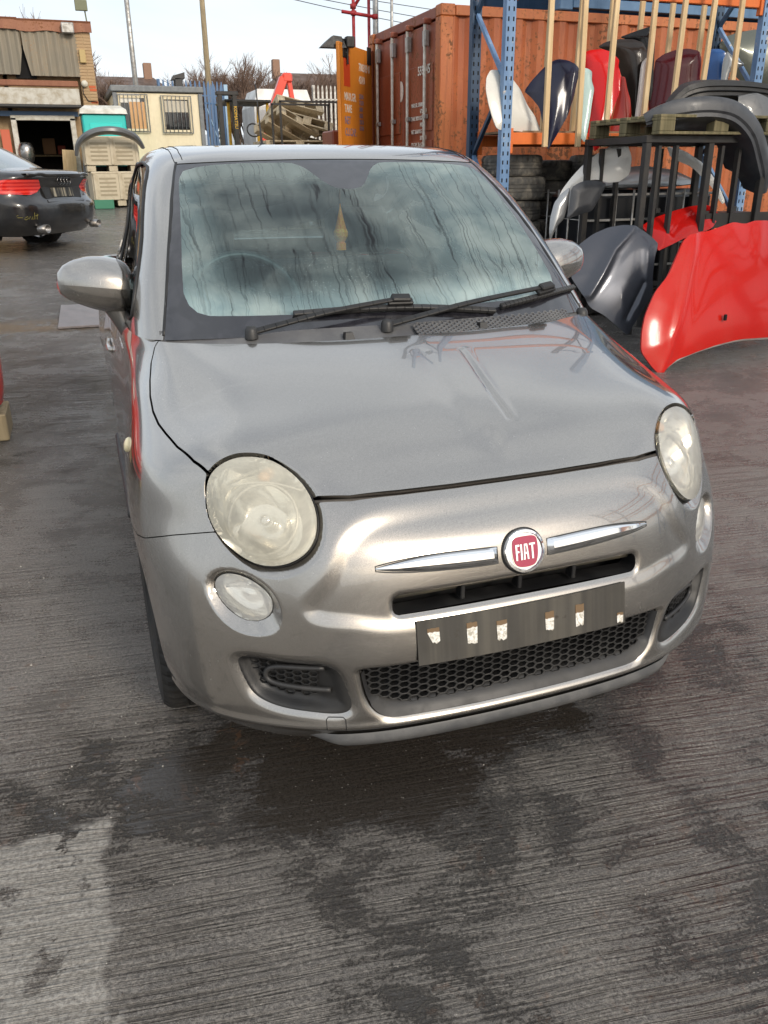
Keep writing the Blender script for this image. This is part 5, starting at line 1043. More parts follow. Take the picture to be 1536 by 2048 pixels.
mb = MB(); mb.tube([(x - _rb.location.x, 3.75 + .12 * (x - 3.674) + .32 * (z - .54) + .020 + .16 * max(0, 3.50 - x) ** 2 + .03 - _rb.location.y, z - .006 - _rb.location.z) for x, z in smooth_open([(3.16, .02), (3.25, .068), (3.35, .10), (3.5, .13), (3.7, .155), (3.93, .172), (4.22, .162), (4.6, .145), (4.9, .126)], 40)], .014, 8); mb.build('inner_rim', mat('bare alloy edge'), _rb, True)
mb = MB(); mb.box((3.735 - _rb.location.x, 3.655 - _rb.location.y, .36 - _rb.location.z), (.022, .02, .045), bev=.004); mb.build('slot_hole', M_DARK, _rb)
# ---------------------------------------------------------------- bumpers
def bumper_arch(name, label, path, prof, mt, group=None, closed=False):
    """sweep an open channel profile along a path; prof in (out, up) metres, out = along 'o' of each station"""
    pts = [Vector(p) for p, _ in path]; outs = [Vector(o).normalized() for _, o in path]; n = 40
    A = smooth_open(np.array([list(p) for p in pts]), n); _o = np.array([list(o) for o in outs]); O = np.stack([np.interp(np.linspace(0, len(_o) - 1, n), np.arange(len(_o)), _o[:, c]) for c in range(3)], 1); t = thing(name, label, 'bumper', tuple(A[0]), group=group); rows = []
    for i in range(n):
        tg = A[min(i + 1, n - 1)] - A[max(i - 1, 0)]; tg /= np.linalg.norm(tg); o = O[i] - tg * (O[i] @ tg); o /= np.linalg.norm(o); s = np.cross(tg, o)
        k = .55 + .45 * min(1, min(i, n - 1 - i) / 6); rows.append([tuple(A[i] + o * q[0] * k + s * q[1] * k - A[0]) for q in prof])
    mb = MB(); mb.grid(rows, thick=.005); o = autosmooth(fix_normals(mb.build('skin', mt, t, True)), 28); return t
M_BUMP = gmat('scuffed dark bumper plastic', (.045, .048, .055), (.075, .078, .085), scale=6, rough=(.3, .5)); M_SILB = gloss('silver bumper paint', (.32, .33, .34), .6)
CH = [(-.13, -.10), (-.05, -.125), (.0, -.10), (.02, -.03), (.015, .05), (-.03, .10), (-.10, .115)]
# dark bumper perched on the pallet, bowed over its edge
OUT = (0, -1, .15)
bumper_arch('dark_bumper', 'large dark grey bumper bowed over the pallet at the top right', [(p, OUT) for p in ((3.607, 4.72, 1.766), (3.719, 4.66, 1.815), (3.893, 4.60, 1.852), (4.093, 4.56, 1.866), (4.304, 4.54, 1.843), (4.464, 4.54, 1.775), (4.616, 4.56, 1.659), (4.729, 4.60, 1.531), (4.84, 4.64, 1.375), (4.90, 4.70, 1.20))], [(-.12, -.080), (-.012, -.074), (.0, -.055), (.006, -.01), (.004, .030), (-.012, .046), (-.012, .075), (-.05, .092), (-.18, .105), (-.34, .11)], M_BUMP)
bumper_arch('black_bumper', 'ribbed black bumper moulding nested behind the grey one on the pallet', [(p, OUT) for p in ((4.02, 4.95, 1.86), (4.174, 4.92, 1.955), (4.315, 4.9, 1.99), (4.505, 4.9, 2.00), (4.744, 4.9, 2.00), (5.052, 4.92, 1.98), (5.36, 5.0, 1.93))], [(-.10, -.12), (-.01, -.09), (.0, -.05), (-.015, -.045), (-.012, -.02), (.0, -.012), (-.02, -.006), (-.018, .02), (-.002, .028), (-.05, .055), (-.2, .07)], M_BLACK)
bumper_arch('grey_bumper', 'broad grey bumper face hanging at the right edge below the pallet', [(p, OUT) for p in ((4.62, 4.86, 1.90), (4.86, 4.80, 1.84), (5.06, 4.78, 1.68), (5.18, 4.8, 1.48), (5.24, 4.84, 1.28))], [(-.10, -.16), (-.01, -.13), (.01, -.04), (.01, .05), (-.03, .12), (-.14, .16)], mat('mid grey bumper paint', (.11, .115, .12), .35, coat=.5))
shell('silver_bumper', 'silver bumper corner hanging below the white bonnet', 'bumper', (3.26, 5.34, 1.02, 0, .1, [(3.179, .79), (3.165, .90), (3.174, 1.01), (3.212, 1.137), (3.28, 1.21), (3.372, 1.27), (3.355, 1.135), (3.32, 1.007), (3.25, .944), (3.20, .86)]), M_SILB, .05, .06)
shell('black_bumper', 'matt black bumper corner between the silver one and the tank', 'bumper', (3.52, 5.32, 1.15, 0, .1, [(3.367, 1.265), (3.44, 1.30), (3.519, 1.32), (3.62, 1.315), (3.721, 1.292), (3.70, 1.24), (3.672, 1.193), (3.585, 1.065), (3.50, 1.045), (3.428, 1.028), (3.318, 1.0), (3.35, 1.135)]), M_BUMP, .05, .08)
# ---------------------------------------------------------------- tank in its cage
ibc = thing('plastic_tank', 'black plastic tank in a grey tubular cage behind the steel stand', 'tank', (4.42, 5.95, gz(5.95)))
mb = MB(); mb.box((0, 0, .66), (1.40, .78, .92), bev=.07); mb.build('tank_body', mat('black tank plastic', (.010, .012, .016), .32), ibc)
mb = MB(); mb.lathe([(0, .02), (.10, .02), (.11, -.01)], 20, Matrix.Translation((.1, -.05, 1.13))); mb.build('lid', mat('black tank plastic'), ibc, True)
for z in (.24, .44, .64, .86, 1.08): mb = MB(); r = .06; mb.tube([(-.74, -.43, z), (.74, -.43, z), (.74, .43, z), (-.74, .43, z)], .011, 8, closed=True); mb.build('cage_hoop', M_GALV, ibc, True)
for x in np.linspace(-.66, .66, 8): mb = MB(); mb.tube([(x, -.445, .18), (x, -.445, 1.12)], .010, 8); mb.build('cage_upright', M_GALV, ibc, True)
for y in np.linspace(-.3, .3, 4):
    for s in (-1, 1): mb = MB(); mb.tube([(s * .755, y, .18), (s * .755, y, 1.12)], .010, 8); mb.build('cage_upright', M_GALV, ibc, True)
for y in (-.34, 0, .34): mb = MB(); mb.box((0, y, .07), (1.44, .10, .14), bev=.006); mb.build('pallet_runner', M_BLKST, ibc)
# white bonnet lying across the tank, dark parts on top
shell('car_bonnet', 'second white bonnet half hidden behind the steel stand', 'bonnet', (4.62, 5.30, 1.36, -.1, .5, [(4.40, 1.60), (4.58, 1.56), (4.75, 1.45), (4.86, 1.28), (4.90, 1.12), (4.86, 1.10), (4.78, 1.26), (4.62, 1.42), (4.42, 1.50)]), gloss('clean white paint', (.76, .75, .71)), .03, .05)
shell('car_bonnet', 'grey bonnet lying flat on top of the caged tank', 'bonnet', (4.35, 5.75, 1.36, 0, 1.6, [(3.80, 1.25), (3.95, 1.34), (4.2, 1.42), (4.5, 1.44), (4.8, 1.40), (5.0, 1.28), (4.7, 1.26), (4.2, 1.25)]), gloss('silver paint', (.30, .31, .31), .6), .05, .06)
# ---------------------------------------------------------------- black steel stand, pallet on top
st = thing('steel_stand', 'tall black steel stand with open legs carrying a wooden pallet', 'stand', (4.22, 5.10, gz(5.1)))
H = 1.60 - gz(5.1)
for x in (-.60, .02, .60):
    for y in (-.42, .42): mb = MB(); mb.bar((x, y, 0), (x, y, H), .055, .055, bev=.004); mb.build('leg', M_BLKST, st)
for x in (-.47, -.30, .16, .34):
    for y in (-.40, .40): mb = MB(); mb.bar((x, y, .05), (x, y, H - .02), .028, .05); mb.build('inner_bar', M_BLKST, st)
for y in (-.42, .42):
    for z in (H + .0275, .30): mb = MB(); mb.bar((-.63, y, z), (.63, y, z), .055, .055, bev=.004); mb.build('rail', M_BLKST, st)
for x in (-.60, .60): mb = MB(); mb.bar((x, -.39, H + .0275), (x, .39, H + .0275), .05, .05); mb.build('cross_rail', M_BLKST, st)
def pallet(name, label, loc, rz=0.0, m=None, L=1.2, Wd=1.0, rot=None, group=None):
    m = m or M_TIMB2; p = thing(name, label, 'pallet', loc, rz, rot=rot, group=group)
    for k in range(3):
        y = (k - 1) * (Wd / 2 - .05); mb = MB(); mb.box((0, y, .011), (L, .10, .022), bev=.003); mb.build('bottom_board', m, p)
        for x in (-L / 2 + .073, 0, L / 2 - .073): mb = MB(); mb.box((x, y, .0615), (.145, .10, .078), bev=.004); mb.build('block', m, p)
    for x in (-L / 2 + .073, 0, L / 2 - .073): mb = MB(); mb.box((x, 0, .1115), (.145, Wd, .021), bev=.003); mb.build('stringer', m, p)
    for k in range(7): mb = MB(); y = (k - 3) * (Wd - .10) / 6; mb.box((0, y, .1335), (L, .10, .022), bev=.003); mb.build('top_board', m, p)
    return p
pallet('wooden_pallet', 'mossy wooden pallet lying on the black steel stand', (4.25, 5.08, 1.66), 0, M_TIMB3)
# ---------------------------------------------------------------- tyres under the rack
def make_tyre(R=.30, w=.098):
    n = 96; prof = [(.205, -w * .72), (.225, -w * .95), (.258, -w), (R - .018, -w * .93), (R - .004, -w * .75), (R, -w * .55), (R, -w * .36), (R - .007, -w * .34), (R - .007, -w * .28), (R, -w * .26), (R, -w * .05), (R - .007, -w * .04), (R - .007, w * .04), (R, w * .05), (R, w * .26), (R - .007, w * .28), (R - .007, w * .34), (R, w * .36), (R, w * .55), (R - .004, w * .75), (R - .018, w * .93), (.258, w), (.225, w * .95), (.205, w * .72)]
    vs, fs = [], []; m = len(prof)
    for k in range(n):
        a = 2 * math.pi * k / n
        for r, h in prof:
            if r > R - .006 and abs(h) > w * .3 and k % 3 == 0: r -= .006
            vs.append((r * math.cos(a), r * math.sin(a), h))
    for k in range(n):
        for i in range(m - 1): fs.append((k * m + i, ((k + 1) % n) * m + i, ((k + 1) % n) * m + i + 1, k * m + i + 1))
    mb = MB(); mb.add(vs, fs); return mb.mesh('tyre')
TY = [make_tyre(), make_tyre(.315, .108), make_tyre(.30, .088)]
M_RUB2 = gmat('dusty old tyre rubber', (.08, .077, .07), (.30, .27, .22), scale=9, lo=.42, hi=.75, rough=(.75, .95), bump=.25, bscale=220)
for m_ in TY: m_.materials.append(M_RUB2)
names = {0: 'front stack beside the blue upright', 1: 'second stack behind the front one', 2: 'third stack nearest the white bonnet'}
ords = ['lowest tyre', 'second tyre from the ground', 'third tyre from the ground', 'fourth tyre from the ground', 'fifth tyre from the ground', 'sixth tyre from the ground', 'topmost tyre']
for s, (x, y, ks, top) in enumerate(((3.385, 6.50, (1, 0, 2, 1, 0, 1, 0), 1.505), (4.00, 6.85, (0, 2, 0, 1, 2, 0, 0), 1.46), (4.43, 6.55, (1, 0, 0, 2, 0, 1, 1), 1.50))):
    z = gz(y)
    hs = [{0: .196, 1: .216, 2: .176}[k] for k in ks]; n = 0
    while n < len(ks) and z + hs[n] < top + .08: z += hs[n]; n += 1
    z = gz(y)
    for i in range(n):
        o = bpy.data.objects.new('tyre', TY[ks[i]]); COL.objects.link(o); o.location = (x + random.uniform(-.03, .03), y + random.uniform(-.03, .03), z + hs[i] / 2); o.rotation_euler = (0, 0, random.uniform(0, 6)); z += hs[i]
        tag(o, ('topmost tyre' if i == n - 1 else ords[i]) + ' of the ' + names[s], 'tyre', 'used tyres stacked under the rack')
# dark clutter under the right end of the rack
t = thing('black_crate', 'black slatted stillage half hidden behind the red bonnets', 'crate', (4.75, 5.05, gz(5.05)))
for k in range(6): mb = MB(); mb.box((0, -.35, .12 + k * .16), (.9, .02, .12), bev=.004); mb.build('slat', M_BLKST, t)
for x in (-.44, .44):
    for y in (-.33, .33): mb = MB(); mb.box((x, y, .5), (.05, .05, 1.0)); mb.build('post', M_BLKST, t)
mb = MB(); mb.box((0, .0, .95), (.9, .66, .02)); mb.build('lid', M_BLKST, t)

# ---------------------------------------------------------------- second run of racking along the right side of the yard
rk2 = thing('pallet_rack', 'long blue racking along the right side of the yard with orange beams', 'racking', (5.75, .2, 0))
for k, y in enumerate((2.9, .2, -2.5, -5.2)):
    for x in (-.45, .45): mb = MB(); mb.box((x, y - .2, 2.6), (.07, .09, 5.2), bev=.004); mb.build('upright', M_RBLU, rk2)
    zz = [.2 + i * .5 for i in range(11)]
    for i in range(10): mb = MB(); mb.bar((-.42 if i % 2 else .42, y - .2, zz[i]), (.42 if i % 2 else -.42, y - .2, zz[i + 1]), .035, .035); mb.build('brace', M_RDBL, rk2)
for y in (1.35, -1.35, -4.05):
    for z in (1.4, 2.7, 4.0):
        for x in (-.45, .45): mb = MB(); mb.box((x, y, z), (.045, 2.6, .11), bev=.004); mb.build('beam', M_BEAM, rk2)
# ---------------------------------------------------------------- grit and small litter on the concrete
gb = MB(); rg_ = random.Random(3)
for k in range(1100):
    if k < 500: x, y = rg_.gauss(2.3, .8), rg_.gauss(1.7, .9)
    elif k < 1000: x, y = rg_.gauss(-1.15, .35), rg_.gauss(1.2, 1.2)
    else: x, y = rg_.uniform(-1.6, 2.6), rg_.uniform(-.7, 2.5)
    if abs(x) < .8 and y > .1: continue
    r = rg_.uniform(.0010, .0026) * (2.2 if rg_.random() < .06 else 1); a = rg_.uniform(0, 6.28); z = gz(y)
    gb.mi = 0 if rg_.random() < .55 else 1
    gb.add([(x + r * math.cos(a + q) * rg_.uniform(.7, 1.3), y + r * math.sin(a + q) * rg_.uniform(.7, 1.3), z) for q in (0, 2.1, 4.2)] + [(x + rg_.uniform(-r, r) * .4, y, z + r * 1.1)], [(0, 1, 3), (1, 2, 3), (2, 0, 3)])
o = gb.build('grit', [mat('pale grit', (.38, .36, .32), .7), mat('dark grit', (.05, .04, .035), .7)]); o['kind'] = 'stuff'; o['label'] = 'scattered pale and dark grit on the wet concrete'; o['category'] = 'grit'
# ---------------------------------------------------------------- workshop at the far left
def part(parent, off):
    def f(nm, fnc, mt, par=None, sm=False):
        mb = MB(); fnc(mb); mb.v = [(x - off[0], y - off[1], z - off[2]) for x, y, z in mb.v]; return mb.build(nm, mt, par or parent, sm)
    return f
YW = 24.0; ZW = gz(24)
wk = thing('workshop', 'old brick workshop with torn rusty corrugated cladding and an open doorway', 'workshop', (-3.0, YW, ZW)); K = part(wk, (-3.0, YW, ZW))
M_BRK = gmat('pale rendered brick', (.42, .30, .17), (.30, .20, .11), scale=5, rough=(.8, .95), bump=.2, bscale=40); M_CORR = rusty('grey corrugated sheet', (.20, .18, .14), (.26, .22, .16), rustc=(.17, .09, .04), amt=.45, rough=.65, sc=1.6); M_RIDGE = rusty('rusty ridge sheet', (.22, .085, .045), (.30, .13, .07), amt=.6, rough=.7)
def corr2(mb, x0, x1, y, z0f, z1, pitch=.20, dep=.045):
    n = int((x1 - x0) / pitch * 6); P = []
    xs_ = np.linspace(x0, x1, n)
    for t in (0, 1): P.append([(x, y - dep * (.5 + .5 * math.cos(2 * math.pi * (x - x0) / pitch)), z0f(x) if t == 0 else z1) for x in xs_])
    mb.grid(P, thick=.003)
K('wall_pier', lambda mb: mb.box((.16, YW + .2, (ZW + 5.0) / 2), (.38, .5, 5.0 - ZW), bev=.01), M_BRK)
K('wall', lambda mb: mb.box((-5.6, YW + .35, (ZW + 5) / 2), (7.6, .2, 5 - ZW)), M_BRK); K('wall', lambda mb: mb.box((-.95, YW + .35, 3.95), (1.9, .2, 2.1)), M_BRK); K('wall', lambda mb: mb.box((.12, YW + 4, (ZW + 5) / 2), (.25, 7.3, 5 - ZW)), M_BRK)
# brick courses on the pier
bk = MB(); bk.box((0, 0, 0), (.172, .03, .060), bev=.005); bkm = bk.mesh('brick'); M_BR2 = gmat('loose brick faces', (.46, .33, .19), (.34, .20, .11), scale=2, rough=(.85, .95)); bkm.materials.append(M_BR2)
bkr = bkm.copy(); bkr.materials.clear(); bkr.materials.append(mat('red brick face', (.50, .12, .05), .9))
pier = [o for o in wk.children if o.name.startswith('wall_pier')][0]
for r in range(24):
    for c in range(2):
        z = 3.12 + r * .072
        if z > 4.9: continue
        o = bpy.data.objects.new('brick', bkr if (r, c) in ((1, 1), (5, 1), (6, 1)) else bkm); COL.objects.link(o); o.parent = pier
        o.location = (.062 + c * .186 + (.010 if r % 2 else -.004) + 3.0, -.043 + random.uniform(-.004, .002), z - ZW)
corr0 = lambda x: 3.80 + (.14 * max(0, 1 - abs(x + 1.30) / .16) * 4.2 if abs(x + 1.30) < .16 else 0)
K('cladding', lambda mb: corr2(mb, -7.0, -1.34, YW - .02, lambda x: 3.80 + (max(0, 1 - abs(x + 1.34) / .12) * .55), 4.92), M_CORR); K('cladding', lambda mb: corr2(mb, -1.30, .02, YW - .05, lambda x: 3.78 + (max(0, 1 - abs(x + 1.30) / .10) * .60), 4.90), M_CORR)
K('dark_gap', lambda mb: mb.box((-1.33, YW + .10, 4.1), (.5, .02, .75)), M_DARK)
for x0, x1, dz in ((-7.0, -1.35, 0.0), (-1.40, .40, -.02)): K('ridge_capping', lambda mb: mb.grid([[(x, YW - .12 + (.03 if t == 1 else 0), z + dz + .02 * math.sin(x * 7) * (t == 0)) for x in np.linspace(x0, x1, 16)] for t, z in ((0, 4.80), (1, 5.02), (2, 5.06))], thick=.01), M_RIDGE)
K('gutter', lambda mb: mb.box((-3.2, YW - .12, 3.60), (6.2, .16, .14), bev=.02), M_RIDGE)
M_FASC = gmat('peeling white fascia', (.56, .54, .48), (.38, .33, .25), scale=6, rough=(.7, .9))
K('fascia_board', lambda mb: mb.box((-3.1, YW - .14, 3.30), (6.0, .10, .38), bev=.01), M_FASC); K('canopy', lambda mb: mb.box((-3.1, YW - .30, 3.06), (6.0, .5, .06), bev=.01), M_PGREY); K('blue_band', lambda mb: mb.box((-2.6, YW - .06, 2.90), (4.8, .05, .12)), mat('faded blue band', (.10, .17, .30), .6))
M_WFR = gmat('off white door frame', (.62, .60, .54), (.45, .41, .34), scale=9)
for x in (-1.80, -.36): K('door_jamb', lambda mb: mb.box((x, YW - .08, (ZW + 2.80) / 2), (.13, .14, 2.80 - ZW), bev=.008), M_WFR)
K('door_head', lambda mb: mb.box((-1.08, YW - .08, 2.80), (1.57, .14, .12), bev=.008), M_WFR)
K('wall', lambda mb: mb.box((-.22, YW + .3, (ZW + 2.9) / 2), (.14, .4, 2.9 - ZW)), M_BRK)
for a, b, c, d, e, f_ in ((-1.08, YW + 3.4, 1.9, 2.6, .05, 2.2), (-2.0, YW + 1.9, 1.9, .05, 3.0, 2.2), (-.2, YW + 1.9, 1.9, .05, 3.0, 2.2)): K('inner_wall', lambda mb: mb.box((a, b, c), (d, e, f_)), mat('near black wall', (.03, .027, .024), .9))  # one near-black colour for the room behind the doorway
K('ceiling', lambda mb: mb.box((-1.08, YW + 1.9, 2.95), (2.6, 3.0, .05)), mat('near black wall')); K('shelf', lambda mb: mb.box((-1.0, YW + 2.6, 1.95), (1.5, .5, .04)), M_TIMB2); K('red_panel', lambda mb: mb.box((-2.05, YW - .05, 2.10), (.22, .04, .85), bev=.01), mat('orange red panel', (.55, .12, .06), .6))
K('wall_lamp', lambda mb: mb.lathe([(0, .07), (.07, .06), (.085, .0)], 16, Matrix.Translation((.06, YW - .09, 3.62)) @ Matrix.Rotation(R_(90), 4, 'X')), mat('cream lamp glass', (.6, .57, .48), .4), None, True)
K('flood_lamp', lambda mb: mb.box((-.18, YW - .22, 4.86), (.30, .16, .24), bev=.02), M_GALV); K('alarm_box', lambda mb: mb.box((.10, YW - .10, 4.25), (.15, .10, .30), bev=.01), mat('ochre box', (.45, .33, .14), .6)); K('roof_lamp', lambda mb: (mb.box((.22, YW - .05, 5.40), (.30, .10, .24), bev=.01), mb.tube([(.30, YW, 5.28), (.32, YW, 4.95)], .02, 6)), mat('olive lamp box', (.16, .17, .10), .6))
K('cable', lambda mb: mb.tube([(.02, YW - .08, 3.60), (.0, YW - .08, 3.4), (.1, YW - .08, 3.22), (.33, YW - .08, 3.2)], .012, 6), M_BLKST, None, True)
for nm, lb, ct, x, y, z, d, c in (('cardboard_box', 'brown cardboard box on the shelf inside the dark doorway', 'box', -1.05, YW + 2.5, 2.20, (.34, .3, .42), (.30, .17, .09)), ('red_crate', 'small red crate on the shelf inside the dark doorway', 'crate', -.72, YW + 2.5, 2.10, (.22, .25, .24), (.30, .06, .04))):
    t = tag(MB().box((0, 0, 0), d, bev=.012).build(nm, mat(nm, c, .8)), lb, ct); t.location = (x, y, z)
t = thing('engine_part', 'grey gearbox casing standing at the left of the doorway', 'gearbox', (-1.60, YW - .25, ZW)); mb = MB(); mb.lathe([(0, 1.30), (.14, 1.28), (.19, 1.15), (.20, 1.0), (.16, .85), (.10, .78), (0, .78)], 18); mb.build('casing', M_SILV, t, True); mb = MB(); mb.box((0, 0, .39), (.34, .34, .78), bev=.01); mb.build('stand', M_BLKST, t)
t = tag(MB().box((0, 0, .45), (.34, .04, .9), bev=.005).build('plywood_sheet', M_TIMB), 'pale plywood offcut leaning in the workshop doorway', 'board'); t.location = (-.62, YW - .25, ZW + .22); t.rotation_euler = (R_(8), R_(4), 0)
# ---------------------------------------------------------------- site cabin
YC = 22.0; ZC = gz(YC); cb = thing('site_cabin', 'cream site cabin with two barred windows and grey trim', 'cabin', (1.7, YC, ZC)); K = part(cb, (1.7, YC, ZC)); M_CREAM = gmat('cream cabin panel', (.80, .71, .50), (.72, .62, .42), scale=1.5, rough=(.5, .7), stretch=(1, 1, .4)); M_GTRIM = gmat('grey cabin trim', (.14, .15, .16), (.24, .25, .25), scale=8)
K('wall', lambda mb: mb.box((1.69, YC + 1.5, (ZC + 3.28) / 2 + .10), (2.10, 3.0, 3.28 - ZC - .2)), M_CREAM); K('roof', lambda mb: mb.box((1.69, YC + 1.5, 3.37), (2.24, 3.16, .14), bev=.02), M_GTRIM)
for x in (.655, 2.725): K('corner_trim', lambda mb: mb.box((x, YC - .01, (ZC + 3.28) / 2 + .1), (.10, .10, 3.28 - ZC - .2), bev=.01), M_GTRIM)
K('plywood_patch', lambda mb: mb.box((.98, YC - .008, 3.16), (.52, .012, .20)), mat('white patch', (.72, .70, .64), .6)); K('end_window', lambda mb: mb.box((.632, YC + .9, 2.7), (.02, .7, .7)), M_GTRIM)
for k, (x0, x1, z0, z1) in enumerate(((.72, 1.40, 2.42, 3.22), (1.76, 2.46, 2.40, 3.20))):
    w = K('window', lambda mb: mb.box(((x0 + x1) / 2, YC - .004, (z0 + z1) / 2), (x1 - x0 - .10, .012, z1 - z0 - .10)), mat('dark pane', (.015, .017, .02), .1, coat=1.0))
    K('frame', lambda mb: [mb.bar(a, b, .05, .05, up=(0, 1, 0)) for a, b in (((x0 + .03, YC - .02, z0), (x0 + .03, YC - .02, z1)), ((x1 - .03, YC - .02, z0), (x1 - .03, YC - .02, z1)), ((x0 + .06, YC - .02, z0 + .03), (x1 - .06, YC - .02, z0 + .03)), ((x0 + .06, YC - .02, z1 - .03), (x1 - .06, YC - .02, z1 - .03)))], M_CREAM, w)
    K('inner_board', lambda mb: mb.box(((x0 + x1) / 2 + (.10 if k == 0 else 0), YC - .012, (z0 + z1) / 2 + (-.04 if k == 0 else .19)), (.36 if k == 0 else .56, .008, .60 if k == 0 else .26)), mat('board behind pane %d' % k, (.62, .36, .17) if k == 0 else (.55, .50, .40), .7), w)
    K('grille_frame', lambda mb: mb.tube([(x0 - .02, YC - .07, z0 - .02), (x1 + .02, YC - .07, z0 - .02), (x1 + .02, YC - .07, z1 + .02), (x0 - .02, YC - .07, z1 + .02)], .016, 6, closed=True), M_GTRIM, w)
    for i in range(7):
        x = x0 + .04 + i * (x1 - x0 - .08) / 6; K('bar', lambda mb: mb.tube([(x, YC - .07, z0 - .02), (x, YC - .07, z1 + .02)], .0085, 6), M_GTRIM, w, True)
K('roof_vent', lambda mb: (mb.box((2.28, YC + .5, 3.56), (.20, .3, .24), bev=.02), mb.add([(2.10, YC + .35, 3.62), (2.44, YC + .35, 3.66), (2.44, YC + .65, 3.66), (2.10, YC + .65, 3.62), (2.16, YC + .35, 3.72), (2.44, YC + .35, 3.80), (2.44, YC + .65, 3.80), (2.16, YC + .65, 3.72)], [(0, 1, 5, 4), (1, 2, 6, 5), (2, 3, 7, 6), (3, 0, 4, 7), (4, 5, 6, 7)])), M_PGREY)
# ---------------------------------------------------------------- portable toilet
lo = thing('portable_toilet', 'turquoise portable toilet with white domed roof beside the cabin', 'toilet', (.30, 21.2, gz(21.2))); HZ = 2.75 - gz(21.2)
M_TURQ = mat('turquoise plastic', (.02, .50, .46), .4); M_LOOW = gmat('white roof plastic', (.68, .67, .62), (.5, .48, .42), scale=6)
mb = MB(); mb.box((0, .45, HZ / 2), (.98, 1.0, HZ - .0), bev=.03); mb.build('shell', M_TURQ, lo); mb = MB(); mb.box((.03, -.058, HZ / 2 - .05), (.74, .025, HZ - .3), bev=.01); mb.build('door', mat('turquoise door', (.03, .58, .53), .35), lo)
mb = MB(); mb.add([(-.54, -.12, HZ), (.54, -.12, HZ), (.54, 1.0, HZ), (-.54, 1.0, HZ), (-.52, -.10, HZ + .10), (.52, -.10, HZ + .10), (.52, .98, HZ + .10), (-.52, .98, HZ + .10), (-.40, .1, HZ + .19), (.40, .1, HZ + .19), (.40, .8, HZ + .19), (-.40, .8, HZ + .19)], [(0, 1, 5, 4), (1, 2, 6, 5), (2, 3, 7, 6), (3, 0, 4, 7), (4, 5, 9, 8), (5, 6, 10, 9), (6, 7, 11, 10), (7, 4, 8, 11), (8, 9, 10, 11)]); mb.build('roof', M_LOOW, lo)
# ---------------------------------------------------------------- pallet boxes
M_BIN = gmat('dirty cream plastic', (.56, .49, .36), (.38, .31, .21), scale=5, lo=.4, hi=.8, rough=(.6, .85))
def bin_box(label, x, y, z, rz):
    t = thing('pallet_box', label, 'crate', (x, y, z), rz, 'pallet boxes by the cabin'); w, d, h = 1.14, .92, .70; s = .035
    for k, (cx, cy, dx, dy) in enumerate(((0, -d / 2, w, .05), (0, d / 2, w, .05), (-w / 2, 0, .05, d - .05), (w / 2, 0, .05, d - .05))): mb = MB(); mb.box((cx, cy, .13 + (h - .13) / 2), (dx, dy, h - .13), bev=.008); mb.build('side_panel', M_BIN, t)
    mb = MB(); mb.box((0, 0, .15), (w - .06, d - .06, .03)); mb.build('floor', M_BIN, t); mb = MB(); mb.box((0, d / 2 - .05, .065), (w - .1, .02, .12)); mb.build('gap_blackout', M_BLKST, t); mb = MB(); mb.tube([(-w / 2 - .01, -d / 2 - .01, h), (w / 2 + .01, -d / 2 - .01, h), (w / 2 + .01, d / 2 + .01, h), (-w / 2 - .01, d / 2 + .01, h)], .03, 6, closed=True); mb.build('rim', M_BIN, t)  # black strip added at the back so the fork gaps read as shade
    for cx in (-w / 2 + .10, 0, w / 2 - .10):
        mb = MB(); mb.box((cx, 0, .065), (.19, d - .02, .13), bev=.01); mb.build('runner', M_BIN, t)
    for cx in (-w / 2 + .03, 0, w / 2 - .03): mb = MB(); mb.box((cx, -d / 2 - .03, .13 + (h - .13) / 2), (.06, .03, h - .15), bev=.008); mb.build('rib', M_BIN, t)
    for sx in (-.27, .27):
        for r in range(5):
            for c in range(5): pass
        mb = MB()
        for r in range(5): mb.box((sx, -d / 2 - .027, .24 + r * .085), (.36, .008, .04))
        mb.build('slotted_panel', mat('bin slots', (.34, .29, .20), .8), t)['kind'] = 'stuff'
    return t
bin_box('lower cream plastic pallet box standing on the wet yard', .34, 19.9, gz(19.9) + .02, .10); bin_box('upper cream plastic pallet box with mossy stains on the other box', .28, 20.0, gz(19.9) + .745, .02)
bumper_arch('grey_bumper', 'grey car bumper arched over the top of the pallet boxes', [(p, (0, -1, .3)) for p in ((-.463, 19.3, 1.80), (-.40, 19.2, 2.03), (-.256, 19.1, 2.184), (-.075, 19.05, 2.277), (.148, 19.0, 2.32), (.391, 19.0, 2.321), (.607, 19.05, 2.281), (.771, 19.1, 2.212), (.894, 19.2, 2.096), (.978, 19.3, 1.95))], [(-.08, -.075), (-.01, -.065), (.01, -.02), (.0, .035), (-.06, .06), (-.16, .06)], gloss('grey bumper paint', (.16, .165, .17), .5))
for k, (x, y, z, lb) in enumerate(((-.02, 19.3, 0, 'green plastic tray on the ground left of the pallet boxes'), (-.55, 21.5, .25, 'green plastic tray near the workshop door'), (.98, 19.9, .55, 'green plastic tray behind the right side of the boxes'))):
    t = thing('green_tray', lb, 'tray', (x, y, gz(y) + z), .2 * k); mb = MB(); mb.box((0, 0, .01), (.40, .30, .02))
    for a, b, c, d in ((0, -.15, .40, .015), (0, .15, .40, .015), (-.2, 0, .015, .28), (.2, 0, .015, .28)): mb.box((a, b, .10), (c, d, .18))
    mb.build('tray_body', mat('green tray plastic', (.04, .20, .12), .5), t)
    if z: mb = MB(); mb.box((0, 0, -z / 2 - .005), (.34, .24, z - .01)); mb.build('support_crate', M_TIMB2, t)
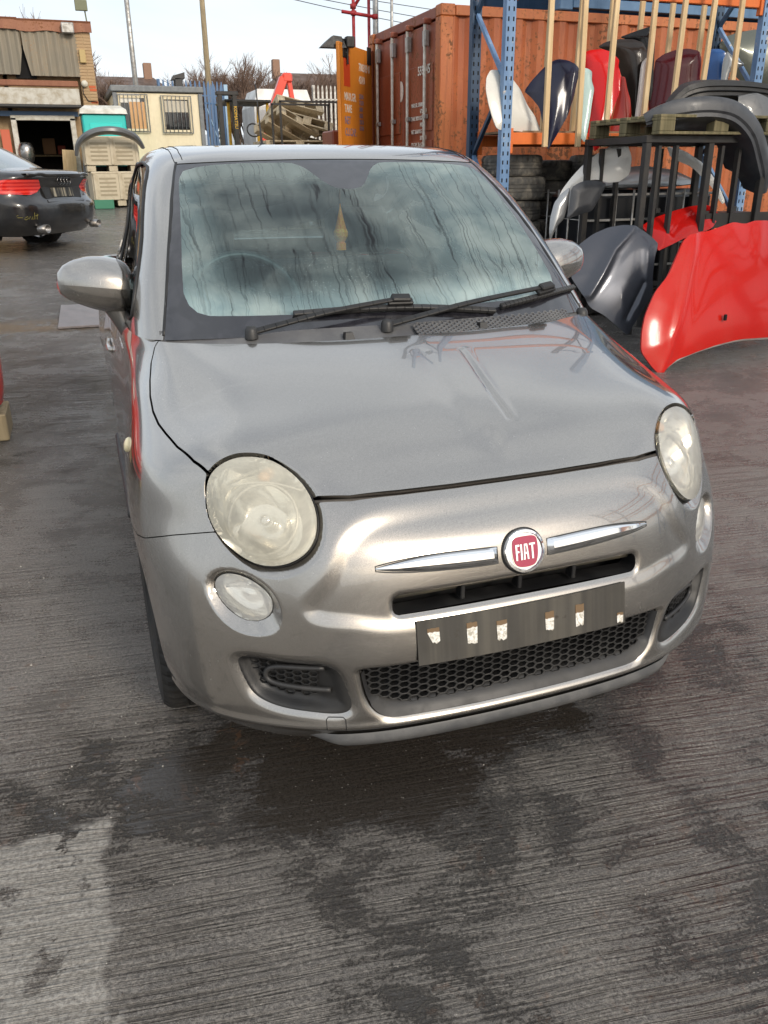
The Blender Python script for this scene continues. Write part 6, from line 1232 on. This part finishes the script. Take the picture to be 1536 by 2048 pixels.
# steel plate on the ground, timber block
t = thing('steel_plate', 'flat grey steel plate lying on the wet concrete', 'plate', (-.42, 7.0, gz(7.0) + .006), 0); t.rotation_euler = (math.atan(.045), 0, -.03)
mb = MB(); mb.box((0, 0, .010), (1.24, 1.06, .020), bev=.003); mb.build('sheet', gmat('speckled steel plate', (.17, .155, .155), (.26, .235, .235), scale=14, rough=(.35, .6), bump=.4, bscale=90), t)
# ---------------------------------------------------------------- blue palisade, poles, wires
def palisade(name, label, a, b, z0, h, mt, pitch=.155, mrail=None):
    a, b = Vector(a), Vector(b); t = thing(name, label, 'fence', (a.x, a.y, z0)); d = b - a; L = d.length; d.normalize(); n = int(L / pitch); pm = MB(); pm.prism([(-.034, 0), (.034, 0), (.034, h - .14), (.018, h - .03), (.0, h), (-.018, h - .03), (-.034, h - .14)], -.004, .004, Matrix.Rotation(R_(90), 4, 'X')); me = pm.mesh('pale'); me.materials.append(mt); rz = math.atan2(d.y, d.x)
    for i in range(n + 1): o = bpy.data.objects.new('pale', me); COL.objects.link(o); o.parent = t; p = d * (i * pitch); o.location = (p.x, p.y, 0); o.rotation_euler = (0, 0, rz)
    for z in (.35, h - .45): mb = MB(); mb.bar((0, .03, z), (d.x * L, d.y * L + .03, z), .05, .04); mb.build('rail', mt, t)
    for k in range(int(L / 2.75) + 1): mb = MB(); p = d * min(L, k * 2.75); mb.box((p.x, p.y + .08, h / 2), (.10, .06, h)); mb.build('post', mt, t)
    return t
palisade('palisade_fence', 'blue steel palisade fence behind the cream cabin', (2.60, 29.8), (4.75, 30.2), gz(30), 3.15, mat('blue fence paint', (.065, .14, .27), .45)); 
t = thing('fence_gate', 'blue palisade gate leaf standing at an angle beside the fence', 'gate', (4.62, 29.2, gz(29.2)))
pm = MB(); pm.prism([(-.034, 0), (.034, 0), (.034, 2.8), (.0, 2.95), (-.034, 2.8)], -.004, .004, Matrix.Rotation(R_(90), 4, 'X')); me = pm.mesh('pale'); me.materials.append(mat('blue fence paint'))
for i in range(7): o = bpy.data.objects.new('pale', me); COL.objects.link(o); o.parent = t; o.location = (-i * .12, -i * .10, .05)
for z in (.4, 2.4): mb = MB(); mb.bar((0, .03, z), (-.75, -.6, z), .05, .04); mb.build('rail', mat('blue fence paint'), t)
mb = MB(); mb.bar((0, .02, .4), (-.75, -.58, 2.4), .04, .03); mb.build('diagonal', mat('pale blue paint', (.30, .45, .60), .5), t); mb = MB(); mb.box((.06, 0, 1.5), (.12, .12, 3.0)); mb.build('post', mat('pale blue paint'), t)
palisade('palisade_fence', 'pale galvanised palisade fence behind the truck', (7.95, 30.0), (11.2, 30.0), gz(30), 3.1, M_GALV)
def pole(name, label, x, y, h, r0, r1, mt): t = thing(name, label, 'pole', (x, y, gz(y))); mb = MB(); mb.tube([(0, 0, 0), (0, 0, h * .5), (0, 0, h)], [r0, (r0 + r1) / 2, r1], 12); mb.build('shaft', mt, t, True); return t
pole('lamp_post', 'pale grey lamp post rising behind the cream cabin', 2.40, 36, 8.5, .11, .085, M_GALV); tp = pole('telegraph_pole', 'brown wooden telegraph pole right of the cabin', 5.25, 36, 7.6, .13, .095, M_TIMB2)
for z in (6.6, 7.0): mb = MB(); mb.tube([(-.14, 0, z), (.14, 0, z)], .02, 6); mb.build('step_iron', M_GALV, tp)
pole('thin_mast', 'thin galvanised mast above the container doors', 10.89, 30, 8.5, .06, .05, M_GALV); pole('grey_post', 'grey steel post behind the red scaffold tubes', 4.05, 12.4, 5.2, .045, .045, M_GALV)
for k, (dz, x1, z1) in enumerate(((7.3, 60, 9.6), (7.15, 60, 8.2), (7.0, 60, 7.0))):
    a = Vector((5.25, 36, gz(36) + dz)); b = Vector((x1, 60, z1 + 4)); pts = [a.lerp(b, q) - Vector((0, 0, 1.6 * 4 * q * (1 - q))) for q in np.linspace(0, 1, 20)]
    o = MB().tube(pts, .016, 5).build('overhead_wire', M_BLKST, None, True); tag(o, ('uppermost', 'middle', 'lowest')[k] + ' black wire sagging right from the telegraph pole', 'wire', 'overhead wires')
a = Vector((-40, 50, 12.6)); b = Vector((5.25, 36, gz(36) + 7.4)); o = MB().tube([a.lerp(b, q) - Vector((0, 0, 1.0 * 4 * q * (1 - q))) for q in np.linspace(0, 1, 20)], .016, 5).build('overhead_wire', M_BLKST, None, True); tag(o, 'long black wire coming from the left to the telegraph pole', 'wire', 'overhead wires')

for k, (x, lean, w, h, lb) in enumerate(((-.34, .10, .16, 1.25, 'grey weathered board leaning left of the pallet boxes'), (-.22, -.05, .10, 1.45, 'narrow brown board leaning beside the pallet boxes'))):
    o = tag(MB().box((0, 0, h / 2), (w, .03, h), bev=.004).build('scrap_board', M_TIMB2 if k else M_GTRIM), lb, 'board'); o.location = (x, 20.1, gz(20.1)); o.rotation_euler = (R_(-6), lean, 0)
# ---------------------------------------------------------------- forklift
fk = thing('forklift', 'yellow and black forklift truck parked behind the grey hatchback', 'forklift', (2.65, 16.8, gz(16.8))); K = part(fk, (2.65, 16.8, gz(16.8))); z0 = gz(16.8)
M_YEL = gmat('forklift yellow', (.70, .42, .03), (.50, .28, .03), scale=8); 
for x in (2.22, 2.50): K('mast_rail', lambda mb: mb.box((x, 16.25, z0 + 1.15), (.085, .13, 2.15), bev=.006), M_BLKST)
K('mast_crosshead', lambda mb: mb.box((2.36, 16.25, z0 + 2.24), (.42, .14, .07), bev=.01), M_BLKST); K('guard_roof', lambda mb: mb.box((2.80, 16.95, z0 + 2.13), (.92, 1.1, .05), bev=.012), M_BLKST)
for x in (2.42, 3.16):
    for y in (16.5, 17.4): K('guard_post', lambda mb: mb.bar((x, y, z0 + .9), (x + (.04 if x > 3 else 0), y, z0 + 2.11), .05, .05), M_YEL)
K('body', lambda mb: mb.box((2.80, 17.1, z0 + .62), (.86, 1.4, .75), bev=.06), M_YEL); K('counterweight', lambda mb: mb.box((2.80, 17.95, z0 + .70), (.9, .4, .8), bev=.08), M_BLKST)
for x in (2.3, 2.42): K('fork', lambda mb: mb.box((x, 15.8, z0 + .12), (.09, .95, .04)), M_BLKST)
K('steering_wheel', lambda mb: mb.tube([(2.92 + .13 * math.cos(a), 16.62 + .05 * math.sin(a), z0 + 1.62 + .12 * math.sin(a)) for a in np.linspace(0, 6.283, 20, endpoint=False)], .014, 6, closed=True), M_BLKST, None, True)
text('KOMATSU', .085, Matrix(((0, 1, 0, -.180), (0, 0, -1, -.617), (-1, 0, 0, 2.02), (0, 0, 0, 1))), M_YEL, fk, 'mast_lettering', 1.0)
for x in (2.36, 3.22):
    for y in (16.45, 17.7): K('wheel', lambda mb: mb.lathe([(.0, -.09), (.2, -.09), (.27, -.06), (.27, .06), (.2, .09), (0, .09)], 24, Matrix.Translation((x, y, z0 + .27)), axis='X'), M_RUB, None, True)
# ---------------------------------------------------------------- pallets, steel frame
for k, (x, y, z, rot, lb) in enumerate(((3.15, 14.3, .0, (0, 0, .05), 'lowest pallet of the untidy pile by the orange door'), (3.10, 14.2, .145, (0, 0, -.1), 'second pallet of the untidy pile by the orange door'), (3.2, 14.3, .29, (0, 0, .1), 'third pallet of the untidy pile'), (3.12, 14.25, .435, (0, 0, 0), 'fourth pallet of the untidy pile'), (3.16, 14.3, .58, (0, 0, -.06), 'fifth pallet of the untidy pile'), (3.1, 14.2, .725, (0, 0, .05), 'sixth pallet of the untidy pile'), (3.12, 14.2, .87, (0, 0, -.04), 'seventh pallet of the untidy pile'), (3.05, 14.25, 1.015, (0, 0, .08), 'eighth pallet of the untidy pile'), (3.15, 14.25, 1.16, (0, 0, -.05), 'ninth pallet of the untidy pile'), (3.10, 14.2, 1.305, (0, 0, .02), 'flat pallet near the top of the untidy pile'))):
    pallet('wooden_pallet', lb, (x, y, gz(14.2) + z), 0, mat('pale pallet wood', rough=.8, fn=_wood((.42, .34, .22), (.58, .48, .33))), rot=rot, group='pile of pallets')
for k, (x, y, z, rot, lb) in enumerate(((2.98, 14.1, 1.56, (R_(-28), R_(22), .4), 'broken pallet tipped at the left on top of the pile'), (3.35, 14.2, 1.60, (R_(-18), R_(14), -.3), 'broken pallet tipped at the right on top of the pile'), (3.18, 14.4, 1.80, (R_(-35), R_(10), .2), 'topmost broken pallet of the pile'))):
    pallet('wooden_pallet', lb, (x, y, gz(14.2) + z), 0, mat('pale pallet wood'), L=.9, Wd=.7, rot=rot, group='pile of pallets')
t = thing('trolley', 'thin black steel trolley frame in front of the pallets', 'trolley', (3.1, 13.0, gz(13)))
for x in (-.48, .50):
    for y in (0, .6): mb = MB(); mb.bar((x, y, 0), (x, y, 2.05), .03, .03); mb.build('post', M_BLKST, t)
for z in (1.40, 2.05):
    for y in (0, .6): mb = MB(); mb.bar((-.495, y, z), (.515, y, z), .03, .03); mb.build('rail', M_BLKST, t)
t = tag(MB().box((0, 0, .55), (.34, .5, 1.1), bev=.02).build('rust_block', M_ORD), 'rust red steel box at the foot of the open container door', 'box'); t.location = (2.78, 10.35, gz(10.35)); t.location.z += .52
mb = MB(); mb.box((0, 0, -.26), (.30, .46, .52)); o = mb.build('base', M_BLKST, t)
# ---------------------------------------------------------------- truck with crane
tr = thing('crane_truck', 'white lorry cab with a folded red loader crane', 'truck', (6.2, 27.6, gz(27.6))); K = part(tr, (6.2, 27.6, gz(27.6))); z0 = gz(27.6)
M_TW = gmat('truck white', (.72, .72, .70), (.60, .59, .56), scale=2, rough=(.3, .5))
K('cab', lambda mb: mb.add([(5.15, 27, z0 + .6), (7.05, 27, z0 + .6), (7.05, 29, z0 + .6), (5.15, 29, z0 + .6), (5.15, 27, z0 + 2.3), (7.05, 27, z0 + 2.3), (7.05, 29, z0 + 2.3), (5.15, 29, z0 + 2.3), (5.32, 27.15, z0 + 2.80), (6.92, 27.15, z0 + 2.80), (6.92, 28.85, z0 + 2.80), (5.32, 28.85, z0 + 2.80)], [(0, 1, 5, 4), (1, 2, 6, 5), (2, 3, 7, 6), (3, 0, 4, 7), (4, 5, 9, 8), (5, 6, 10, 9), (6, 7, 11, 10), (7, 4, 8, 11), (8, 9, 10, 11)]), M_TW)
for x0 in (5.6, 6.5): K('rear_panel', lambda mb: mb.box((x0, 26.985, z0 + 1.8), (.62, .03, .8), bev=.01), M_TW)
K('chassis', lambda mb: mb.box((6.1, 27.6, z0 + .55), (1.2, 3.2, .3)), M_BLKST)
for x in (5.25, 6.95):
    for y in (26.6, 28.6): K('wheel', lambda mb: mb.lathe([(0, -.14), (.35, -.14), (.48, -.1), (.48, .1), (.35, .14), (0, .14)], 24, Matrix.Translation((x, y, z0 + .48)), axis='X'), M_RUB, None, True)
M_CRR = mat('loader crane red', (.72, .06, .03), .4, coat=.4)
K('crane_boom', lambda mb: mb.bar((4.98, 25.4, z0 + 1.25), (5.74, 25.4, z0 + 2.95), .24, .24, up=(0, 1, 0), bev=.02), M_CRR); K('crane_jib', lambda mb: mb.bar((5.88, 25.4, z0 + 3.0), (6.02, 25.4, z0 + 2.05), .14, .14, up=(0, 1, 0), bev=.02), M_CRR); K('crane_elbow', lambda mb: mb.box((5.84, 25.4, z0 + 2.95), (.30, .26, .26), bev=.05), M_CRR); K('crane_column', lambda mb: mb.box((5.2, 25.5, z0 + .85), (.3, .3, 1.7), bev=.02), M_BLKST); K('crane_ram', lambda mb: mb.tube([(5.45, 25.25, z0 + 1.3), (5.95, 25.25, z0 + 2.2)], .045, 8), M_GALV, None, True); K('deck', lambda mb: mb.box((6.0, 25.3, z0 + .75), (1.6, 1.9, .12)), M_BLKST)
# ---------------------------------------------------------------- red scaffold above the containers
sc = thing('scaffold_tubes', 'red scaffold tubes with couplers rising behind the container', 'scaffold', (3.56, 12.0, gz(12))); zz = gz(12); M_SCR = gmat('red scaffold paint', (.42, .02, .03), (.30, .03, .03), scale=12)
for nm, a, b in (('standard', (0, 0, 0), (0, 0, 4.6)), ('ledger', (-.19, -.03, 3.22), (.36, -.03, 3.17)), ('brace', (.0, .03, 3.27), (.62, .03, 4.10)), ('standard', (.45, .6, 0), (.45, .6, 4.6))):
    mb = MB(); mb.tube([a, b], .024, 10); mb.build(nm, M_SCR, sc, True)
for p in ((0, -.01, 3.21), (0, .01, 3.30), (.33, -.03, 3.175)): mb = MB(); mb.lathe([(.03, -.03), (.045, -.03), (.045, .03), (.03, .03)], 12, Matrix.Translation(p)); mb.build('coupler', M_SCR, sc, True)
# ---------------------------------------------------------------- houses behind the trees
def house(label, x0, x1, y, z0, ze, zr, col, chim=None):
    h = thing('house', label, 'house', ((x0 + x1) / 2, y, z0)); cx = (x0 + x1) / 2; w = (x1 - x0) / 2; D = 7
    mb = MB(); mb.box((0, D / 2, (ze - z0) / 2), (2 * w - .5, D - .5, ze - z0)); mb.build('wall', gmat('house brick', (.24, .13, .08), (.30, .18, .12), scale=3), h)
    e, r = ze - z0, zr - z0; mb = MB(); mb.add([(-w, 0, e), (w, 0, e), (w, D, e), (-w, D, e), (-w * .55, D / 2, r), (w * .55, D / 2, r)], [(0, 1, 5, 4), (1, 2, 5), (2, 3, 4, 5), (3, 0, 4)]); rf = mb.build('roof', gmat('brown roof tiles', col, tuple(q * .6 for q in col), scale=2, bump=.3, bscale=12), h)
    if chim is not None: mb = MB(); mb.box((chim, D / 2, r + .2), (.5, .5, 1.2), bev=.03); mb.build('chimney', gmat('house brick', (.24, .13, .08), (.30, .18, .12), scale=3), rf)
    for k in range(3): mb = MB(); mb.box((-w * .6 + k * w * .6, .24, (e) * .62), (1.0, .04, 1.1)); mb.build('window', mat('dark pane'), h)
    return h
house('brown roofed house behind the lamp post and bare trees', .6, 6.9, 55, gz(55), 5.6, 7.1, (.13, .085, .065), 1.4); house('long brown roofed house behind the truck crane', 12.2, 22.0, 58, gz(58), 5.9, 7.9, (.10, .07, .055), -3.0)
# ---------------------------------------------------------------- bare winter trees and scrub
M_TWIG = gmat('bare twigs', (.125, .080, .058), (.19, .125, .095), scale=4, rough=(.8, .95)); M_BARK = gmat('grey brown bark', (.10, .075, .058), (.16, .12, .09), scale=6)
def bare_tree(label, x, y, H, spread, n1=9, seed=0, dens=1.0, m=None, group='bare trees beyond the yard'):
    r = random.Random(seed); t = thing('bare_tree', label, 'tree', (x, y, gz(y)), group=group); br = MB(); tw = MB()
    def grow(mb, p, d, L, rad, lev, twm):
        q = p + d * L * .5 + Vector((r.uniform(-1, 1), r.uniform(-1, 1), r.uniform(-.5, 1))) * L * .07; e = p + d * L; (twm if lev >= 2 else mb).tube([p, q, e], [rad, rad * .8, rad * .55], 5 if lev < 2 else 3, cap=False)
        if lev >= 4: return
        k = {0: n1, 1: 6, 2: 6, 3: 5}[lev]; k = max(2, int(k * dens))
        for i in range(k):
            f = r.uniform(.35, 1.0) if lev else r.uniform(.25, 1.0); b = p.lerp(q, f * 2) if f < .5 else q.lerp(e, f * 2 - 1); dn = (d + Vector((r.uniform(-1, 1) * spread, r.uniform(-1, 1) * spread, r.uniform(-.35, .75)))).normalized(); grow(mb, b, dn, L * r.uniform(.42, .68), max(.006, rad * .5), lev + 1, twm)
    for s in range(r.choice((1, 2, 3))): grow(br, Vector((r.uniform(-.5, .5), r.uniform(-.5, .5), 0)), Vector((r.uniform(-.3, .3), r.uniform(-.2, .2), 1)).normalized(), H * .48, H * .02, 0, tw)
    br.build('trunk', M_BARK, t); tw.build('crown', m or M_TWIG, t)['kind'] = 'stuff'; return t
TL = [('bushy bare tree left of the telegraph pole', 7.9, 55, 6.7, .75, 12), ('tallest bare tree with fine twigs right of the telegraph pole', 10.4, 56, 7.1, .65, 11), ('reddish bare bush above the blue fence', 8.9, 47, 5.9, .85, 13), ('bare bush behind the forklift mast', 9.2, 44, 4.8, .9, 12), ('leafless tree behind the crane elbow', 12.4, 54, 6.3, .7, 11), ('leafless tree in front of the long house', 15.0, 55, 6.2, .8, 11), ('bare tree above the open container door', 17.2, 56, 6.9, .7, 11), ('thin bare tree beside the workshop corner', 1.2, 46, 8.6, .55, 7), ('low bare bush beside the brown roofed house', 2.6, 46, 5.2, .85, 10), ('low bare bush above the cabin roof', 5.2, 46, 5.4, .85, 10), ('thin twiggy tree rising above the workshop roof', -2.3, 40, 12.0, .5, 8), ('second twiggy tree above the workshop roof at the left edge', -4.2, 42, 12.4, .5, 8), ('dense low scrub between the lamp post and the telegraph pole', 6.9, 50, 5.6, .9, 14), ('dense low scrub right of the telegraph pole', 11.6, 49, 5.8, .9, 14), ('dense low scrub behind the truck cab', 13.6, 49, 5.6, .9, 14), ('dense scrub left of the open container door', 16.0, 50, 6.0, .9, 14)]
for k, (lb, x, y, H, sp, n1) in enumerate(TL): bare_tree(lb, x, y, H * (.88 if H < 7.5 else 1), sp, n1, 11 + k, 1.05 if H < 7.5 else .9)
t = thing('thicket', 'distant brown winter thicket along the skyline', 'thicket', (9, 66, gz(66))); t['kind'] = 'stuff'; r_ = random.Random(5); mb = MB()
for k in range(5200):
    x = r_.uniform(-10, 16); hmax = 4.0 + 1.1 * math.sin(x * .55) + .9 * math.sin(x * 1.7 + 1); y = r_.uniform(-3, 3); z = r_.uniform(.2, 1) ** .7 * hmax; L_ = r_.uniform(.5, 1.3); a = Vector((x, y, z)); d = Vector((r_.uniform(-.6, .6), r_.uniform(-.3, .3), 1)).normalized(); s_ = Vector((r_.uniform(.012, .03), 0, 0)); mb.add([a - s_, a + s_, a + d * L_], [(0, 1, 2)])
mb.build('twig_mass', M_TWIG, t)['kind'] = 'stuff'
# ---------------------------------------------------------------- black coupe seen from behind
M_AB = paint('black coupe paint', (.010, .010, .0115), .3, .3, .16)
au = thing('black_coupe', 'black coupe with red tail lamps seen from behind at the left', 'car', (-.78, 12.03, gz(12.0)), R_(58.7)); au.scale = (1.14, 1.14, 1.14)
def audi_net():
    W_ = [.78, .88, .915, .925, .925, .915, .885, .855, .80, .755]; Z = [.22, .34, .50, .585, .645, .79, .895, .925, .955, .972]; Y0 = [.14, .03, .0, .015, .065, .075, .035, .07, .30, .52]; out = []
    for w, z, y in zip(W_, Z, Y0):
        k = min(1, max(0, (z - .9) / .07)); out.append([(0, y, z + .02 * k), (w * .42, y + .012, z + .015 * k), (w * .74, y + .065, z), (w * .93, y + .21, z), (w * .99, max(y + .25, .52), z), (w, max(y + .5, .92), z), (w * 1.0, 1.9, z - .012 * k), (w * .99, 2.9, z - .05 * k), (w * .985, 3.72, z - .10 * k), (w * .86, 4.32, z - .22 * k), (w * .45, 4.54, z - .26 * k), (0, 4.60, z - .26 * k)])
    return out
AS = Surf(audi_net(), (1e-4, 1e-4)); P = AS.grid(np.linspace(0, AS.tr[-1], 90), np.linspace(0, AS.tc[-1], 200)); AV, AT = grid_mesh(P)
if (vnormals(AV, AT)[:, 1] * (AV[:, 1] < .1)).sum() > 0: AT = AT[:, ::-1]
AV[np.abs(AV[:, 0]) < 1e-3, 0] = 0; ax, ay, az = AV.T; AN = vnormals(AV, AT)
LP = np.array([(.43, .765), (.50, .855), (.86, .858), (.915, .83), (.93, .695), (.62, .680), (.50, .71)]); FL = np.where(ay < .7, sdist(np.stack([ax + np.maximum(0, ay - .3) * .3, az], 1), LP), -1.0)
arch = np.minimum(np.hypot(ay - .98, az - .33) - .355, np.hypot(ay - 3.73, az - .33) - .355) + (ax < .6) * 9
V, T, _ = clip(AV, AT, np.minimum(-FL, arch)); V, T = mirror_join(V, T); body_part('body', V, T, M_AB, au, .012)
def _tl(n, b):
    s = n.sep(n.coord()); l = n.ramp(n.math('FRACT', n.math('MULTIPLY', s[2], 26.0)), .4, .6); n.set(b.inputs['Base Color'], n.mix(l, (.50, .012, .012), (.75, .05, .035)))
V, T, _ = clip(AV + AN * .003, AT, FL - .003)
for s in (-1, 1): link('tail_lamp', npmesh('tail_lamp', *((V, T) if s > 0 else flipx(V, T))), mat('red tail lamp', rough=.15, coat=1.0, fn=_tl), au, True)
def acab():
    k0 = [(0, .50, .968), (.38, .53, .965), (.60, .66, .962), (.70, .95, .958), (.76, 1.6, .955), (.77, 2.4, .935), (.70, 3.0, .92), (.40, 3.28, .93), (0, 3.36, .94)]; k1 = [(0, .92, 1.17), (.35, .94, 1.165), (.54, 1.02, 1.16), (.61, 1.2, 1.155), (.66, 1.7, 1.16), (.67, 2.3, 1.15), (.62, 2.65, 1.14), (.36, 2.85, 1.15), (0, 2.9, 1.16)]; k2 = [(0, 1.38, 1.345), (.30, 1.39, 1.34), (.46, 1.43, 1.33), (.53, 1.55, 1.325), (.57, 1.8, 1.335), (.575, 2.15, 1.335), (.54, 2.3, 1.325), (.32, 2.42, 1.335), (0, 2.46, 1.34)]; k3 = [(0, 1.70, 1.385), (.1, 1.71, 1.385), (.18, 1.73, 1.383), (.22, 1.78, 1.383), (.24, 1.9, 1.385), (.24, 2.05, 1.383), (.2, 2.12, 1.38), (.1, 2.16, 1.38), (0, 2.18, 1.38)]
    return [k0, k1, k2, k3]
CS = Surf(acab(), (1e-4, 1e-4)); V0, T0 = grid_mesh(CS.grid(np.linspace(0, CS.tr[-1], 50), np.linspace(0, CS.tc[-1], 110)))
if (vnormals(V0, T0)[:, 1] * (V0[:, 1] < 1)).sum() > 0: T0 = T0[:, ::-1]
V0[np.abs(V0[:, 0]) < 1e-3, 0] = 0; hw = .60 - .38 * (V0[:, 2] - .96); rw = np.where(V0[:, 1] < 1.6, np.minimum.reduce([hw - .03 - V0[:, 0], 1.325 - V0[:, 2], V0[:, 2] - .975]), -1.0)
sw_ = np.where((V0[:, 1] > 1.0) & (V0[:, 1] < 2.9) & (V0[:, 0] > .45), np.minimum.reduce([V0[:, 2] - 1.0, 1.30 - V0[:, 2], (V0[:, 1] - 1.15 - (V0[:, 2] - 1.0) * .9), 2.85 - V0[:, 1] - (V0[:, 2] - 1.0) * 1.5]), -1.0)
V, T, _ = clip(V0, T0, np.minimum(-rw, -sw_)); V, T = mirror_join(V, T); body_part('roof', V, T, M_AB, au, .01)
M_ARG = mat('misty rear glass', (.16, .20, .215), .12, coat=1.0); V, T, _ = clip(V0, T0, rw); V, T = mirror_join(V, T); link('rear_window', npmesh('rear_window', V, T), M_ARG, au, True)
V, T, _ = clip(V0, T0, sw_)
for s in (-1, 1): link('side_window', npmesh('side_window', *((V, T) if s > 0 else flipx(V, T))), mat('dark side glass', (.02, .022, .025), .05, coat=1.0), au, True)
def asf(x, z):
    i = ((ax - abs(x)) ** 2 + (az - z) ** 2 + (ay > .8) * 9).argmin(); p = AV[i].copy(); p[0] = x; return p
def apatch(nm, pts, out, mt, th=.006):
    mb = MB(); P = np.array(pts, float); n = len(P); vs = [tuple(asf(x, z) - np.array([0, out, 0])) for x, z in P] + [tuple(asf(x, z) + np.array([0, .03, 0])) for x, z in P]; mb.add(vs, [tuple(range(n))] + [(i, (i + 1) % n, n + (i + 1) % n, n + i) for i in range(n)]); return fix_normals(mb.build(nm, mt, au))
apatch('plate_recess', [(-.40, .63), (.40, .63), (.43, .77), (-.43, .77)], .004, M_BLACK)
def _apl(n, b): s = n.noise(n.map(n.coord(), (14, 1, 1.5)), 1.0, 3); n.set(b.inputs['Base Color'], n.mix(n.ramp(s, .45, .6), (.02, .02, .018), (.32, .29, .22)))
apatch('plate_mount', [(-.24, .66), (.22, .66), (.22, .755), (-.24, .755)], .016, mat('bare plate mount', rough=.5, fn=_apl)); apatch('lower_trim', [(-.42, .595), (.42, .595), (.40, .625), (-.40, .625)], .014, M_AB)
apatch('diffuser', [(-.62, .24), (.62, .24), (.66, .36), (-.66, .36)], .010, M_PGREY)
for k in range(4):
    p = asf(-.105 + k * .07, .835); mb = MB(); mb.tube([(p[0] + .042 * math.cos(a), p[1] - .014, p[2] + .042 * math.sin(a)) for a in np.linspace(0, 6.283, 24, endpoint=False)], .0065, 6, closed=True); mb.build('emblem_ring', mat('smoked chrome', (.16, .16, .16), .2, 1.0), au, True)
mb = MB(); mb.grid([[tuple(asf(x, .893) + np.array([0, dy, dz])) for x in np.linspace(-.70, .70, 24)] for dy, dz in ((-.002, -.012), (-.035, .018), (-.02, .030), (.10, .028))], thick=.004); fix_normals(mb.build('boot_spoiler', M_AB, au, True))
for s in (-1, 1):
    mb = MB(); mb.lathe([(.046, -.10), (.050, .015), (.044, .015), (.040, -.08), (.0, -.08)], 20, Matrix.Translation((s * .60, -.01, .30)) @ Matrix.Rotation(R_(90), 4, 'X') @ Matrix.Diagonal((1.3, 1, 1, 1))); mb.build('exhaust_tip', M_SILV, au, True)
mb = MB()
for st in ([(0, 0), (0, .085), (.05, .085)], [(0, .045), (.035, .045)], [(.06, .02), (.09, .05), (.10, .015), (.07, .01), (.06, .03)], [(.12, .05), (.12, .01), (.15, .01), (.155, .05), (.16, 0)], [(.19, .09), (.185, 0)], [(.21, .05), (.25, .055), (.23, .085), (.225, 0)]): mb.tube([tuple(asf(-.84 + a * .8, .40 + b * .8 + a * .05) - np.array([0, .004, 0])) for a, b in st], .0026, 5)
mb.build('yellow_scrawl', mat('yellow crayon', (.24, .21, .05), .8), au)['kind'] = 'stuff'
for i, (x, y, a) in enumerate(((-.78, .98, 0), (.78, .98, math.pi), (-.78, 3.73, 0), (.78, 3.73, math.pi))):
    o = copy_tree(wheel); o.parent = au; o.location = (x, y, .33); o.rotation_euler = (0, 0, a); o.scale = (1.15, 1.14, 1.14)
mb = MB(); mb.box((0, 2.3, .24), (1.4, 4.0, .06)); mb.build('underbody', M_DARK, au)
for s in (-1, 1):
    for y in (.98, 3.73):
        P = [[(s * x, y - .36 * math.cos(a), .33 + .36 * math.sin(a)) for a in np.linspace(-.5, math.pi + .5, 20)] for x in (.88, .55)]; mb = MB(); mb.grid(P); mb.build('arch_liner', M_DARK, au, True)
# ---------------------------------------------------------------- red hatchback on blocks at the left edge
rc = thing('red_hatchback', 'red hatchback without wheels resting on low timber blocks at the left edge', 'car', (-2.01, 3.14, -.035), R_(10)); M_RED = gloss('red hatchback paint', (.42, .022, .016))
for ch in list(car.children):
    nm = ch.name.split('.')[0]
    if nm in ('bonnet', 'front_wing', 'bumper', 'roof_and_pillars', 'door', 'rear_body', 'sill', 'headlamp', 'side_lamp', 'windscreen_border', 'side_window', 'quarter_window', 'rear_window', 'engine_bay', 'underbody', 'arch_liner', 'dashboard', 'fog_blank', 'floor_pan'):
        c = copy_tree(ch, rc)
        if 'label' in c: del c['label']
        for o in [c] + list(c.children):
            if o.type == 'MESH' and o.data.materials and o.data.materials[0] == M_PAINT: o.material_slots[0].link = 'OBJECT'; o.material_slots[0].material = M_RED
o = bpy.data.objects.new('windscreen', ws.data); COL.objects.link(o); o.parent = rc; o.material_slots[0].link = 'OBJECT'; o.material_slots[0].material = M_GLASS
for k, (x, y, lb) in enumerate(((-1.43, 3.66, 'weathered timber block under the front corner of the red car'), (-2.72, 3.42, 'weathered timber block under the far front corner of the red car'), (-1.95, 6.05, 'weathered timber block under the rear of the red car'), (-3.1, 5.85, 'weathered timber block under the far rear of the red car'))):
    t = tag(MB().box((0, 0, .075), (.22, .34, .15), bev=.006).build('timber_block', M_TIMB2), lb, 'block', 'timber blocks under the red car'); t.location = (x, y, gz(y))
